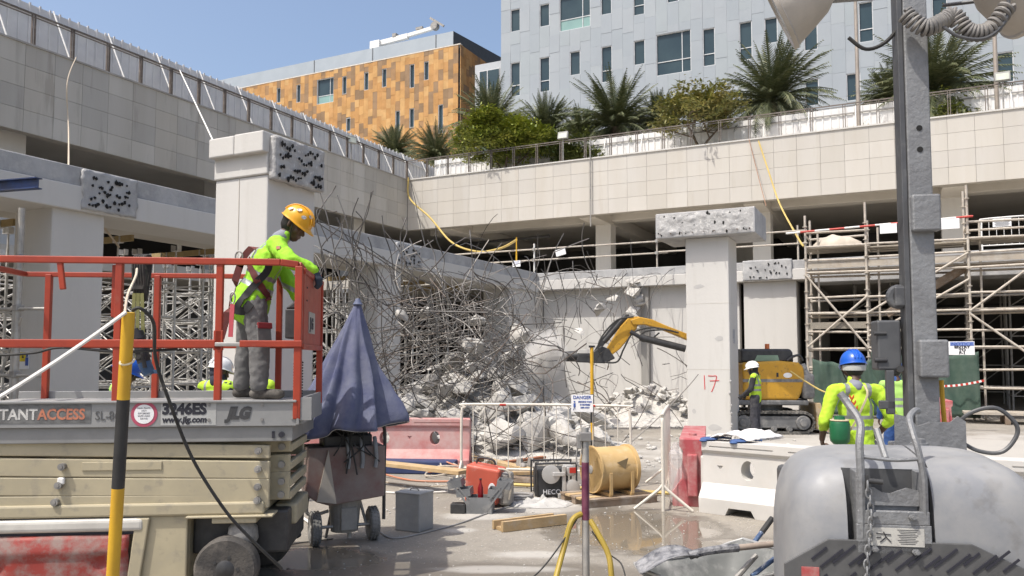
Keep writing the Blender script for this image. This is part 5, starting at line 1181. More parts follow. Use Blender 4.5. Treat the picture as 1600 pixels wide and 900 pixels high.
bw = M('white_plastic', (.56, .54, .51), (.50, .485, .455), .45, scale=2, dust=.3, dustc=(.52, .475, .42), dscale=3)
bp_ = M('faded_red_plastic', (.48, .16, .15), (.52, .24, .22), .6, scale=2.5, dust=.45, dustc=(.55, .42, .39), dscale=3)
br_ = M('red_plastic', (.38, .07, .08), (.33, .065, .07), .6, scale=3, dust=.42, dustc=(.46, .31, .29))
b0 = G(1112, 800); wbar = water_barrier((b0.x, b0.y + .18), R(-40), bw, 'white plastic water barrier in front of column 17')
water_barrier((b0.x + 1.55, b0.y - 1.12), R(-28), bw, 'white water barrier mostly hidden behind the light tower hood')
water_barrier((b0.x - .14, b0.y + .32), R(76), br_, 'red water barrier end-on, wrapped in clear film')
q = MB(); q.bb(.02, 1.0, -.28, .28, .02, .66); o = q.build('film_wrap', M('clear_film', (.75, .72, .70), rough=.2, alpha=.42), [x for x in bpy.data.objects if x.get('label', '').startswith('red water barrier end-on')][0], None, bevel=.05)
a = G(640, 735); water_barrier((a.x - .95, a.y + .2), R(-3), bp_, 'faded pink-red water barrier before the rubble')
a = G(475, 735); water_barrier((a.x - 1.4, 11.6), R(8), bp_, 'faded pink-red water barrier behind the lift end')
a = G(1512, 684); water_barrier((a.x - .3, a.y + .3), R(70), br_, 'red and white dusty water barrier by the green net')
rg = thing('work_gloves', wbar.location + Vector((0, 0, .80)), 'blue work gloves with white cloth on the white barrier end', 'gloves', None, R(-40))
blueg = M('blue_glove', (.05, .11, .28), (.04, .08, .2), .8, dust=.2)
for k, dx in enumerate((.05, .42)):
    q = MB(); q.sphere((dx, -.04, .02), (.10, .12, .022), 14, 8); q.sphere((dx - .02, -.14, .005), (.05, .05, .018), 12, 8)
    for f in range(4): q.tube(bez([(dx - .06 + f * .03, .05, .02), (dx - .04 + f * .03 + .05, .13, .025), (dx + f * .03 + .08, .19, .015)], 4), .013, 6)
    q.build('glove', blueg, rg)
q = MB(); nx = 20
for j in range(nx + 1):
    for i in range(nx + 1): x, y = i / nx, j / nx; q.v.append((.05 + .5 * x + .1 * y, -.08 + .75 * y, .035 + .06 * math.sin(x * math.pi) * (1 + .5 * smoothn((x * 4, y * 5, 1))) + .03 * smoothn((x * 8, y * 8, 2))))
for j in range(nx):
    for i in range(nx): k = j * (nx + 1) + i; q.f.append((k, k + 1, k + nx + 2, k + nx + 1)); q.m.append(0)
o = q.build('cloth', M('white_cloth', (.68, .66, .64), (.6, .58, .57), .9, scale=3), rg, 70); so_ = o.modifiers.new('t', 'SOLIDIFY'); so_.thickness = .01
# ================================================================== CROWD BARRIERS
def crowd(loc, rz, L, label, n, sign=False, feet=True, H=1.1):
    t = thing('crowd_barrier', loc, label, 'barrier', None, rz); r = .019
    MB().tube(bez([(0, 0, .0), (0, 0, H - .16), (.05, 0, H - .04), (.16, 0, H), (L - .16, 0, H), (L - .05, 0, H - .04), (L, 0, H - .16), (L, 0, 0)], 5), r, 10).build('frame', creamt, t)
    pole('bottom_rail', (0, 0, .2), (L, 0, .2), .015, creamt, t)
    for k in range(1, n): pole('bar', (L * k / n, 0, .2), (L * k / n, 0, H), .0075, creamt, t, 6)
    for x in (0, L):
        for s in (-1, 1): MB().tube([(x, 0, .30), (x, s * .05, .24), (x, s * .33, .012)], .017, 8).build('foot', creamt, t)
    return t
creamt = M('cream_white_tube', (.66, .62, .54), (.58, .54, .47), .55, scale=6, dust=.25, dustc=(.5, .45, .38))
fa, fb = Vector((-.72, 11.45, 0)), Vector((1.62, 10.98, 0)); d = fb - fa
cb = crowd(fa, math.atan2(d.y, d.x), d.length, 'white crowd barrier carrying the DANGER sign before the rubble', 14)
for x in (.62, 1.88): MB().cyl((x - .06, 0, 1.10), (x + .03, 0, 1.10), .0215, n=10).build('red_tape', redp, cb)
fa, fb = Vector((1.74, 9.28, 0)), Vector((2.20, 11.25, 0)); d = fb - fa
crowd(fa, math.atan2(d.y, d.x), d.length, 'white crowd barrier seen nearly edge-on beside the puddle', 12)
for k, x in enumerate((262, 320)):
    crowd((P(237, 600, 9.6 + k * .1).x if k == 0 else P(285, 600, 9.7).x, 9.6 + k * .1, 0), R(3), .9 if k == 0 else 1.2, 'white crowd barrier behind the lift, ' + ('left one' if k == 0 else 'right one'), 6, H=1.28)
ds = thing('danger_sign', P(910, 630, 11.05), 'white DANGER sign hung on the crowd barrier', 'sign', None, math.atan2(-.47, 2.34))
MB().box((0, -.03, 0), (.30, .008, .235)).build('board', signw, ds, None)
for s, z, x, si in (('DANGER', .06, 0, .062), ('BREAKING WORK', .012, .04, .028), ('IN PROGRESS', -.028, .04, .028), ('KEEP AWAY', -.068, .04, .028)): text('lettering', s, si, signb, ds, (x, -.036, z), (R(90), 0, 0), align='CENTER', bold=.0015, depth=.001, sx=1.0 if si > .05 else .82)
q = MB(); q.sphere((-.105, -.036, .02), (.013, .002, .013), 8, 6); q.box((-.105, -.036, -.025), (.03, .003, .05)); q.bar((-.105, -.036, -.045), (-.125, -.036, -.09), .012, .003); q.bar((-.105, -.036, -.045), (-.085, -.036, -.09), .012, .003); tag(q.build('pictogram', signb, ds, None), kind='stuff')
sp2 = thing('striped_post', (P(925, 600, 11.9).x, 11.9, 0), 'slim yellow and black post behind the DANGER sign', 'post')
zt = P(925, 543, 11.9).z; zs = [0, .55, .80, 1.22, zt]
for k in range(4): MB().cyl((0, 0, zs[k]), (0, 0, zs[k + 1]), .026, n=14).build('band', (yelp if k % 2 else blkp), sp2)
MB().box((0, 0, zt + .015), (.09, .06, .03)).build('top_plate', blkp, sp2, None)
# ================================================================== TOOLS ON THE FLOOR
fan = thing('ventilator_fan', (G(955, 785).x, G(955, 785).y + .1, 0), 'yellow drum ventilator fan on a wooden pallet', 'fan', None, R(24))
fyel = M('fan_yellow', (.50, .34, .15), (.44, .30, .13), .6, scale=4, dust=.3, dustc=(.6, .5, .36))
mt = Matrix.Translation((0, 0, .40)) @ Matrix.Rotation(R(90), 4, 'Y')
q = MB(); q.lathe([(.27, -.27), (.285, -.27), (.285, -.245), (.265, -.24), (.265, .22), (.285, .225), (.285, .27), (.27, .27), (.255, .22), (.255, -.25), (.27, -.27)], 40, mt); q.build('drum', fyel, fan)
q = MB()
for k in range(20): a = k * math.pi / 10; q.bar(mt @ Vector((.04 * math.cos(a), .04 * math.sin(a), -.262)), mt @ Vector((.272 * math.cos(a + .25), .272 * math.sin(a + .25), -.262)), .005, .005)
for r_ in (.09, .15, .21): q.tube([mt @ Vector((r_ * math.cos(a * .2094), r_ * math.sin(a * .2094), -.266)) for a in range(30)], .003, 4, closed=True)
q.lathe([(0, -.28), (.05, -.275), (.05, -.25)], 16, mt); tag(q.build('grille', galv, fan), kind='stuff')
q = MB()
for k in range(6):
    a = k * math.pi / 3; u, w_ = Vector((math.cos(a), math.sin(a), 0)), Vector((-math.sin(a), math.cos(a), 0))
    q.add([mt @ (u * .05 + w_ * .03 + Vector((0, 0, -.12))), mt @ (u * .245 + w_ * .08 + Vector((0, 0, -.10))), mt @ (u * .245 - w_ * .05 + Vector((0, 0, -.18))), mt @ (u * .05 - w_ * .03 + Vector((0, 0, -.16)))], [(0, 1, 2, 3)])
q.lathe([(0, -.2), (.06, -.19), (.06, .1), (0, .1)], 16, mt); q.build('impeller', blackp, fan)
q = MB(); q.prism([(-.06, .5), (.10, .55), (.06, .42)], 0, .004, Matrix.Translation((0, -.262, 0)) @ Matrix.Rotation(R(90), 4, 'X')); q.build('dark_mark', M('fan_mark', (.25, .19, .1)), fan, None)
for x in (-.14, .16): MB().bb(x - .022, x + .022, -.27, -.255, .12, .38).build('bracket', fyel, fan, None, bevel=.003); MB().bb(x - .02, x + .02, -.26, .26, .10, .135).build('skid', fyel, fan, None)
pal = thing('wooden_pallet', (fan.location.x - .02, fan.location.y, 0), 'short wooden pallet under the yellow fan', 'pallet', None, R(24))
for k in range(5): slab('deck_board', (0, -.28 + k * .14, .085), (1.0, .115, .022), wood if k % 2 else woodd, pal)
for y in (-.28, 0, .28): slab('bearer', (0, y, .037), (.98, .09, .07), woodd, pal)
gen = thing('power_pump', (G(866, 778).x, G(866, 778).y + .15, 0), 'black power unit with pale pulleys and carry frame', 'machine', None, R(8))
MB().bb(-.24, .16, -.16, .16, .02, .36).build('housing', blackp, gen, None, bevel=.02)
MB().tube(bez([(-.26, -.17, .03), (-.26, -.17, .40), (-.22, -.17, .43), (.22, -.17, .43), (.26, -.17, .40), (.26, -.17, .03)], 4), .012, 8).build('frame', blackp, gen)
MB().tube(bez([(-.26, .17, .03), (-.26, .17, .40), (-.22, .17, .43), (.22, .17, .43), (.26, .17, .40), (.26, .17, .03)], 4), .012, 8).build('frame', blackp, gen)
pm = M('pale_cast_metal', (.50, .49, .47), (.40, .39, .37), .5, .3, dust=.3)
for x, z, r_ in ((-.07, .30, .115), (.20, .13, .10)):
    q = MB(); q.lathe([(0, -.01), (r_ * .3, -.01), (r_ * .4, .015), (r_ * .75, .0), (r_, .015), (r_, .05), (r_ * .6, .06), (0, .06)], 26, Matrix.Translation((x, -.16, z)) @ Matrix.Rotation(R(90), 4, 'X')); q.build('pulley', pm, gen)
q = MB(); q.bb(.07, .115, -.225, -.18, .02, .40); q.bb(-.05, .10, -.24, -.21, .28, .33); q.bb(.02, .17, -.22, -.16, .0, .06); q.build('lever_arm', pm, gen, None, bevel=.006)
MB().bb(.13, .25, -.18, .1, .27, .39).build('engine_block', pm, gen, None, bevel=.02); MB().bb(.17, .25, -.185, -.18, .31, .38).build('red_label', redp, gen, None)
text('lettering', 'HECO', .085, signw, gen, (-.17, -.163, .05), (R(90), 0, 0))
tbx = thing('cantilever_toolbox', (G(750, 803).x, G(750, 803).y + .12, 0), 'open grey cantilever toolbox with trays spread wide', 'toolbox', None, R(-6))
tm = M('toolbox_grey', (.24, .245, .25), (.18, .185, .19), .5, .35, dust=.3)
q = MB()
for a, b in (((-.12, -.10), (.12, -.10)), ((.12, -.10), (.12, .10)), ((.12, .10), (-.12, .10)), ((-.12, .10), (-.12, -.10))): q.bar((a[0], a[1], .075), (b[0], b[1], .075), .008, .15)
q.bb(-.12, .12, -.10, .10, .0, .01); q.build('base_tray', tm, tbx, None)
tbx.scale = (1.2,) * 3
def tray(x, z, rot):
    q = MB(); q.box((0, 0, -.03), (.13, .2, .006)); q.box((-.065, 0, 0), (.006, .2, .07)); q.box((.065, 0, 0), (.006, .2, .07)); q.box((0, -.1, 0), (.13, .006, .07)); q.box((0, .1, 0), (.13, .006, .07))
    o = q.build('side_tray', tm, tbx, None); o.location = (x, 0, z); o.rotation_euler = (0, rot, 0)
for s in (-1, 1): tray(s * .15, .19, s * .12); tray(s * .235, .27, s * .2)
for s in (-1, 1):
    for y in (-.105, .105): q = MB(); q.bar((s * .07, y, .03), (s * .28, y, .31), .018, .005, up=(0, 1, 0)); q.build('hinge_arm', tm, tbx, None); q = MB(); q.bar((s * .10, y * 1.05, .14), (s * .20, y * 1.05, .25), .016, .005, up=(0, 1, 0)); q.build('hinge_arm', tm, tbx, None)
MB().bb(-.27, -.13, -.12, .0, .0, .09).build('dark_tray', blackp, tbx, None, bevel=.006)
bt = thing('red_bottle', tbx.location + Vector((.0, .02, .14)), 'dark red bottle standing in the open toolbox', 'bottle'); MB().lathe([(0, 0), (.03, 0), (.032, .02), (.032, .13), (.012, .19), (.012, .22), (0, .22)], 16).build('body', M('red_bottle', (.22, .01, .015), rough=.2), bt); MB().cyl((0, 0, .22), (0, 0, .235), .015, n=12).build('cap', blackp, bt)
rc_ = thing('red_case', tbx.location + Vector((.03, .42, 0)), 'red-orange machine case behind the open toolbox', 'case', None, R(-14))
rcm = M('orange_red_case', (.50, .10, .06), (.44, .09, .055), .5, scale=4, dust=.25, dustc=(.5, .4, .36))
q = MB(); q.prism([(-.20, .06), (.20, .03), (.24, .44), (-.18, .50)], -.17, .17, Matrix.Rotation(R(90), 4, 'X')); q.build('shell', rcm, rc_, None, bevel=.03, seg=3)
q = MB(); q.lathe([(0, 0), (.055, 0), (.055, .006), (0, .006)], 20, Matrix.Translation((.14, -.17, .22)) @ Matrix.Rotation(R(90), 4, 'X') @ Matrix.Diagonal((.8, 1.3, 1, 1))); q.build('white_badge', signw, rc_)
q = MB(); q.tube(bez([(.20, -.1, .45), (.33, -.12, .42), (.36, -.12, .25), (.34, -.12, .1)], 6), .014, 8); q.build('hose_stub', M('beige_hose', (.45, .4, .33)), rc_); MB().bb(.20, .34, -.1, .12, .02, .40).build('motor', M('dusty_grey_metal'), rc_, None, bevel=.03)
MB().tube(bez([(-.1, 0, .50), (-.06, 0, .56), (.1, 0, .54), (.14, 0, .48)], 5), .014, 8).build('handle', blackp, rc_)
tch = thing('timber_channel', (G(790, 832).x, G(790, 832).y, 0), 'short new timber channel of three boards on the floor', 'timber', None, R(31))
slab('base_board', (.36, .10, .018), (.74, .17, .034), wood, tch); slab('side_board', (.36, .02, .055), (.78, .045, .10), wood, tch); slab('side_board', (.33, .185, .05), (.74, .035, .085), wood, tch)
# boots, rag, planks, hoses, small scrap
bo = thing('work_boots', (G(812, 743).x, G(812, 743).y, .12), 'pair of dusty boots left on planks behind the toolbox', 'boots')
for k in (0, .17):
    q = MB(); q.lathe([(0, .0), (.05, 0), (.055, .05), (.045, .14), (0, .14)], 12, Matrix.Translation((k, 0, 0))); q.sphere((k + .05, -.08, .035), (.05, .11, .045), 12, 8); q.build('boot', M('boot_grey', (.3, .28, .26), (.16, .15, .14), .8, scale=8, dust=.4), bo)
rag = thing('plastic_sheet', (G(845, 788).x, G(845, 788).y, 0), 'crumpled white plastic sheet beside the power unit', 'sheet'); q = MB(); q.lathe([(.42, .004), (.38, .03), (.30, .05), (.22, .075), (.14, .08), (.07, .09), (0, .085)], 40)
q.v = [(x * (1 + .35 * smoothn((x * 4, y * 4, 1))), y * .65, max(.004, z * .6 * (1 + 1.3 * smoothn((x * 9, y * 9, 3))) + .035 * smoothn((x * 16, y * 16, 4)) * min(1, z * 20))) for x, y, z in q.v]; q.build('sheet', M('white_plastic_sheet', (.45, .435, .41), (.36, .35, .33), .6, scale=6), rag, 25)
rl = thing('cable_reel', (G(812, 783).x, G(812, 783).y, 0), 'flat grey hose coil lying beside the toolbox', 'hose coil'); 
for k in range(3): MB().tube([Vector((.16 * math.cos(a), .12 * math.sin(a), .02 + k * .028)) for a in [i * .3142 for i in range(20)]], .016, 6, closed=True).build('coil', M('grey_hose', (.3, .29, .28), dust=.3), rl)
def plank(px0, py0, px1, py1, w, h, label, m=wood, z=0.05):
    a, b = G(px0, py0, z), G(px1, py1, z); q = MB(); q.bar(a, b, w, h); o = q.build('timber_plank', m, None, None, bevel=.004); return tag(o, label, 'plank', 'planks by the rubble')
plank(590, 723, 725, 738, .22, .05, 'broad timber plank under the pink barrier', z=.30); plank(685, 700, 830, 735, .16, .05, 'timber plank leaning out of the rubble', z=.12); plank(770, 725, 850, 714, .10, .04, 'red-brown batten in front of the rubble', M('red_batten', (.36, .14, .07)))
plank(795, 748, 860, 752, .2, .06, 'dusty plank behind the boots', woodd, z=.04); plank(745, 740, 860, 738, .15, .05, 'pale plank lying behind the boots', z=.10)
bl_ = thing('blue_crate', (G(648, 742).x, G(648, 742).y + .2, 0), 'dark blue plastic trough under the broad plank', 'crate', None, R(-6)); MB().bb(-.62, .62, -.15, .15, .0, .20).build('trough', M('blue_dark_plastic', (.03, .045, .12), dust=.15), bl_, None, bevel=.02)
oh = M('orange_hose', (.50, .17, .08), (.45, .2, .12), .6, dust=.3); rs = random.Random(5)
for k in range(5):
    c = G(695 + 8 * k, 745 - 2 * k); pts = []
    for i in range(40): a = i * .36 + k; pts.append(c + Vector(((.32 + .1 * math.sin(a * .37 + k)) * math.cos(a) * (.7 + .08 * k), (.25 + .05 * k) * math.sin(a), .03 + .02 * k + .05 * (1 + math.sin(a * 1.3 + k)))))
    hose('orange_hose' if k % 2 else 'beige_hose', bez(pts[:16 + 4 * k], 3), .013, oh if k % 2 else MATS['beige_hose'], ['beige hose loop nearest the red case', 'orange hose loop left of the red case', 'beige hose coil in the middle of the tangle', 'orange hose coil in the middle of the tangle', 'beige hose loop furthest left of the red case'][k], 'hose')
hose('red_hose', bez([G(590, 738, .05), G(640, 750, .02), G(700, 752, .02), G(735, 748, .05)], 6), .014, oh, 'orange-red hose trailing from the pink barrier to the red case', 'hose')
hose('grey_cable', bez([G(595, 832, .01), G(615, 841, .01), G(660, 833, .01), G(720, 817, .01), G(790, 793, .01), G(900, 770, .01)], 8), .008, M('grey_hose'), 'grey cable across the wet floor before the steel box', 'cable')
hose('yellow_pipe', [G(800, 757, .04), G(845, 759, .04), G(1000, 768, .04), G(1078, 772, .04)], .025, yh, 'straight yellow pipe on the floor behind the fan', 'pipe')
hose('white_hose', bez([G(470, 765, .02), G(520, 762, .02), G(620, 770, .02), G(700, 768, .02)], 6), .012, ropew, 'white hose along the floor behind the cart', 'hose')
hose('beige_cable', bez([G(595, 752, .01), G(660, 760, .01), G(740, 757, .01), G(800, 770, .01)], 6), .008, cordm, 'beige cable on the floor in front of the pink barrier', 'cable')
hose('white_hose', bez([G(438, 800, .02), G(470, 808, .02), G(490, 822, .02), G(502, 830, .02)], 6), .014, ropew, 'short white hose between lift wheel and cart wheel', 'hose')
hose('brown_cable', bez([G(440, 855, .01), G(470, 848, .01), G(520, 842, .01)], 6), .006, black, 'thin dark cable under the cart', 'cable')
# ================================================================== WHEELBARROW AND SHOVEL
wb_ = thing('wheelbarrow', (1.22, 4.95, 0), 'grey steel wheelbarrow with blue handles at the front', 'wheelbarrow', None, R(26)); wb_.scale = (.95,) * 3
barm = M('barrow_steel', (.15, .155, .15), (.115, .12, .115), .7, .05, scale=4, dust=.35, dustc=(.38, .375, .36))
rim = [(-.50, -.12), (-.44, -.24), (-.2, -.30), (.2, -.32), (.42, -.30), (.50, -.26), (.50, .26), (.42, .30), (.2, .32), (-.2, .30), (-.44, .24), (-.50, .12)]
flo = [(-.30, -.07), (-.27, -.12), (-.1, -.16), (.1, -.17), (.26, -.16), (.30, -.13), (.30, .13), (.26, .16), (.1, .17), (-.1, .16), (-.27, .12), (-.30, .07)]
q = MB(); n = 12
rz_ = lambda x: .50 + .09 * (x / .5) ** 2 * (1 if x > 0 else .4)
q.v = [(x, y, rz_(x)) for x, y in rim] + [(x, y, .26) for x, y in flo]; q.f = [(i, (i + 1) % n, n + (i + 1) % n, n + i) for i in range(n)] + [tuple(range(n, 2 * n))]; q.m = [0] * len(q.f)
o = q.build('tray', barm, wb_, 60); so_ = o.modifiers.new('t', 'SOLIDIFY'); so_.thickness = .006; sb_ = o.modifiers.new('s', 'SUBSURF'); sb_.levels = 2; sb_.render_levels = 2; o.modifiers.move(1, 0)
MB().tube([(x * .985, y * .985, rz_(x) - .006) for x, y in rim], .011, 8, closed=True).build('tray_rim', M('barrow_rim', (.4, .4, .39), (.3, .3, .3), .5, .3), wb_)
blup = M('blue_chipped_tube', (.05, .10, .20), (.035, .06, .13), .5, scale=9, c3=(.4, .42, .45), dust=.2)
for s in (-1, 1):
    MB().tube(bez([(-.45, s * .06, .18), (-.1, s * .18, .24), (.45, s * .27, .42), (.66, s * .29, .57), (.74, s * .29, .64)], 6), .017, 10).build('handle', blup, wb_); MB().tube([(.70, s * .29, .605), (.80, s * .29, .695)], .021, 10).build('grip', black, wb_)
    MB().tube(bez([(.05, s * .19, .27), (.25, s * .22, .10), (.42, s * .23, .015), (.5, s * .23, .015)], 5), .014, 8).build('leg', blup, wb_)
q = MB(); mt = Matrix.Translation((-.52, 0, .17)) @ Matrix.Rotation(R(90), 4, 'X'); q.lathe([(.09, -.035), (.15, -.045), (.17, -.02), (.17, .02), (.15, .045), (.09, .035)], 28, mt); w = q.build('wheel', black, wb_); q = MB(); q.lathe([(0, -.04), (.03, -.04), (.095, -.02), (.095, .02), (.03, .04), (0, .04)], 20, mt); q.build('rim', galvd, w)
sv = thing('shovel', (1.33, 4.86, .50), 'cement-caked shovel lying across the wheelbarrow', 'shovel', None, R(4))
q = MB(); nx, ny = 16, 10
for j in range(ny + 1):
    for i in range(nx + 1):
        u, v_ = i / nx, j / ny * 2 - 1; wd_ = .115 * (1 - .25 * max(0, u - .75) * 4 * (1 if u > .75 else 0)) * (.75 if u > .93 else 1) * (1 if u > .04 else .9)
        x = -.62 + .34 * u; q.v.append((x + .02, v_ * wd_ * (1.0 + .1 * math.sin(u * 3)) - .10, -.02 + .10 * math.sin(u * 2.2) + .025 * v_ * v_ + .03))
for j in range(ny):
    for i in range(nx): k = j * (nx + 1) + i; q.f.append((k, k + 1, k + nx + 2, k + nx + 1)); q.m.append(0)
o = q.build('blade', M('caked_shovel', (.27, .27, .28), (.055, .058, .07), .85, scale=14, dust=.35, dustc=(.34, .335, .33), dscale=18, bump=.6), sv, 60); so_ = o.modifiers.new('t', 'SOLIDIFY'); so_.thickness = .006
MB().tube(bez([(-.30, -.10, .10), (-.22, -.10, .12), (-.12, -.09, .13), (.0, -.08, .135)], 4), .024, 10).build('socket', M('caked_shovel'), sv); MB().cyl((-.02, -.08, .134), (.95, .02, .19), .019, n=12).build('shaft', M('grey_wood', (.30, .25, .21), (.22, .18, .15), .8, scale=8, dust=.3), sv)
ba = thing('steel_bar', (1.25, 4.93, .3), 'short dark steel bar lying in the wheelbarrow tray', 'bar', None, R(-4)); MB().cyl((.02, -.2, .12), (.22, -.05, .27), .016, n=8).build('bar', galvd, ba)
MB().cyl((.18, -.1, .20), (.60, .1, .44), .014, n=8).build('blue_bar', blup, tag(thing('blue_bar', (1.25, 4.93, .26), 'blue and white chipped bar leaning in the wheelbarrow', 'bar', None, R(-4))))
# ================================================================== PEOPLE
def capsule(q, p0, p1, r0, r1, lat=None, flat=1.0, n=14):
    p0, p1 = Vector(p0), Vector(p1); d = p1 - p0
    if d.length < 1e-5: d = Vector((0, 0, 1e-4)); p1 = p0 + d
    L = d.length; d = d / L
    if lat is not None:
        x = Vector(lat); x = (x - d * x.dot(d)).normalized(); y = d.cross(x)
    else: x, y, _ = basis(d)
    rings = []
    for k in (-90, -60, -30, 0): a = R(k); rings.append((p0 + d * (r0 * math.sin(a) * min(flat, 1)), r0 * math.cos(a)))
    for k in (0, 30, 60, 90): a = R(k); rings.append((p1 + d * (r1 * math.sin(a) * min(flat, 1)), r1 * math.cos(a)))
    k0 = len(q.v)
    for c, r in rings:
        r = max(r, 1e-4)
        for i in range(n): t = 2 * math.pi * i / n; q.v.append(tuple(c + x * (r * math.cos(t)) + y * (r * flat * math.sin(t))))
    for a in range(len(rings) - 1):
        for i in range(n): j = (i + 1) % n; q.f.append((k0 + a * n + i, k0 + a * n + j, k0 + (a + 1) * n + j, k0 + (a + 1) * n + i)); q.m.append(0)
    q.f.append(tuple(k0 + i for i in range(n - 1, -1, -1))); q.f.append(tuple(k0 + (len(rings) - 1) * n + i for i in range(n))); q.m += [0, 0]
def fuse(q, voxel, smooth=4, wrinkle=0.0, wscale=9.0, seed=0):
    me = q.mesh('fuse', None); o = bpy.data.objects.new('fuse', me)
    rm = o.modifiers.new('r', 'REMESH'); rm.mode = 'VOXEL'; rm.voxel_size = voxel
    if smooth: sm = o.modifiers.new('s', 'SMOOTH'); sm.factor = .5; sm.iterations = smooth
    r = bake(o)
    if wrinkle:
        n_ = len(r.vertices); co = [0.0] * (3 * n_); no = [0.0] * (3 * n_); r.vertices.foreach_get('co', co); r.vertices.foreach_get('normal', no)
        for i in range(0, 3 * n_, 3):
            x, y, z = co[i:i + 3]; w = wrinkle * (smoothn((x * wscale + seed, y * wscale, z * wscale * .8)) + .6 * smoothn((x * wscale * 2.3, y * wscale * 2.3 + seed, z * wscale * 2.2)))
            co[i] += no[i] * w; co[i + 1] += no[i + 1] * w; co[i + 2] += no[i + 2] * w
        r.vertices.foreach_set('co', co); r.update()
    r.polygons.foreach_set('use_smooth', [True] * len(r.polygons)); return r
skin = M('skin', (.095, .050, .030), (.075, .040, .025), .5, scale=9)
hair = M('black_hair', (.012, .011, .010), rough=.7)
hiv = M('hivis_green', (.30, .63, .030), (.26, .55, .025), .85, scale=9, dust=.25, dustc=(.30, .44, .09), bump=.15, bscale=30)
hiy = M('hivis_yellow', (.42, .64, .035), (.36, .55, .03), .85, scale=9, dust=.25, dustc=(.38, .45, .12), bump=.15, bscale=30)
hil = M('hivis_lime', (.34, .57, .13), (.30, .50, .12), .85, scale=4, dust=.15, bump=.15, bscale=30)
refl = M('reflective_tape', (.30, .31, .31), (.25, .26, .26), .35, .3, scale=10)
gtr = M('grey_trousers', (.155, .153, .15), (.125, .124, .122), .9, scale=5, dust=.25, dustc=(.23, .225, .215), bump=.3, bscale=25)
dtr = M('dark_trousers', (.045, .045, .055), (.03, .03, .036), .9, scale=5, dust=.28, dustc=(.16, .15, .14), bump=.3, bscale=25)
blc = M('blue_coverall', (.030, .085, .26), (.025, .07, .21), .9, scale=5, dust=.15, bump=.3, bscale=25)
bks = M('black_shirt', (.018, .018, .02), (.03, .03, .032), .9, scale=5, dust=.1, bump=.2)
bootm = M('work_boot', (.035, .03, .027), (.05, .045, .04), .8, scale=8, dust=.35, dustc=(.25, .23, .2))
eyew = M('eye_white', (.6, .58, .55), rough=.3); eyek = M('eye_dark', (.015, .01, .008), rough=.2)
def mid(a, b, t=.5): return Vector(a).lerp(Vector(b), t)
STAND = dict(pelvis=(0, 0, .95), waist=(0, .0, 1.08), chest=(0, .015, 1.30), neck=(0, -.01, 1.48), head=(0, .03, 1.62),
             shR=(.185, -.01, 1.42), elR=(.25, -.03, 1.13), wrR=(.26, .07, .89), shL=(-.185, -.01, 1.42), elL=(-.25, -.03, 1.13), wrL=(-.26, .07, .89),
             hiR=(.095, 0, .92), knR=(.105, .02, .50), anR=(.11, -.02, .09), hiL=(-.095, 0, .92), knL=(-.105, .02, .50), anL=(-.11, -.02, .09))
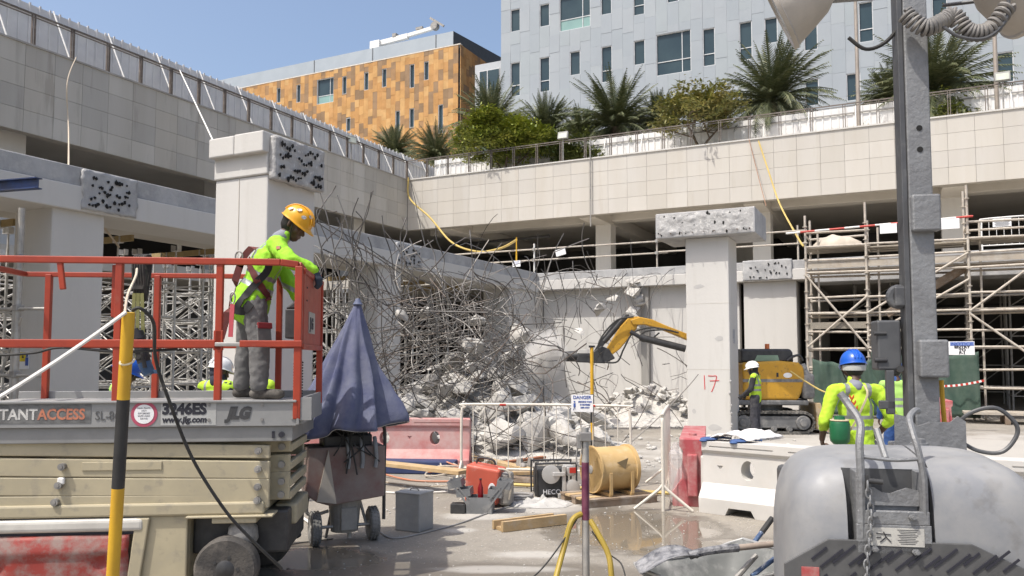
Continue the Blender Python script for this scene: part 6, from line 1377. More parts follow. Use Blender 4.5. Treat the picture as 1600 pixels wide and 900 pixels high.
def person(label, loc, rz, pose, outfit, look=(0, 1, 0), up=(0, 0, 1), vox=.011, scale=1.0, hands=None, seed=0, toes=None):
    J = {k: Vector(v) for k, v in {**STAND, **pose}.items()}; t = thing('person', loc, label, 'person', None, rz); t.scale = (scale,) * 3
    F = Vector(look).normalized(); U = Vector(up); U = (U - F * U.dot(F)).normalized(); Rt = F.cross(U)          # head axes
    tors = (J['shR'] - J['shL']).normalized(); toes = toes or {}
    hd = lambda a, b, c: J['head'] + Rt * a + F * b + U * c
    q = MB()
    # head, face, neck
    capsule(q, hd(0, -.015, .045), hd(0, .0, .02), .098, .095, Rt, 1.0); capsule(q, hd(0, .03, -.02), hd(0, .045, -.085), .072, .048, Rt, 1.0); capsule(q, hd(0, .085, -.01), hd(0, .108, -.035), .011, .018)
    capsule(q, hd(-.035, .078, .03), hd(.035, .078, .03), .018, .018); capsule(q, hd(-.03, .080, -.075), hd(.03, .080, -.075), .016, .016); capsule(q, hd(0, .07, -.105), hd(0, .075, -.105), .024, .02)
    for s in (-1, 1): capsule(q, hd(s * .092, -.01, .02), hd(s * .096, -.005, -.03), .017, .013, F, 1.4); capsule(q, hd(s * .05, .06, -.03), hd(s * .045, .05, -.05), .03, .025)
    capsule(q, J['neck'], hd(0, -.02, -.06), .058, .055)
    # trunk and limbs
    capsule(q, J['pelvis'], J['waist'], .13, .12, tors, .72); capsule(q, J['waist'], J['chest'], .125, .145, tors, .70); capsule(q, J['chest'], mid(J['chest'], J['neck'], .6), .145, .10, tors, .68)
    for s in 'RL':
        sh, el, wr, hi, kn, an = (J[k + s] for k in ('sh', 'el', 'wr', 'hi', 'kn', 'an'))
        capsule(q, mid(J['chest'], J['neck'], .75), sh, .06, .058); capsule(q, sh, el, .052, .040); capsule(q, el, wr, .041, .028)
        capsule(q, hi, kn, .082, .055); capsule(q, kn, mid(kn, an, .4), .054, .052); capsule(q, mid(kn, an, .4), an, .052, .036)
        ft = Vector(toes.get(s, (0, 1, 0))).normalized(); capsule(q, an + Vector((0, 0, -.045)) - ft * .03, an + ft * .15 + Vector((0, 0, -.06)), .034, .026)
        # hand: palm, four fingers, thumb
        fd = (wr - el).normalized(); hv = (hands or {}).get(s)
        if hv: fd, pn = Vector(hv[0]).normalized(), Vector(hv[1])
        else: pn = (-tors if s == 'R' else tors)
        pn = (pn - fd * pn.dot(fd)).normalized(); sd_ = fd.cross(pn) * (1 if s == 'R' else -1); curl = hv[2] if hv else .5
        pc = wr + fd * .055; capsule(q, wr + fd * .01, wr + fd * .085, .026, .034, sd_, .5)
        for k, (off, ln_) in enumerate(((.030, .070), (.010, .080), (-.011, .075), (-.031, .060))):
            b0_ = wr + fd * .09 + sd_ * off; a1 = fd * math.cos(curl) + pn * math.sin(curl); b1 = b0_ + a1 * ln_ * .5; a2 = fd * math.cos(curl * 2.1) + pn * math.sin(curl * 2.1); b2_ = b1 + a2 * ln_ * .5
            capsule(q, b0_ - fd * .02, b1, .0105, .0095, n=8); capsule(q, b1, b2_, .0095, .008, n=8)
        tb0 = wr + fd * .03 + sd_ * .024; tb1 = tb0 + (fd * .6 + sd_ * .7 + pn * .35).normalized() * .045; capsule(q, tb0, tb1, .013, .011, n=8); capsule(q, tb1, tb1 + (fd * .8 + sd_ * .15 + pn * .6).normalized() * .032, .011, .009, n=8)
    me = fuse(q, vox * .9, 3); me.materials.append(skin); link('body', me, t)
    for s in (-1, 1):
        e = MB(); e.sphere(hd(s * .034, .086, .012), .0125, 10, 8); eo = e.build('eye', eyew, t); e = MB(); e.sphere(hd(s * .034, .0945, .012), .006, 8, 6); e.build('iris', eyek, eo)
    # clothes: closed shells a little larger than the body
    def torso(q, g, sleeves=1.0, hem=.0):
        capsule(q, J['pelvis'] + (J['pelvis'] - J['waist']) * hem, J['waist'], .142 + g + (.035 if hem > .5 else 0), .14 + g + (.012 if hem > .5 else 0), tors, .80 if hem > .5 else .74); capsule(q, J['waist'], J['chest'], .14 + g, .16 + g, tors, .72); capsule(q, J['chest'], mid(J['chest'], J['neck'], .62), .158 + g, .10 + g, tors, .70)
        for s in 'RL':
            sh, el, wr = (J[k + s] for k in ('sh', 'el', 'wr')); capsule(q, mid(J['chest'], J['neck'], .75), sh, .068 + g * .6, .066 + g * .4)
            if sleeves > 0:
                capsule(q, sh, el, .064 + g * .4, .054 + g * .4)
                if sleeves > 1: capsule(q, el, mid(el, wr, min(1, sleeves - 1)), .054 + g * .4, .043 + g * .3)
    wm = outfit.get('shirt')
    if wm:
        q = MB(); torso(q, outfit.get('bulk', .010), outfit.get('sleeve', 1.9), outfit.get('hem', .35)); capsule(q, mid(J['neck'], J['chest'], .2), mid(J['neck'], J['head'], .32), .064, .060)
        me = fuse(q, vox, 2, .010, 13, seed); me.materials.append(wm); me.materials.append(refl); so_ = link('shirt', me, t)
        if outfit.get('shirt_tape'): tape(me, J, tors)
    vm = outfit.get('vest')
    if vm:
        q = MB(); torso(q, .024, 0, .30); me = fuse(q, vox, 3, .008, 7, seed + 3); me.materials.append(vm); me.materials.append(refl); link('vest', me, t); tape(me, J, tors)
    q = MB(); capsule(q, J['pelvis'] + Vector((0, 0, .0)), J['waist'], .138, .13, tors, .76)
    for s in 'RL':
        hi, kn, an = (J[k + s] for k in ('hi', 'kn', 'an')); capsule(q, hi, kn, .108, .086); capsule(q, kn, mid(kn, an, .92), .087, .074)
    me = fuse(q, vox, 2, .010, 11, seed + 7); me.materials.append(outfit['trousers']); link('trousers', me, t)
    for s in 'RL':
        an = J['an' + s]; ft = Vector(toes.get(s, (0, 1, 0))).normalized(); q = MB(); capsule(q, an + Vector((0, 0, .08)), an + Vector((0, 0, -.03)), .052, .05); capsule(q, an + Vector((0, 0, -.045)) - ft * .035, an + ft * .17 + Vector((0, 0, -.048)), .046, .042)
        me = fuse(q, .012, 3); me.materials.append(bootm)
        for v in me.vertices: v.co.z = max(v.co.z, an.z - .09)
        link('boot', me, t)
    if outfit.get('gloves'):
        for s in 'RL':
            el, wr = J['el' + s], J['wr' + s]; fd = (wr - el).normalized(); hv = (hands or {}).get(s); pn = tors
            if hv: fd, pn = Vector(hv[0]).normalized(), Vector(hv[1])
            pn = (pn - fd * pn.dot(fd)).normalized(); sd_ = fd.cross(pn) * (1 if s == 'R' else -1); curl = hv[2] if hv else .5
            q = MB(); capsule(q, wr - fd * .03, wr + fd * .01, .042, .036); capsule(q, wr + fd * .01, wr + fd * .09, .034, .042, sd_, .6)
            for off, ln_ in ((.031, .072), (.010, .084), (-.011, .078), (-.032, .062)):
                b0_ = wr + fd * .09 + sd_ * off; a1 = fd * math.cos(curl) + pn * math.sin(curl); b1 = b0_ + a1 * ln_ * .5; b2_ = b1 + (fd * math.cos(curl * 2.1) + pn * math.sin(curl * 2.1)) * ln_ * .52
                capsule(q, b0_ - fd * .02, b1, .0145, .0135, n=8); capsule(q, b1, b2_, .0135, .0115, n=8)
            tb0 = wr + fd * .03 + sd_ * .026; tb1 = tb0 + (fd * .6 + sd_ * .7 + pn * .35).normalized() * .047; capsule(q, tb0, tb1, .017, .015, n=8); capsule(q, tb1, tb1 + (fd * .8 + sd_ * .15 + pn * .6).normalized() * .034, .015, .012, n=8)
            me = fuse(q, .0085, 2); me.materials.append(outfit['gloves']); link('glove', me, t)
    # helmet with brim, ridge and cradle strap
    hm_ = outfit['helmet']; B = Matrix((Rt, F, U)).transposed().to_4x4(); mt = Matrix.Translation(hd(0, -.005, .035)) @ B
    q = MB(); prof = []
    for k in range(13): a = R(90 * k / 12); prof.append((.124 * math.cos(a) ** .85 if k < 12 else 0, .132 * math.sin(a)))
    q.lathe([(.114, -.012), (.128, -.012)] + prof, 30, mt @ Matrix.Diagonal((.93, 1.12, 1, 1)))
    rim_ = []
    for k in range(30):
        a = 2 * math.pi * k / 30; f = max(0, math.sin(a)); rim_.append(mt @ Vector((.93 * .124 * math.cos(a) * 1.06, 1.12 * .124 * math.sin(a) * 1.05 + .045 * f ** 3, -.012 - .018 * f)))
    k0 = len(q.v); q.v += [tuple(mt @ Vector((.93 * .122 * math.cos(2 * math.pi * k / 30), 1.12 * .122 * math.sin(2 * math.pi * k / 30), .0))) for k in range(30)] + [tuple(p) for p in rim_]
    for k in range(30): j = (k + 1) % 30; q.f.append((k0 + k, k0 + j, k0 + 30 + j, k0 + 30 + k)); q.m.append(0)
    q.tube(rim_, .0045, 5, closed=True)
    for x in (-.03, 0, .03): q.tube([mt @ Vector((x, 1.12 * .126 * math.cos(a) , .006 + .131 * math.sin(a))) for a in [R(12 + 156 * i / 12) for i in range(13)]], .006, 5)
    ho = q.build('helmet', hm_, t, 50)
    if outfit.get('decals'):
        q = MB(); rs_ = random.Random(3)
        for k in range(4):
            a, b = R(-30 + 32 * k), R(28 + 16 * (k % 2)); n_ = Vector((.93 * .127 * math.cos(a) * math.cos(b) ** .85, 1.12 * .127 * math.sin(a) * math.cos(b) ** .85, .135 * math.sin(b))); x_, y_, _ = basis(n_)
            c = mt @ (n_ * 1.0); nn_ = (B.to_3x3() @ n_).normalized(); x_, y_, _ = basis(nn_); q.add([c + nn_ * .004 + (x_ * math.cos(i * .785) * .024 + y_ * math.sin(i * .785) * .017) for i in range(8)], [tuple(range(8))])
        tag(q.build('helmet_stickers', M('sticker_white', (.7, .7, .66), (.3, .3, .3), .5, scale=40), ho, None), kind='stuff')
    q = MB()
    for s in (-1, 1): q.tube(bez([hd(s * .105, .02, .03), hd(s * .095, .03, -.03), hd(s * .05, .055, -.115), hd(0, .06, -.13)], 5), .006, 5)
    q.build('chin_strap', hair, ho)
    q = MB(); capsule(q, hd(0, -.035, .02), hd(0, -.04, -.02), .1, .085, Rt, 1.0); me = fuse(q, .012, 2); me.materials.append(outfit.get('hood', hair)); link('hair' if not outfit.get('hood') else 'neck_scarf', me, t)
    if outfit.get('hood'):
        q = MB(); capsule(q, hd(0, .0, -.05), J['neck'] + Vector((0, 0, .0)), .09, .085, Rt, 1.05); me = fuse(q, .012, 3, .008, 14); me.materials.append(outfit['hood']); link('neck_scarf', me, t)
    return t, J
def tape(me, J, tors):
    ax = (J['neck'] - J['waist']); L = ax.length; ax = ax / L
    for p in me.polygons:
        d = p.center - J['waist']; h = d.dot(ax); x = d.dot(tors); far = (d - ax * h - tors * x).length
        if abs(x) < .22 and (abs(h - .02) < .021 or abs(h - .12) < .019): p.material_index = 1
        elif h > .12 and .088 < abs(x) < .126: p.material_index = 1
helm = lambda n, c: M('helmet_' + n, c, tuple(k * .9 for k in c), .32, scale=6, dust=.12)
yhm, whm, bhm = helm('yellow', (.70, .34, .01)), helm('white', (.72, .72, .70)), helm('blue', (.012, .10, .50))
scarf = M('dark_scarf', (.03, .035, .05), (.05, .05, .07), .95, scale=20)
# worker on the lift: faces right, bent forward over the gate
lw_, LJ = person('worker in yellow helmet and bright green shirt leaning on lift gate', (-2.20, 6.72, FZ + .005), R(-65),
    dict(pelvis=(0, 0, .83), waist=(.01, .03, .93), chest=(.05, .11, 1.16), neck=(.09, .215, 1.345), head=(.14, .325, 1.475), shR=(.255, .155, 1.275), elR=(.43, .235, 1.13), wrR=(.42, .43, 1.06), shL=(-.15, .18, 1.27), elL=(-.085, .315, 1.01), wrL=(.0, .40, .84),
         hiR=(.10, .0, .80), knR=(.135, .05, .44), anR=(.16, .05, .09), hiL=(-.095, -.01, .80), knL=(-.135, -.02, .44), anL=(-.16, -.05, .09)),
    dict(shirt=hiv, sleeve=1.95, shirt_tape=True, trousers=gtr, helmet=yhm, decals=True, gloves=M('dark_glove', (.03, .04, .06), rough=.9), hem=.55, bulk=.028), look=(.436, .657, -.55), vox=.0095, hands={'R': ((.22, .42, -.75), (-.5, -.4, -.3), .6), 'L': ((.25, .6, -.5), (0, -.4, -.8), .6)}, seed=1, toes={'R': (.35, .9, 0), 'L': (.1, 1, 0)})
# harness straps, collar, knee pocket
harm = M('harness_maroon', (.13, .022, .018), (.09, .02, .018), .8, scale=10); hark = M('harness_black', (.02, .02, .022), rough=.8)
from mathutils.bvhtree import BVHTree
trees = []
for ch in lw_.children:
    if ch.name.split('.')[0] in ('shirt', 'trousers'): trees.append(BVHTree.FromPolygons([v.co for v in ch.data.vertices], [tuple(p.vertices) for p in ch.data.polygons]))
LW = Matrix.Rotation(R(65), 3, 'Z')                 # picture-plane axes into the figure's own axes
def on_body(dx, z):                                  # straps lie on whatever cloth faces the viewer at that spot
    best = None
    for tr_ in trees:
        h = tr_.ray_cast(LW @ Vector((dx, -1.2, z)), LW @ Vector((0, 1, 0)), 2.2)
        if h[0] is not None and (best is None or h[3] < best[1]): best = (h[0] + h[1] * .006, h[3], h[1])
    return best
def strap_on(pts, w, m, name):
    q = MB(); pp = bez([(a, 0, b) for a, b in pts], 7); last = None; out = []
    for p in pp:
        h = on_body(p.x, p.z); y = h[0] if h else None
        if y is None: y = LW @ Vector((p.x, -.10, p.z)); nrm = LW @ Vector((0, -1, 0))
        else: nrm = h[2]
        out.append((y, nrm))
    L_ = len(out)
    for k in range(L_):
        d_ = (out[min(k + 1, L_ - 1)][0] - out[max(k - 1, 0)][0]).normalized(); sd_ = d_.cross(out[k][1]).normalized()
        for e_, f_ in ((-1, 0), (1, 0), (1, .007), (-1, .007)): q.v.append(tuple(out[k][0] + sd_ * (e_ * w / 2) + out[k][1] * f_))
    for k in range(L_ - 1):
        for e_ in range(4): q.f.append((k * 4 + e_, k * 4 + (e_ + 1) % 4, k * 4 + 4 + (e_ + 1) % 4, k * 4 + 4 + e_)); q.m.append(0)
    q.build(name, m, lw_, 40)
strap_on([(.075, 1.335), (.03, 1.27), (-.03, 1.20), (-.075, 1.10)], .055, harm, 'harness_strap')
strap_on([(-.07, 1.12), (-.11, .98), (-.15, .80), (-.19, .62), (-.22, .50)], .06, harm, 'harness_strap')
strap_on([(-.02, 1.17), (.05, 1.06), (.12, .93), (.17, .82)], .055, harm, 'harness_strap')
strap_on([(.20, 1.15), (.16, 1.05), (.08, .95), (.0, .84), (-.06, .76), (-.09, .72)], .06, hark, 'harness_strap')
strap_on([(-.08, .74), (.0, .73), (.06, .79)], .07, hark, 'harness_pad')
rg_ = LW @ Vector((-.07, -.14, 1.18)); q = MB(); q.tube([rg_ + LW @ Vector((.03 * math.cos(a), 0, .045 * math.sin(a))) for a in [k * .4488 for k in range(14)]], .007, 6, closed=True); q.build('harness_ring', galvd, lw_)
for nm_, x_, z_, w_, h_, m_ in (('knee_pocket', .155, .53, .13, .16, gtr), ('red_flap', .155, .605, .135, .05, M('red_flap', (.24, .025, .03), rough=.9))):
    h = on_body(x_, z_)
    if h:
        b_ = h[2].to_track_quat('Y', 'Z').to_matrix(); q = MB(); q.box(h[0], (w_, .016 if nm_ == 'knee_pocket' else .022, h_), b_); q.build(nm_, m_, lw_, None, bevel=.006)
q = MB(); capsule(q, LJ['neck'] + Vector((0, -.015, .0)), mid(LJ['neck'], LJ['head'], .25), .072, .066); me = fuse(q, .010, 2); me.materials.append(M('grey_collar', (.22, .23, .27), rough=.9)); link('collar', me, lw_)
h = on_body(.30, 1.235)
if h: q = MB(); q.box(h[0], (.035, .006, .028), h[2].to_track_quat('Y', 'Z').to_matrix()); q.build('arm_badge', M('badge_red', (.5, .16, .12), (.1, .3, .12), .8, scale=30), lw_, None)
# three helmets behind the lift
person('worker in blue helmet and lime vest behind the striped post', (P(186, 600, 8.3).x, 8.3, 0), R(-60), dict(head=(0, .06, 1.60)), dict(shirt=hil, vest=hil, trousers=dtr, helmet=bhm), look=(.1, .9, -.35), vox=.017, seed=2)
person('worker in white helmet with dark scarf behind the lift', (P(340, 600, 9.2).x, 9.2, 0), R(-20), dict(head=(0, .04, 1.60)), dict(shirt=bks, vest=hiy, trousers=dtr, helmet=whm, hood=scarf), look=(.35, .8, -.2), vox=.017, seed=3)
person('worker in yellow helmet glimpsed behind the lift worker legs', (P(404, 600, 9.8).x, 9.8, 0), R(150), dict(head=(0, .04, 1.58)), dict(shirt=hiy, vest=hiy, trousers=dtr, helmet=yhm), look=(.2, .9, -.1), vox=.017, seed=4)
# worker beside column 17
g17 = G(1182, 688); person('worker in white helmet and black shirt beside column 17', (g17.x, g17.y, 0), R(62), dict(head=(0, .06, 1.55), neck=(0, .0, 1.43), elR=(.24, .05, 1.12), wrR=(.16, .24, .98), elL=(-.24, .05, 1.12), wrL=(-.12, .26, .96), chest=(0, .01, 1.27), shR=(.18, 0, 1.38), shL=(-.18, 0, 1.38)),
    dict(shirt=bks, sleeve=1.95, vest=hiy, trousers=dtr, helmet=whm, hood=M('black_balaclava', (.015, .015, .018), rough=.95), gloves=bks), look=(.05, .95, -.15), vox=.015, scale=.985, seed=5)
# worker seen from behind, near
nwk, NJ = person('worker in blue helmet and yellow shirt seen from behind near tower', (P(1336, 600, 7.6).x, 7.6, 0), R(4), dict(head=(.02, .07, 1.665), neck=(0, .0, 1.50), chest=(0, .0, 1.30), waist=(0, 0, 1.08), shR=(.215, .0, 1.44), shL=(-.215, .0, 1.44), elR=(.33, -.05, 1.19), wrR=(.27, .12, 1.02), elL=(-.33, -.05, 1.17), wrL=(-.29, .10, .98)),
    dict(shirt=hiy, sleeve=1.35, shirt_tape=True, trousers=gtr, helmet=bhm, hem=1.0), look=(.1, .97, -.18), vox=.011, scale=1.0, hands={'R': ((-.4, .5, -.6), (-.5, 0, .2), .7), 'L': ((.3, .5, -.6), (.5, 0, .2), .7)}, seed=6)
q = MB(); capsule(q, NJ['neck'] + Vector((0, -.005, -.02)), NJ['neck'] + Vector((0, .01, .012)), .076, .066); me = fuse(q, .011, 2); me.materials.append(MATS['grey_collar']); link('collar', me, nwk)
q = MB(); q.lathe([(.112, -.04), (.116, 0), (.112, .012)], 24, Matrix.Translation(NJ['head'] + Vector((0, -.01, .012))) @ Matrix.Diagonal((.95, 1.08, 1, 1))); q.build('head_band', M('head_band', (.42, .42, .4), rough=.9), nwk)
q = MB()
for k in range(3): z = 1.385 - k * .05; x = -.115 + k * .018; q.add([(x - .022, -.150 + .004 * k, z + .03), (x, -.152 + .004 * k, z), (x + .02, -.150 + .004 * k, z + .03), (x + .02, -.150 + .004 * k, z + .005), (x, -.152 + .004 * k, z - .025), (x - .022, -.15 + .004 * k, z + .005)], [(0, 1, 4, 5), (1, 2, 3, 4)])
o = q.build('red_chevrons', M('red_print', (.60, .10, .02), rough=.8), nwk, None); so_ = o.modifiers.new('t', 'SOLIDIFY'); so_.thickness = .012; tag(o, kind='stuff')
q = MB(); pts = bez([(.06, -.05, 1.50), (.05, -.13, 1.42), (-.03, -.165, 1.28), (-.12, -.165, 1.12), (-.2, -.14, 1.0)], 6)
for a, b in zip(pts[:-1], pts[1:]): q.bar(a, b, .018, .006, up=(0, 1, 0))
q.build('shoulder_strap', M('beige_strap', (.5, .42, .28), rough=.9), nwk, None)
fl = thing('water_flask', nwk.matrix_basis @ Vector((-.245, -.17, .96)), 'green water flask hanging at the near worker left hip', 'flask'); q = MB(); q.lathe([(0, 0), (.06, .002), (.085, .03), (.09, .06), (.09, .19), (.08, .215), (.06, .225), (0, .23)], 24); q.build('body', M('green_plastic', (.012, .12, .045), (.01, .10, .04), .4, scale=6, dust=.1), fl)
q = MB(); q.lathe([(.082, .215), (.086, .22), (.082, .228)], 24); q.build('rim', M('beige_strap'), fl); q = MB(); q.cyl((0, 0, .228), (0, 0, .26), .05, .045, n=20); q.build('cap', M('green_plastic'), fl)
# worker in blue coveralls further back
person('worker in blue coveralls and lime vest behind the tower mast', (P(1401, 600, 12.2).x, 12.2, 0), R(-12), dict(head=(.0, .05, 1.66), shR=(.2, -.01, 1.43), shL=(-.2, -.01, 1.43), elR=(.29, -.03, 1.16), wrR=(.27, .10, .92), knL=(-.12, .08, .50), anL=(-.13, .16, .09), knR=(.11, -.02, .5), anR=(.11, -.12, .09)), dict(shirt=blc, sleeve=1.95, vest=hil, trousers=blc, helmet=bhm), look=(.35, .9, -.1), vox=.015, scale=.945, seed=8)
# ================================================================== EXCAVATOR
ex = thing('excavator', (6.2, 19.3, 0), 'yellow tracked mini excavator with hydraulic breaker reaching into rebar', 'excavator', None, R(-3))
exy = M('excavator_yellow', (.52, .28, .02), (.46, .245, .02), .5, scale=4, dust=.2, dustc=(.36, .27, .14), c3=(.30, .17, .03)); exg = M('excavator_grey', (.17, .17, .17), (.12, .12, .12), .6, .2, dust=.35)
trk = M('track_dusty', (.06, .058, .054), (.035, .034, .032), .9, scale=6, dust=.4, dustc=(.3, .28, .25))
for y in (-.62, .62):
    q = MB(); x0, x1, r_ = -1.05, .82, .25; path = []
    for k in range(13): a = R(-90 + 180 * k / 12); path.append((x1 - r_ + r_ * math.cos(a) + .0, .27 + r_ * math.sin(a)))
    for k in range(13): a = R(90 + 180 * k / 12); path.append((x0 + r_ + r_ * math.cos(a), .27 + r_ * math.sin(a)))
    inner = [(x0 + r_ + (x - x0 - r_) * 1.0 if False else x * .97 - .003, .27 + (z - .27) * .82) for x, z in path]; n = len(path)
    q.v = [(x, y - .17, z) for x, z in path] + [(x, y + .17, z) for x, z in path] + [(x, y - .17, z) for x, z in inner] + [(x, y + .17, z) for x, z in inner]
    for k in range(n): j = (k + 1) % n; q.f += [(k, j, n + j, n + k), (2 * n + k, 3 * n + k, 3 * n + j, 2 * n + j), (k, 2 * n + k, 2 * n + j, j), (n + k, n + j, 3 * n + j, 3 * n + k)]
    q.m = [0] * len(q.f); tr = q.build('track', trk, ex, 40)
    per = 0; pts = [Vector((a, 0, b)) for a, b in path] + [Vector((path[0][0], 0, path[0][1]))]; acc = 0; lug = MB().box((0, 0, 0), (.05, .36, .035)).mesh('lug', None); lug.materials.append(trk)
    for a, b in zip(pts[:-1], pts[1:]):
        d_ = b - a; L_ = d_.length
        while acc < L_:
            p = a + d_ * (acc / L_); o = inst(lug, 'track_lug', tr, (p.x, y, p.z), (0, -math.atan2(d_.z, d_.x), 0)); acc += .10
        acc -= L_
    q = MB(); q.bb(x0 + .35, x1 - .35, y - .12, y + .12, .14, .42); q.build('track_frame', exg, ex, None, bevel=.02)
    for xx, rr in ((x1 - .25, .17), (x0 + .25, .18), (-.45, .07), (-.1, .07), (.25, .07)):
        mt = Matrix.Translation((xx, y - .14, .27 if rr > .1 else .12)) @ Matrix.Rotation(R(90), 4, 'X'); q = MB(); q.lathe([(0, .05), (rr * .5, .05), (rr * .55, .02), (rr * .9, .02), (rr, 0), (rr, -.2), (0, -.2)], 20, mt); q.build('track_wheel', exg, ex)
q = MB(); q.cyl((-.1, 0, .5), (-.1, 0, .68), .4, n=24); q.build('slew_ring', exg, ex); q = MB(); q.bb(-.9, .75, -.62, .62, .66, .78); q.build('frame_deck', exg, ex, None, bevel=.03)
q = MB(); pl = [(-.75, .78), (.52, .78), (.60, .95), (.68, 1.30), (.66, 1.55), (.55, 1.66), (.1, 1.70), (-.75, 1.66)]
q.prism(pl, -.60, .60, Matrix.Rotation(R(90), 4, 'X')); q.build('engine_hood', exy, ex, None, bevel=.06, seg=3)
q = MB(); q.bb(-.76, .62, -.604, -.602, 1.20, 1.27); q.build('dark_stripe', exg, ex, None); q = MB(); q.lathe([(0, 0), (.10, 0), (.10, .008), (0, .008)], 20, Matrix.Translation((.28, -.60, 1.36)) @ Matrix.Rotation(R(90), 4, 'X') @ Matrix.Diagonal((1, .6, 1, 1))); q.build('badge', signw, ex); q = MB(); q.bb(.02, .07, -.604, -.602, 1.32, 1.42); q.build('vent_slot', signk, ex, None)
q = MB(); q.bb(.62, .92, -.58, .58, .80, 1.40); q.build('counterweight', exg, ex, None, bevel=.08, seg=3)
for k in range(4): q = MB(); q.cyl((.66 + .05 * k, -.45, 1.62 - k * .13), (.70 + .05 * k, -.45, 1.50 - k * .13), .075, .085, n=12); q.build('exhaust_section', galvd, ex)
q = MB(); q.tube(bez([(.3, -.5, 1.7), (.45, -.5, 1.80), (.6, -.48, 1.82), (.68, -.45, 1.7)], 5), .03, 8); q.build('pipe', blackp, ex)
q = MB(); pl = [(-.75, 1.66), (.48, 1.66), (.46, 1.9), (.40, 1.98), (-.75, 1.98)]; q.prism(pl, -.45, .45, Matrix.Rotation(R(90), 4, 'X')); q.build('canopy', blackp, ex, None, bevel=.05); q = MB(); q.prism([(-.45, 1.69), (.14, 1.69), (.10, 1.83), (-.38, 1.83)], 0, .01, Matrix.Translation((0, -.455, 0)) @ Matrix.Rotation(R(90), 4, 'X')); q.build('window', M('cab_glass_green', (.22, .32, .24), rough=.2), ex, None); MB().cyl((-.1, -.3, 1.98), (-.1, -.3, 2.10), .055, n=12).build('beacon', M('amber_beacon', (.6, .16, .05), rough=.3), ex)
q = MB(); q.add([(.95, -.6, .10), (1.28, -.6, .02), (1.02, -.6, .72), (.90, -.6, .70), (.95, .6, .10), (1.28, .6, .02), (1.02, .6, .72), (.90, .6, .70)], [(0, 1, 2, 3), (7, 6, 5, 4), (0, 4, 5, 1), (1, 5, 6, 2), (2, 6, 7, 3), (3, 7, 4, 0)]); q.build('dozer_blade', M('blade_beige', (.45, .30, .12), (.4, .28, .13), .6, dust=.4), ex, None, bevel=.01)
q = MB(); q.bar((.6, -.3, .35), (1.0, -.3, .35), .1, .12); q.build('blade_arm', exg, ex, None); q = MB(); q.bar((.6, .3, .35), (1.0, .3, .35), .1, .12); q.build('blade_arm', exg, ex, None)
def lx(px, py): p = P(px, py, 19.3) - ex.location; return (p.x, p.z)
def armpart(name, poly, y0, y1, m, bev=.02): q = MB(); q.prism([lx(*p) for p in poly], -y1, -y0, Matrix.Rotation(R(90), 4, 'X')); return q.build(name, m, ex, None, bevel=bev)
armpart('boom', [(1150, 575), (1120, 550), (1078, 523), (1040, 508), (1020, 499), (1000, 495), (985, 500), (990, 508), (1008, 507), (1040, 517), (1078, 533), (1110, 558), (1135, 590)], -.13, .13, exy)
armpart('stick', [(1000, 494), (984, 495), (970, 510), (955, 534), (944, 552), (953, 558), (970, 545), (996, 513)], -.09, .09, exy)
armpart('stick_cylinder', [(983, 490), (962, 502), (938, 533), (928, 550), (932, 554), (944, 540), (968, 508), (986, 496)], -.05, .05, blackp, .005)
q = MB(); a, b = lx(1070, 545), lx(1000, 527); q.cyl((a[0], -.2, a[1]), (b[0], -.2, b[1]), .085, n=12); a2, b2 = lx(1000, 527), lx(985, 518); q.cyl((a2[0], -.2, a2[1]), (b2[0], -.2, b2[1]), .05, n=10); q.build('boom_cylinder', blackp, ex)
q = MB(); a, b = lx(980, 500), lx(945, 540); q.cyl((a[0], .0, a[1] + .12), (b[0], .0, b[1] + .1), .07, n=12); q.build('bucket_cylinder', blackp, ex)
armpart('breaker_bracket', [(952, 545), (940, 540), (925, 552), (905, 552), (900, 566), (945, 568), (962, 560)], -.14, .14, blackp)
a, b, c = lx(925, 556), lx(880, 557), lx(858, 558); q = MB(); q.cyl((a[0], 0, a[1]), (b[0], 0, b[1]), .15, .12, n=16); q.build('breaker_body', blackp, ex); q = MB(); q.cyl((b[0], 0, b[1]), (c[0] - .1, 0, c[1]), .07, .05, n=12); q.build('chisel', galvd, ex)
armpart('breaker_cover', [(928, 545), (905, 546), (902, 552), (926, 552)], -.13, .13, M('white_cover', (.6, .58, .54), dust=.2), .005)
for k, pts in enumerate(([(1060, 520), (1020, 512), (990, 520), (975, 545), (965, 565), (945, 566)], [(1040, 515), (1008, 518), (1000, 530), (1012, 533), (1030, 520)], [(990, 495), (965, 500), (945, 520), (935, 540), (940, 555)])):
    q = MB(); q.tube(bez([(lx(*p)[0], -.17 - .02 * k, lx(*p)[1]) for p in pts], 6), .022, 7); q.build('hydraulic_hose', black, ex)
text('boom_lettering', 'EXCAVATOR'[:0] + '', .1, signw, ex, (0, 0, -5), (0, 0, 0)) if False else None
hose('yellow_hose', bez([P(1235, 580, 18.6), P(1262, 598, 18.4), P(1290, 613, 18.2), P(1330, 622, 18)], 6), .02, yh, 'yellow hose trailing right from the excavator exhaust', 'hose')
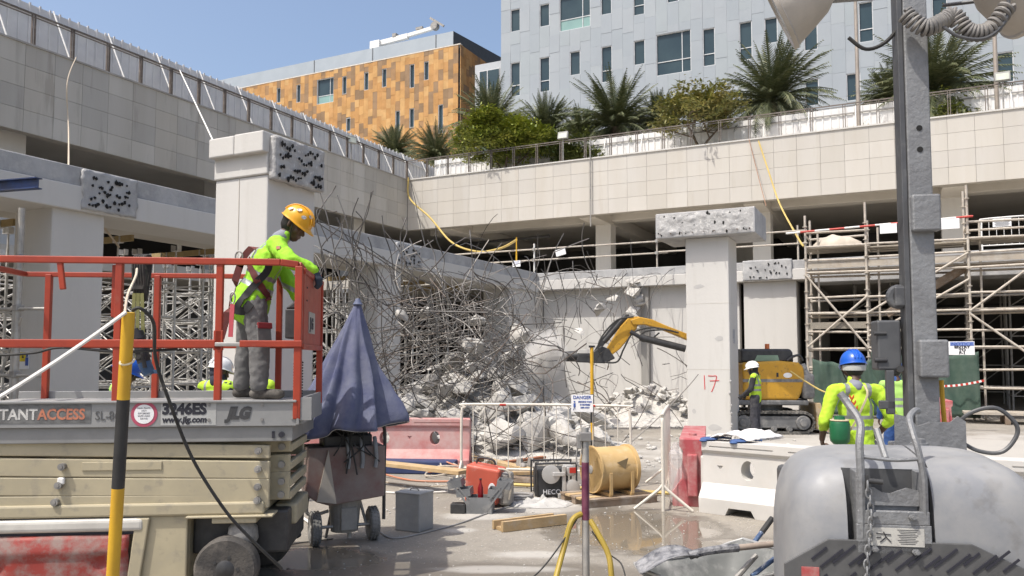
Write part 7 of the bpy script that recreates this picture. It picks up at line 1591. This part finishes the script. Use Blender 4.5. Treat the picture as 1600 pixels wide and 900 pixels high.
# ================================================================== RUBBLE
def chunk_mesh(seed, sub=2):
    rs = random.Random(seed); b = bmesh.new()
    for k in range(13):
        d = Vector((rs.gauss(0, 1), rs.gauss(0, 1), rs.gauss(0, 1))).normalized(); m = max(abs(d.x), abs(d.y), abs(d.z)); p = d * (.5 * (.35 / m + .65)) * rs.uniform(.82, 1.08); b.verts.new((p.x * rs.uniform(.95, 1.1), p.y * .9, p.z * .72))
    h = bmesh.ops.convex_hull(b, input=b.verts); bmesh.ops.delete(b, geom=[g for g in h['geom_interior'] if isinstance(g, bmesh.types.BMVert)], context='VERTS')
    bmesh.ops.triangulate(b, faces=b.faces); bmesh.ops.subdivide_edges(b, edges=b.edges, cuts=3, use_grid_fill=True); bmesh.ops.smooth_vert(b, verts=b.verts, factor=.25, use_axis_x=True, use_axis_y=True, use_axis_z=True)
    for v in b.verts:
        c = v.co; v.co = c * (1 + .16 * noise.noise(c * 4 + Vector((seed * 3.1, 0, 0))) + .08 * noise.noise(c * 11 + Vector((seed, 2, 0))))
    bmesh.ops.triangulate(b, faces=b.faces); me = bpy.data.meshes.new('chunk'); b.to_mesh(me); b.free(); me.polygons.foreach_set('use_smooth', [True] * len(me.polygons)); me.set_sharp_from_angle(angle=R(24)); me.materials.append(rubc); return me
CH = [chunk_mesh(i) for i in range(12)]; rs = random.Random(77)
def chunk(p, s, label, group, lift=.32):
    o = link('concrete_chunk', rs.choice(CH)); o.location = (p[0], p[1], p[2] + s * lift); o.scale = (s * rs.uniform(.9, 1.25), s * rs.uniform(.8, 1.1), s * rs.uniform(.75, 1.05)); o.rotation_euler = (rs.uniform(-.5, .5), rs.uniform(-.5, .5), rs.uniform(0, 6.3)); return tag(o, label, 'concrete chunk', group)
def mound(x, y): return 1.35 * math.exp(-((x + 1.05) / 1.0) ** 2 - ((y - 17.2) / 1.5) ** 2) + .75 * math.exp(-((x + .2) / 1.6) ** 2 - ((y - 16.0) / 1.2) ** 2) + .5 * math.exp(-((x + 2.6) / 1.3) ** 2 - ((y - 16.2) / 1.2) ** 2)
for px, py, s, w in ((790, 705, .78, 'big pale broken concrete chunk at the foot of the heap'), (842, 692, .66, 'broad broken concrete chunk right of the biggest one'), (740, 705, .50, 'squat broken concrete chunk left of the biggest one'), (900, 690, .6, 'broken concrete chunk lowest behind the DANGER sign'), (826, 712, .45, 'small rounded concrete chunk nearest the barrier bars'), (765, 672, .75, 'flat pale concrete chunk up behind the biggest one'), (868, 668, .7, 'broken concrete chunk upper right on the front heap'), (960, 650, .55, 'dark shaded concrete chunk right of the yellow post')):
    chunk(G(px, py), s, w, 'large chunks at the foot of the rubble heap')
for px, py, s_ in ((705, 700, .5), (722, 690, .62), (755, 692, .6), (808, 690, .7), (872, 700, .55), (880, 682, .72), (925, 684, .5), (820, 670, .75), (790, 664, .7), (850, 652, .65), (900, 660, .62), (735, 668, .66), (705, 672, .55), (940, 668, .5), (770, 648, .7), (830, 640, .62), (880, 640, .6), (740, 640, .6)):
    chunk(G(px, max(py, 686)) + Vector((0, (686 - min(py, 686)) * .028, (686 - min(py, 686)) * .011)), s_, 'pale broken concrete block in the front of the heap ' + ('behind the left barrier bars' if px < 780 else 'behind the middle barrier bars' if px < 860 else 'behind the DANGER sign'), 'blocks in the front of the heap')
placed = [];
for k in range(900):
    if len(placed) >= 150: break
    x, y = rs.uniform(-3.9, 2.0), rs.uniform(14.2, 18.6); m_ = mound(x, y)
    if m_ < .10 and (y > 16.5 or x < -3.2 or x > 1.7): continue
    s = rs.uniform(.32, .64) * (1.4 if y < 15.7 else 1.05)
    if any((x - a) ** 2 + (y - b) ** 2 < (.26 * (s + c)) ** 2 for a, b, c in placed): continue
    placed.append((x, y, s)); z = m_ - (.0 if m_ < .15 else .15) + (rs.uniform(0, .25) if y > 14.8 else 0)
    chunk((x, y, z), s, ('large' if s > .6 else 'small' if s < .42 else 'middling') + ' grey concrete chunk ' + ('low in the heap' if y < 15.7 else 'up under the rebar') + (' behind the pink barrier' if x < -1.6 else ' behind the left barrier bars' if x < -.2 else ' behind the middle barrier bars' if x < .9 else ' near the DANGER sign'), 'chunks in the main rubble heap')
for k in range(120):
    a, b = rs.gauss(0, .42), rs.gauss(0, .4); p = G(1022, 664); x, y = p.x + a * 2.0, p.y + .9 + b * 1.3; h = max(0, 1.0 - ((a * 1.25) ** 2 + b ** 2) * .9); s = rs.uniform(.14, .36)
    chunk((x, y, h * rs.uniform(.55, .95)), s, 'small broken concrete chunk in the far heap by column 17', 'chunks in the far rubble heap')
hp = MB()                                       # core of the heaps: packed fine debris under the chunks
for (cx, cy, rx, ry, hh) in ((-1.1, 16.9, 2.3, 2.2, 0), (G(1022, 664).x, G(1022, 664).y + .9, 1.5, 1.1, .85)):
    nn = 40; k0 = len(hp.v)
    for j in range(nn + 1):
        for i in range(nn + 1):
            u, w = i / nn * 2 - 1, j / nn * 2 - 1; x, y = cx + u * rx * 1.5, cy + w * ry * 1.5; z = (mound(x, y) if hh == 0 else hh * math.exp(-(u * u + w * w) * 3)); hp.v.append((x, y, z * .9 - .03 + min(z, .3) * .5 * smoothn((x * 3, y * 3, 2)) + .05 * smoothn((x * 9, y * 9, 5)) * min(1, z * 6)))
    for j in range(nn):
        for i in range(nn): k = k0 + j * (nn + 1) + i; hp.f.append((k, k + 1, k + nn + 2, k + nn + 1)); hp.m.append(0)
tag(hp.build('rubble_fines', rubc, None, 20), 'packed grey concrete fines under the rubble chunks', 'rubble', kind='stuff')
gv = MB(); small = [chunk_mesh(50 + i) for i in range(3)]
base = MB().sphere((0, 0, 0), .5, 6, 4)
def pebble(p, s):
    k0 = len(gv.v); e = Euler((rs.uniform(0, 6), rs.uniform(0, 6), rs.uniform(0, 6))).to_matrix()
    for v in base.v: w = e @ Vector(v); gv.v.append((p[0] + w.x * s * rs.uniform(.8, 1.3), p[1] + w.y * s, p[2] + w.z * s * .7 + s * .2))
    gv.f += [tuple(i + k0 for i in f) for f in base.f]; gv.m += [0] * len(base.f)
for k in range(1500):
    a = rs.random()
    if a < .5: x, y = rs.gauss(-.8, 1.7), rs.gauss(15.3, 1.2)
    elif a < .75: x, y = G(1022, 664).x + rs.gauss(0, 1.1), G(1022, 664).y + rs.gauss(.2, .8)
    elif a < .9: x, y = rs.uniform(-1.5, 3), rs.uniform(9, 14)
    else: x, y = 4.6 + rs.gauss(0, .6), 17.6 + rs.gauss(0, .3)
    if y < 8.5: continue
    pebble((x, y, 0 if y < 14.4 or x > 2 else mound(x, y) * .9), rs.uniform(.02, .13) if y > 13 else rs.uniform(.012, .04))
for k in range(900):
    a = rs.random(); x, y = (rs.gauss(.35, .28), rs.gauss(6.1, .25)) if a < .35 else (rs.uniform(-1.6, 2.6), rs.uniform(5.9, 9.2))
    pebble((x, y, 0), rs.uniform(.004, .016) if a > .08 else rs.uniform(.015, .035))
tag(gv.build('gravel', rubc, None, None), 'loose gravel and crumbs of concrete around the rubble', 'gravel', kind='stuff')
# chunks caught up in the reinforcement, and the torn beam stub by the pilaster
for px, py, d_, s, w in ((733, 545, 16.2, .75, 'large pale concrete lump caught upright in the rebar'), (742, 578, 15.9, .6, 'grey concrete lump under the large caught one'), (722, 596, 15.8, .55, 'pale concrete lump low in the rebar tangle'), (629, 492, 15.5, .36, 'white concrete lump hanging at the left of the rebar'), (745, 500, 16.5, .5, 'slanted concrete lump high in the rebar'), (668, 488, 16.6, .4, 'brown-grey concrete lump hanging mid rebar'), (812, 522, 17.2, .62, 'dark grey concrete lump beside the breaker tip'), (800, 560, 16.8, .7, 'shaded concrete lump under the breaker tip'), (935, 485, 20.5, .5, 'white concrete lump hanging above the breaker'), (958, 468, 21, .38, 'small white concrete lump hanging near the pilaster'), (905, 520, 20.3, .45, 'grey lump dangling over the breaker'), (585, 610, 15.2, .5, 'pale lump at the left end of the rebar'), (778, 610, 15.4, .6, 'pale lump low right in the rebar')):
    chunk(P(px, py, d_), s, w, 'lumps hanging in the rebar', 0)
for k in range(9): chunk(P(992 + rs.uniform(-6, 8), 440 + k * 9, 29.3), rs.uniform(.45, .7), 'torn concrete of the beam stub hanging at the pilaster', 'torn concrete of the hanging beam stub', 0)
# ================================================================== REINFORCEMENT
barm_ = M('rebar_steel', (1, 1, 1), (.75, .7, .66), .55, .25, scale=3, isl=[(.10, .096, .09), (.15, .145, .138), (.065, .062, .058), (.19, .182, .17), (.12, .095, .078), (.26, .25, .235)])
rs = random.Random(5)
def wild(p, d, L, curv, n=14):
    pts = [Vector(p)]; d = Vector(d).normalized(); ax = Vector((rs.gauss(0, 1), rs.gauss(0, 1), rs.gauss(0, 1))).normalized()
    for i in range(n):
        d = (Matrix.Rotation(curv / n * (1 + .5 * rs.gauss(0, 1)), 3, ax) @ d).normalized()
        if rs.random() < .08: d = (d + Vector((rs.gauss(0, .5), rs.gauss(0, .5), rs.gauss(0, .5)))).normalized()
        pts.append(pts[-1] + d * L / n)
        if pts[-1].z < .03: pts[-1].z = .03 + rs.random() * .05
    return pts
tg = MB()
def region(n, x0, x1, y0, y1, d0, d1, Lr, cr, r_=(.005, .013), flat=.5):
    for k in range(n):
        p = P(rs.uniform(x0, x1), rs.uniform(y0, y1), rs.uniform(d0, d1)); v = Vector((rs.gauss(0, 1), rs.gauss(0, flat), rs.gauss(0, .9)))
        tg.tube(wild(p, v, rs.uniform(*Lr), rs.uniform(-cr, cr)), rs.uniform(*r_), 4)
region(170, 590, 840, 460, 660, 14.6, 17.6, (.8, 2.6), 3.2); region(85, 500, 660, 430, 640, 13.6, 16.5, (.8, 2.2), 2.0); region(55, 690, 850, 430, 560, 16, 19, (1.0, 2.8), 2.6)
region(55, 640, 830, 560, 690, 14.4, 16.2, (.6, 1.8), 3.6); region(18, 850, 1000, 440, 545, 19.8, 24, (.8, 2.4), 2.4); region(14, 930, 1075, 500, 630, 20.2, 24, (1.0, 2.8), 1.8); region(18, 860, 960, 545, 640, 18.0, 20.5, (.8, 2.2), 2.0)
region(24, 640, 1000, 690, 712, 12.6, 14.4, (.8, 2.0), 1.0, (.006, .009), .3)
region(30, 760, 840, 520, 600, 15.4, 17.0, (.5, 1.2), 5.0)
def droop(p, d, L, g, n=14):
    pts = [Vector(p)]; d = Vector(d).normalized()
    for i in range(n): d = (d + Vector((rs.gauss(0, .10), rs.gauss(0, .10), -g * rs.uniform(.4, 1.6)))).normalized(); pts.append(pts[-1] + d * L / n); pts[-1].z = max(.03, pts[-1].z)
    return pts
for k in range(42):                             # bars still rooted in the broken slab edge, hanging down
    v_ = rs.uniform(-13.5, -1.2); p = W(rs.uniform(-.2, .02), v_, rs.uniform(4.35, 4.6)); tg.tube(droop(p, ER * rs.uniform(.5, 1.4) + EV * rs.gauss(0, .5) + Vector((0, 0, rs.uniform(-.6, .3))), rs.uniform(1.2, 3.6), rs.uniform(.08, .36)), rs.uniform(.006, .012), 4)
for k in range(18):
    p = W(rs.uniform(1.5, 6.0), rs.uniform(-.05, .1), rs.uniform(4.5, 5.05)); tg.tube(droop(p, -EV * rs.uniform(.4, 1.2) + ER * rs.gauss(0, .6) + Vector((0, 0, rs.uniform(-.3, .5))), rs.uniform(1.2, 4.0), rs.uniform(.08, .3)), rs.uniform(.006, .012), 4)
for k in range(9):                              # torn mats: short runs of parallel bars tied to a cross bar
    c = P(rs.uniform(610, 830), rs.uniform(470, 640), rs.uniform(14.8, 16.6)); u = Vector((rs.gauss(0, 1), rs.gauss(0, .4), rs.gauss(0, .6))).normalized(); w = u.cross(Vector((rs.gauss(0, .3), 1, rs.gauss(0, .3)))).normalized()
    for j in range(5): tg.tube(bez([c + w * (.17 * j) - u * .7, c + w * (.17 * j + rs.gauss(0, .03)) + Vector((0, rs.gauss(0, .08), rs.gauss(0, .06))), c + w * (.17 * j) + u * rs.uniform(.5, 1.0)], 5), .0095, 4)
    for e in (-.4, .2): tg.tube([c + u * e - w * .1, c + u * e + w * .8], .009, 4)
tag(tg.build('rebar_tangle', barm_, None, 60), 'dense tangle of bent steel reinforcing bars over the rubble', 'rebar', kind='stuff')
BARS = [((520, 470), (487, 293)), ((575, 455), (527, 305)), ((600, 470), (525, 340)), ((560, 440), (560, 309)), ((545, 470), (583, 298)), ((548, 430), (580, 300)), ((620, 450), (597, 337)), ((645, 420), (628, 340)), ((628, 400), (635, 340)), ((690, 440), (681, 353)), ((734, 452), (734, 360)), ((505, 420), (541, 337)), ((520, 440), (527, 340)), ((585, 480), (535, 350)), ((665, 460), (485, 340)), ((720, 470), (500, 345)), ((500, 330), (525, 290)), ((495, 335), (527, 330)), ((670, 470), (600, 360)), ((615, 480), (572, 410)), ((560, 470), (570, 385)), ((800, 465), (735, 420)), ((770, 470), (740, 425)), ((695, 455), (668, 375)), ((565, 400), (556, 330)), ((590, 440), (575, 370)), ((650, 500), (690, 420)), ((870, 470), (845, 420)), ((885, 470), (868, 405)), ((905, 480), (895, 408)), ((915, 470), (933, 428)), ((950, 470), (962, 430)), ((1050, 470), (1048, 468)), ((540, 500), (500, 300))]
for i, (a, b) in enumerate(BARS):
    if abs(a[0] - b[0]) + abs(a[1] - b[1]) < 10: continue
    d_ = rs.uniform(14.2, 15.8) if a[0] < 820 else rs.uniform(24, 28); p0, p1 = P(*a, d_ + rs.uniform(-.5, .5)), P(*b, d_); m1 = mid(p0, p1, .4) + Vector((rs.gauss(0, .07), rs.gauss(0, .07), rs.gauss(0, .05))); m2 = mid(p0, p1, .75) + Vector((rs.gauss(0, .05), rs.gauss(0, .05), 0))
    o = MB().tube(bez([p0 + Vector((rs.gauss(0, .2), 0, -.5)), p0, m1, m2, p1], 5), .0115 if d_ < 20 else .016, 6).build('reinforcing_bar', barm_, None); tag(o, ('straight steel bar jutting up ' + ('right beside the lift gate' if b[0] < 535 else 'above the umbrella tip' if b[0] < 590 else 'before the shaded parapet corner' if b[0] < 650 else 'under the sagging yellow hose')) if a[0] < 820 else 'thin steel bar sticking up at the right deck edge', 'rebar', 'bars jutting out of the tangle' if a[0] < 820 else 'bars at the right deck edge')
# ================================================================== DUST AT THE BREAKER TIP
dm = bpy.data.materials.new('dust_air'); dm.use_nodes = True; nt = dm.node_tree; nt.nodes.remove(nt.nodes['Principled BSDF']); pv = nt.nodes.new('ShaderNodeVolumePrincipled'); pv.inputs['Color'].default_value = (.92, .9, .87, 1)
tc = nt.nodes.new('ShaderNodeTexCoord'); nz = nt.nodes.new('ShaderNodeTexNoise'); nz.inputs['Scale'].default_value = 2.6; nz.inputs['Detail'].default_value = 4; nt.links.new(tc.outputs['Object'], nz.inputs['Vector'])
ln_ = nt.nodes.new('ShaderNodeVectorMath'); ln_.operation = 'LENGTH'; nt.links.new(tc.outputs['Object'], ln_.inputs[0]); f1 = nt.nodes.new('ShaderNodeMapRange'); f1.inputs[1].default_value = .55; f1.inputs[2].default_value = .1; nt.links.new(ln_.outputs['Value'], f1.inputs[0])
f2 = nt.nodes.new('ShaderNodeMapRange'); f2.inputs[1].default_value = .40; f2.inputs[2].default_value = .7; f2.inputs[4].default_value = 22.0; nt.links.new(nz.outputs['Fac'], f2.inputs[0]); mu = nt.nodes.new('ShaderNodeMath'); mu.operation = 'MULTIPLY'; nt.links.new(f1.outputs[0], mu.inputs[0]); nt.links.new(f2.outputs[0], mu.inputs[1]); nt.links.new(mu.outputs[0], pv.inputs['Density']); nt.links.new(pv.outputs[0], nt.nodes['Material Output'].inputs['Volume'])
o = MB().sphere((0, 0, 0), .58, 16, 10).build('dust_cloud', dm, None); o.location = P(850, 552, 18.7); o.scale = (1.05, .9, 1.25); tag(o, 'puff of pale dust at the breaker tip', 'dust', kind='stuff')
bpy.data.scenes.remove(BENCH)
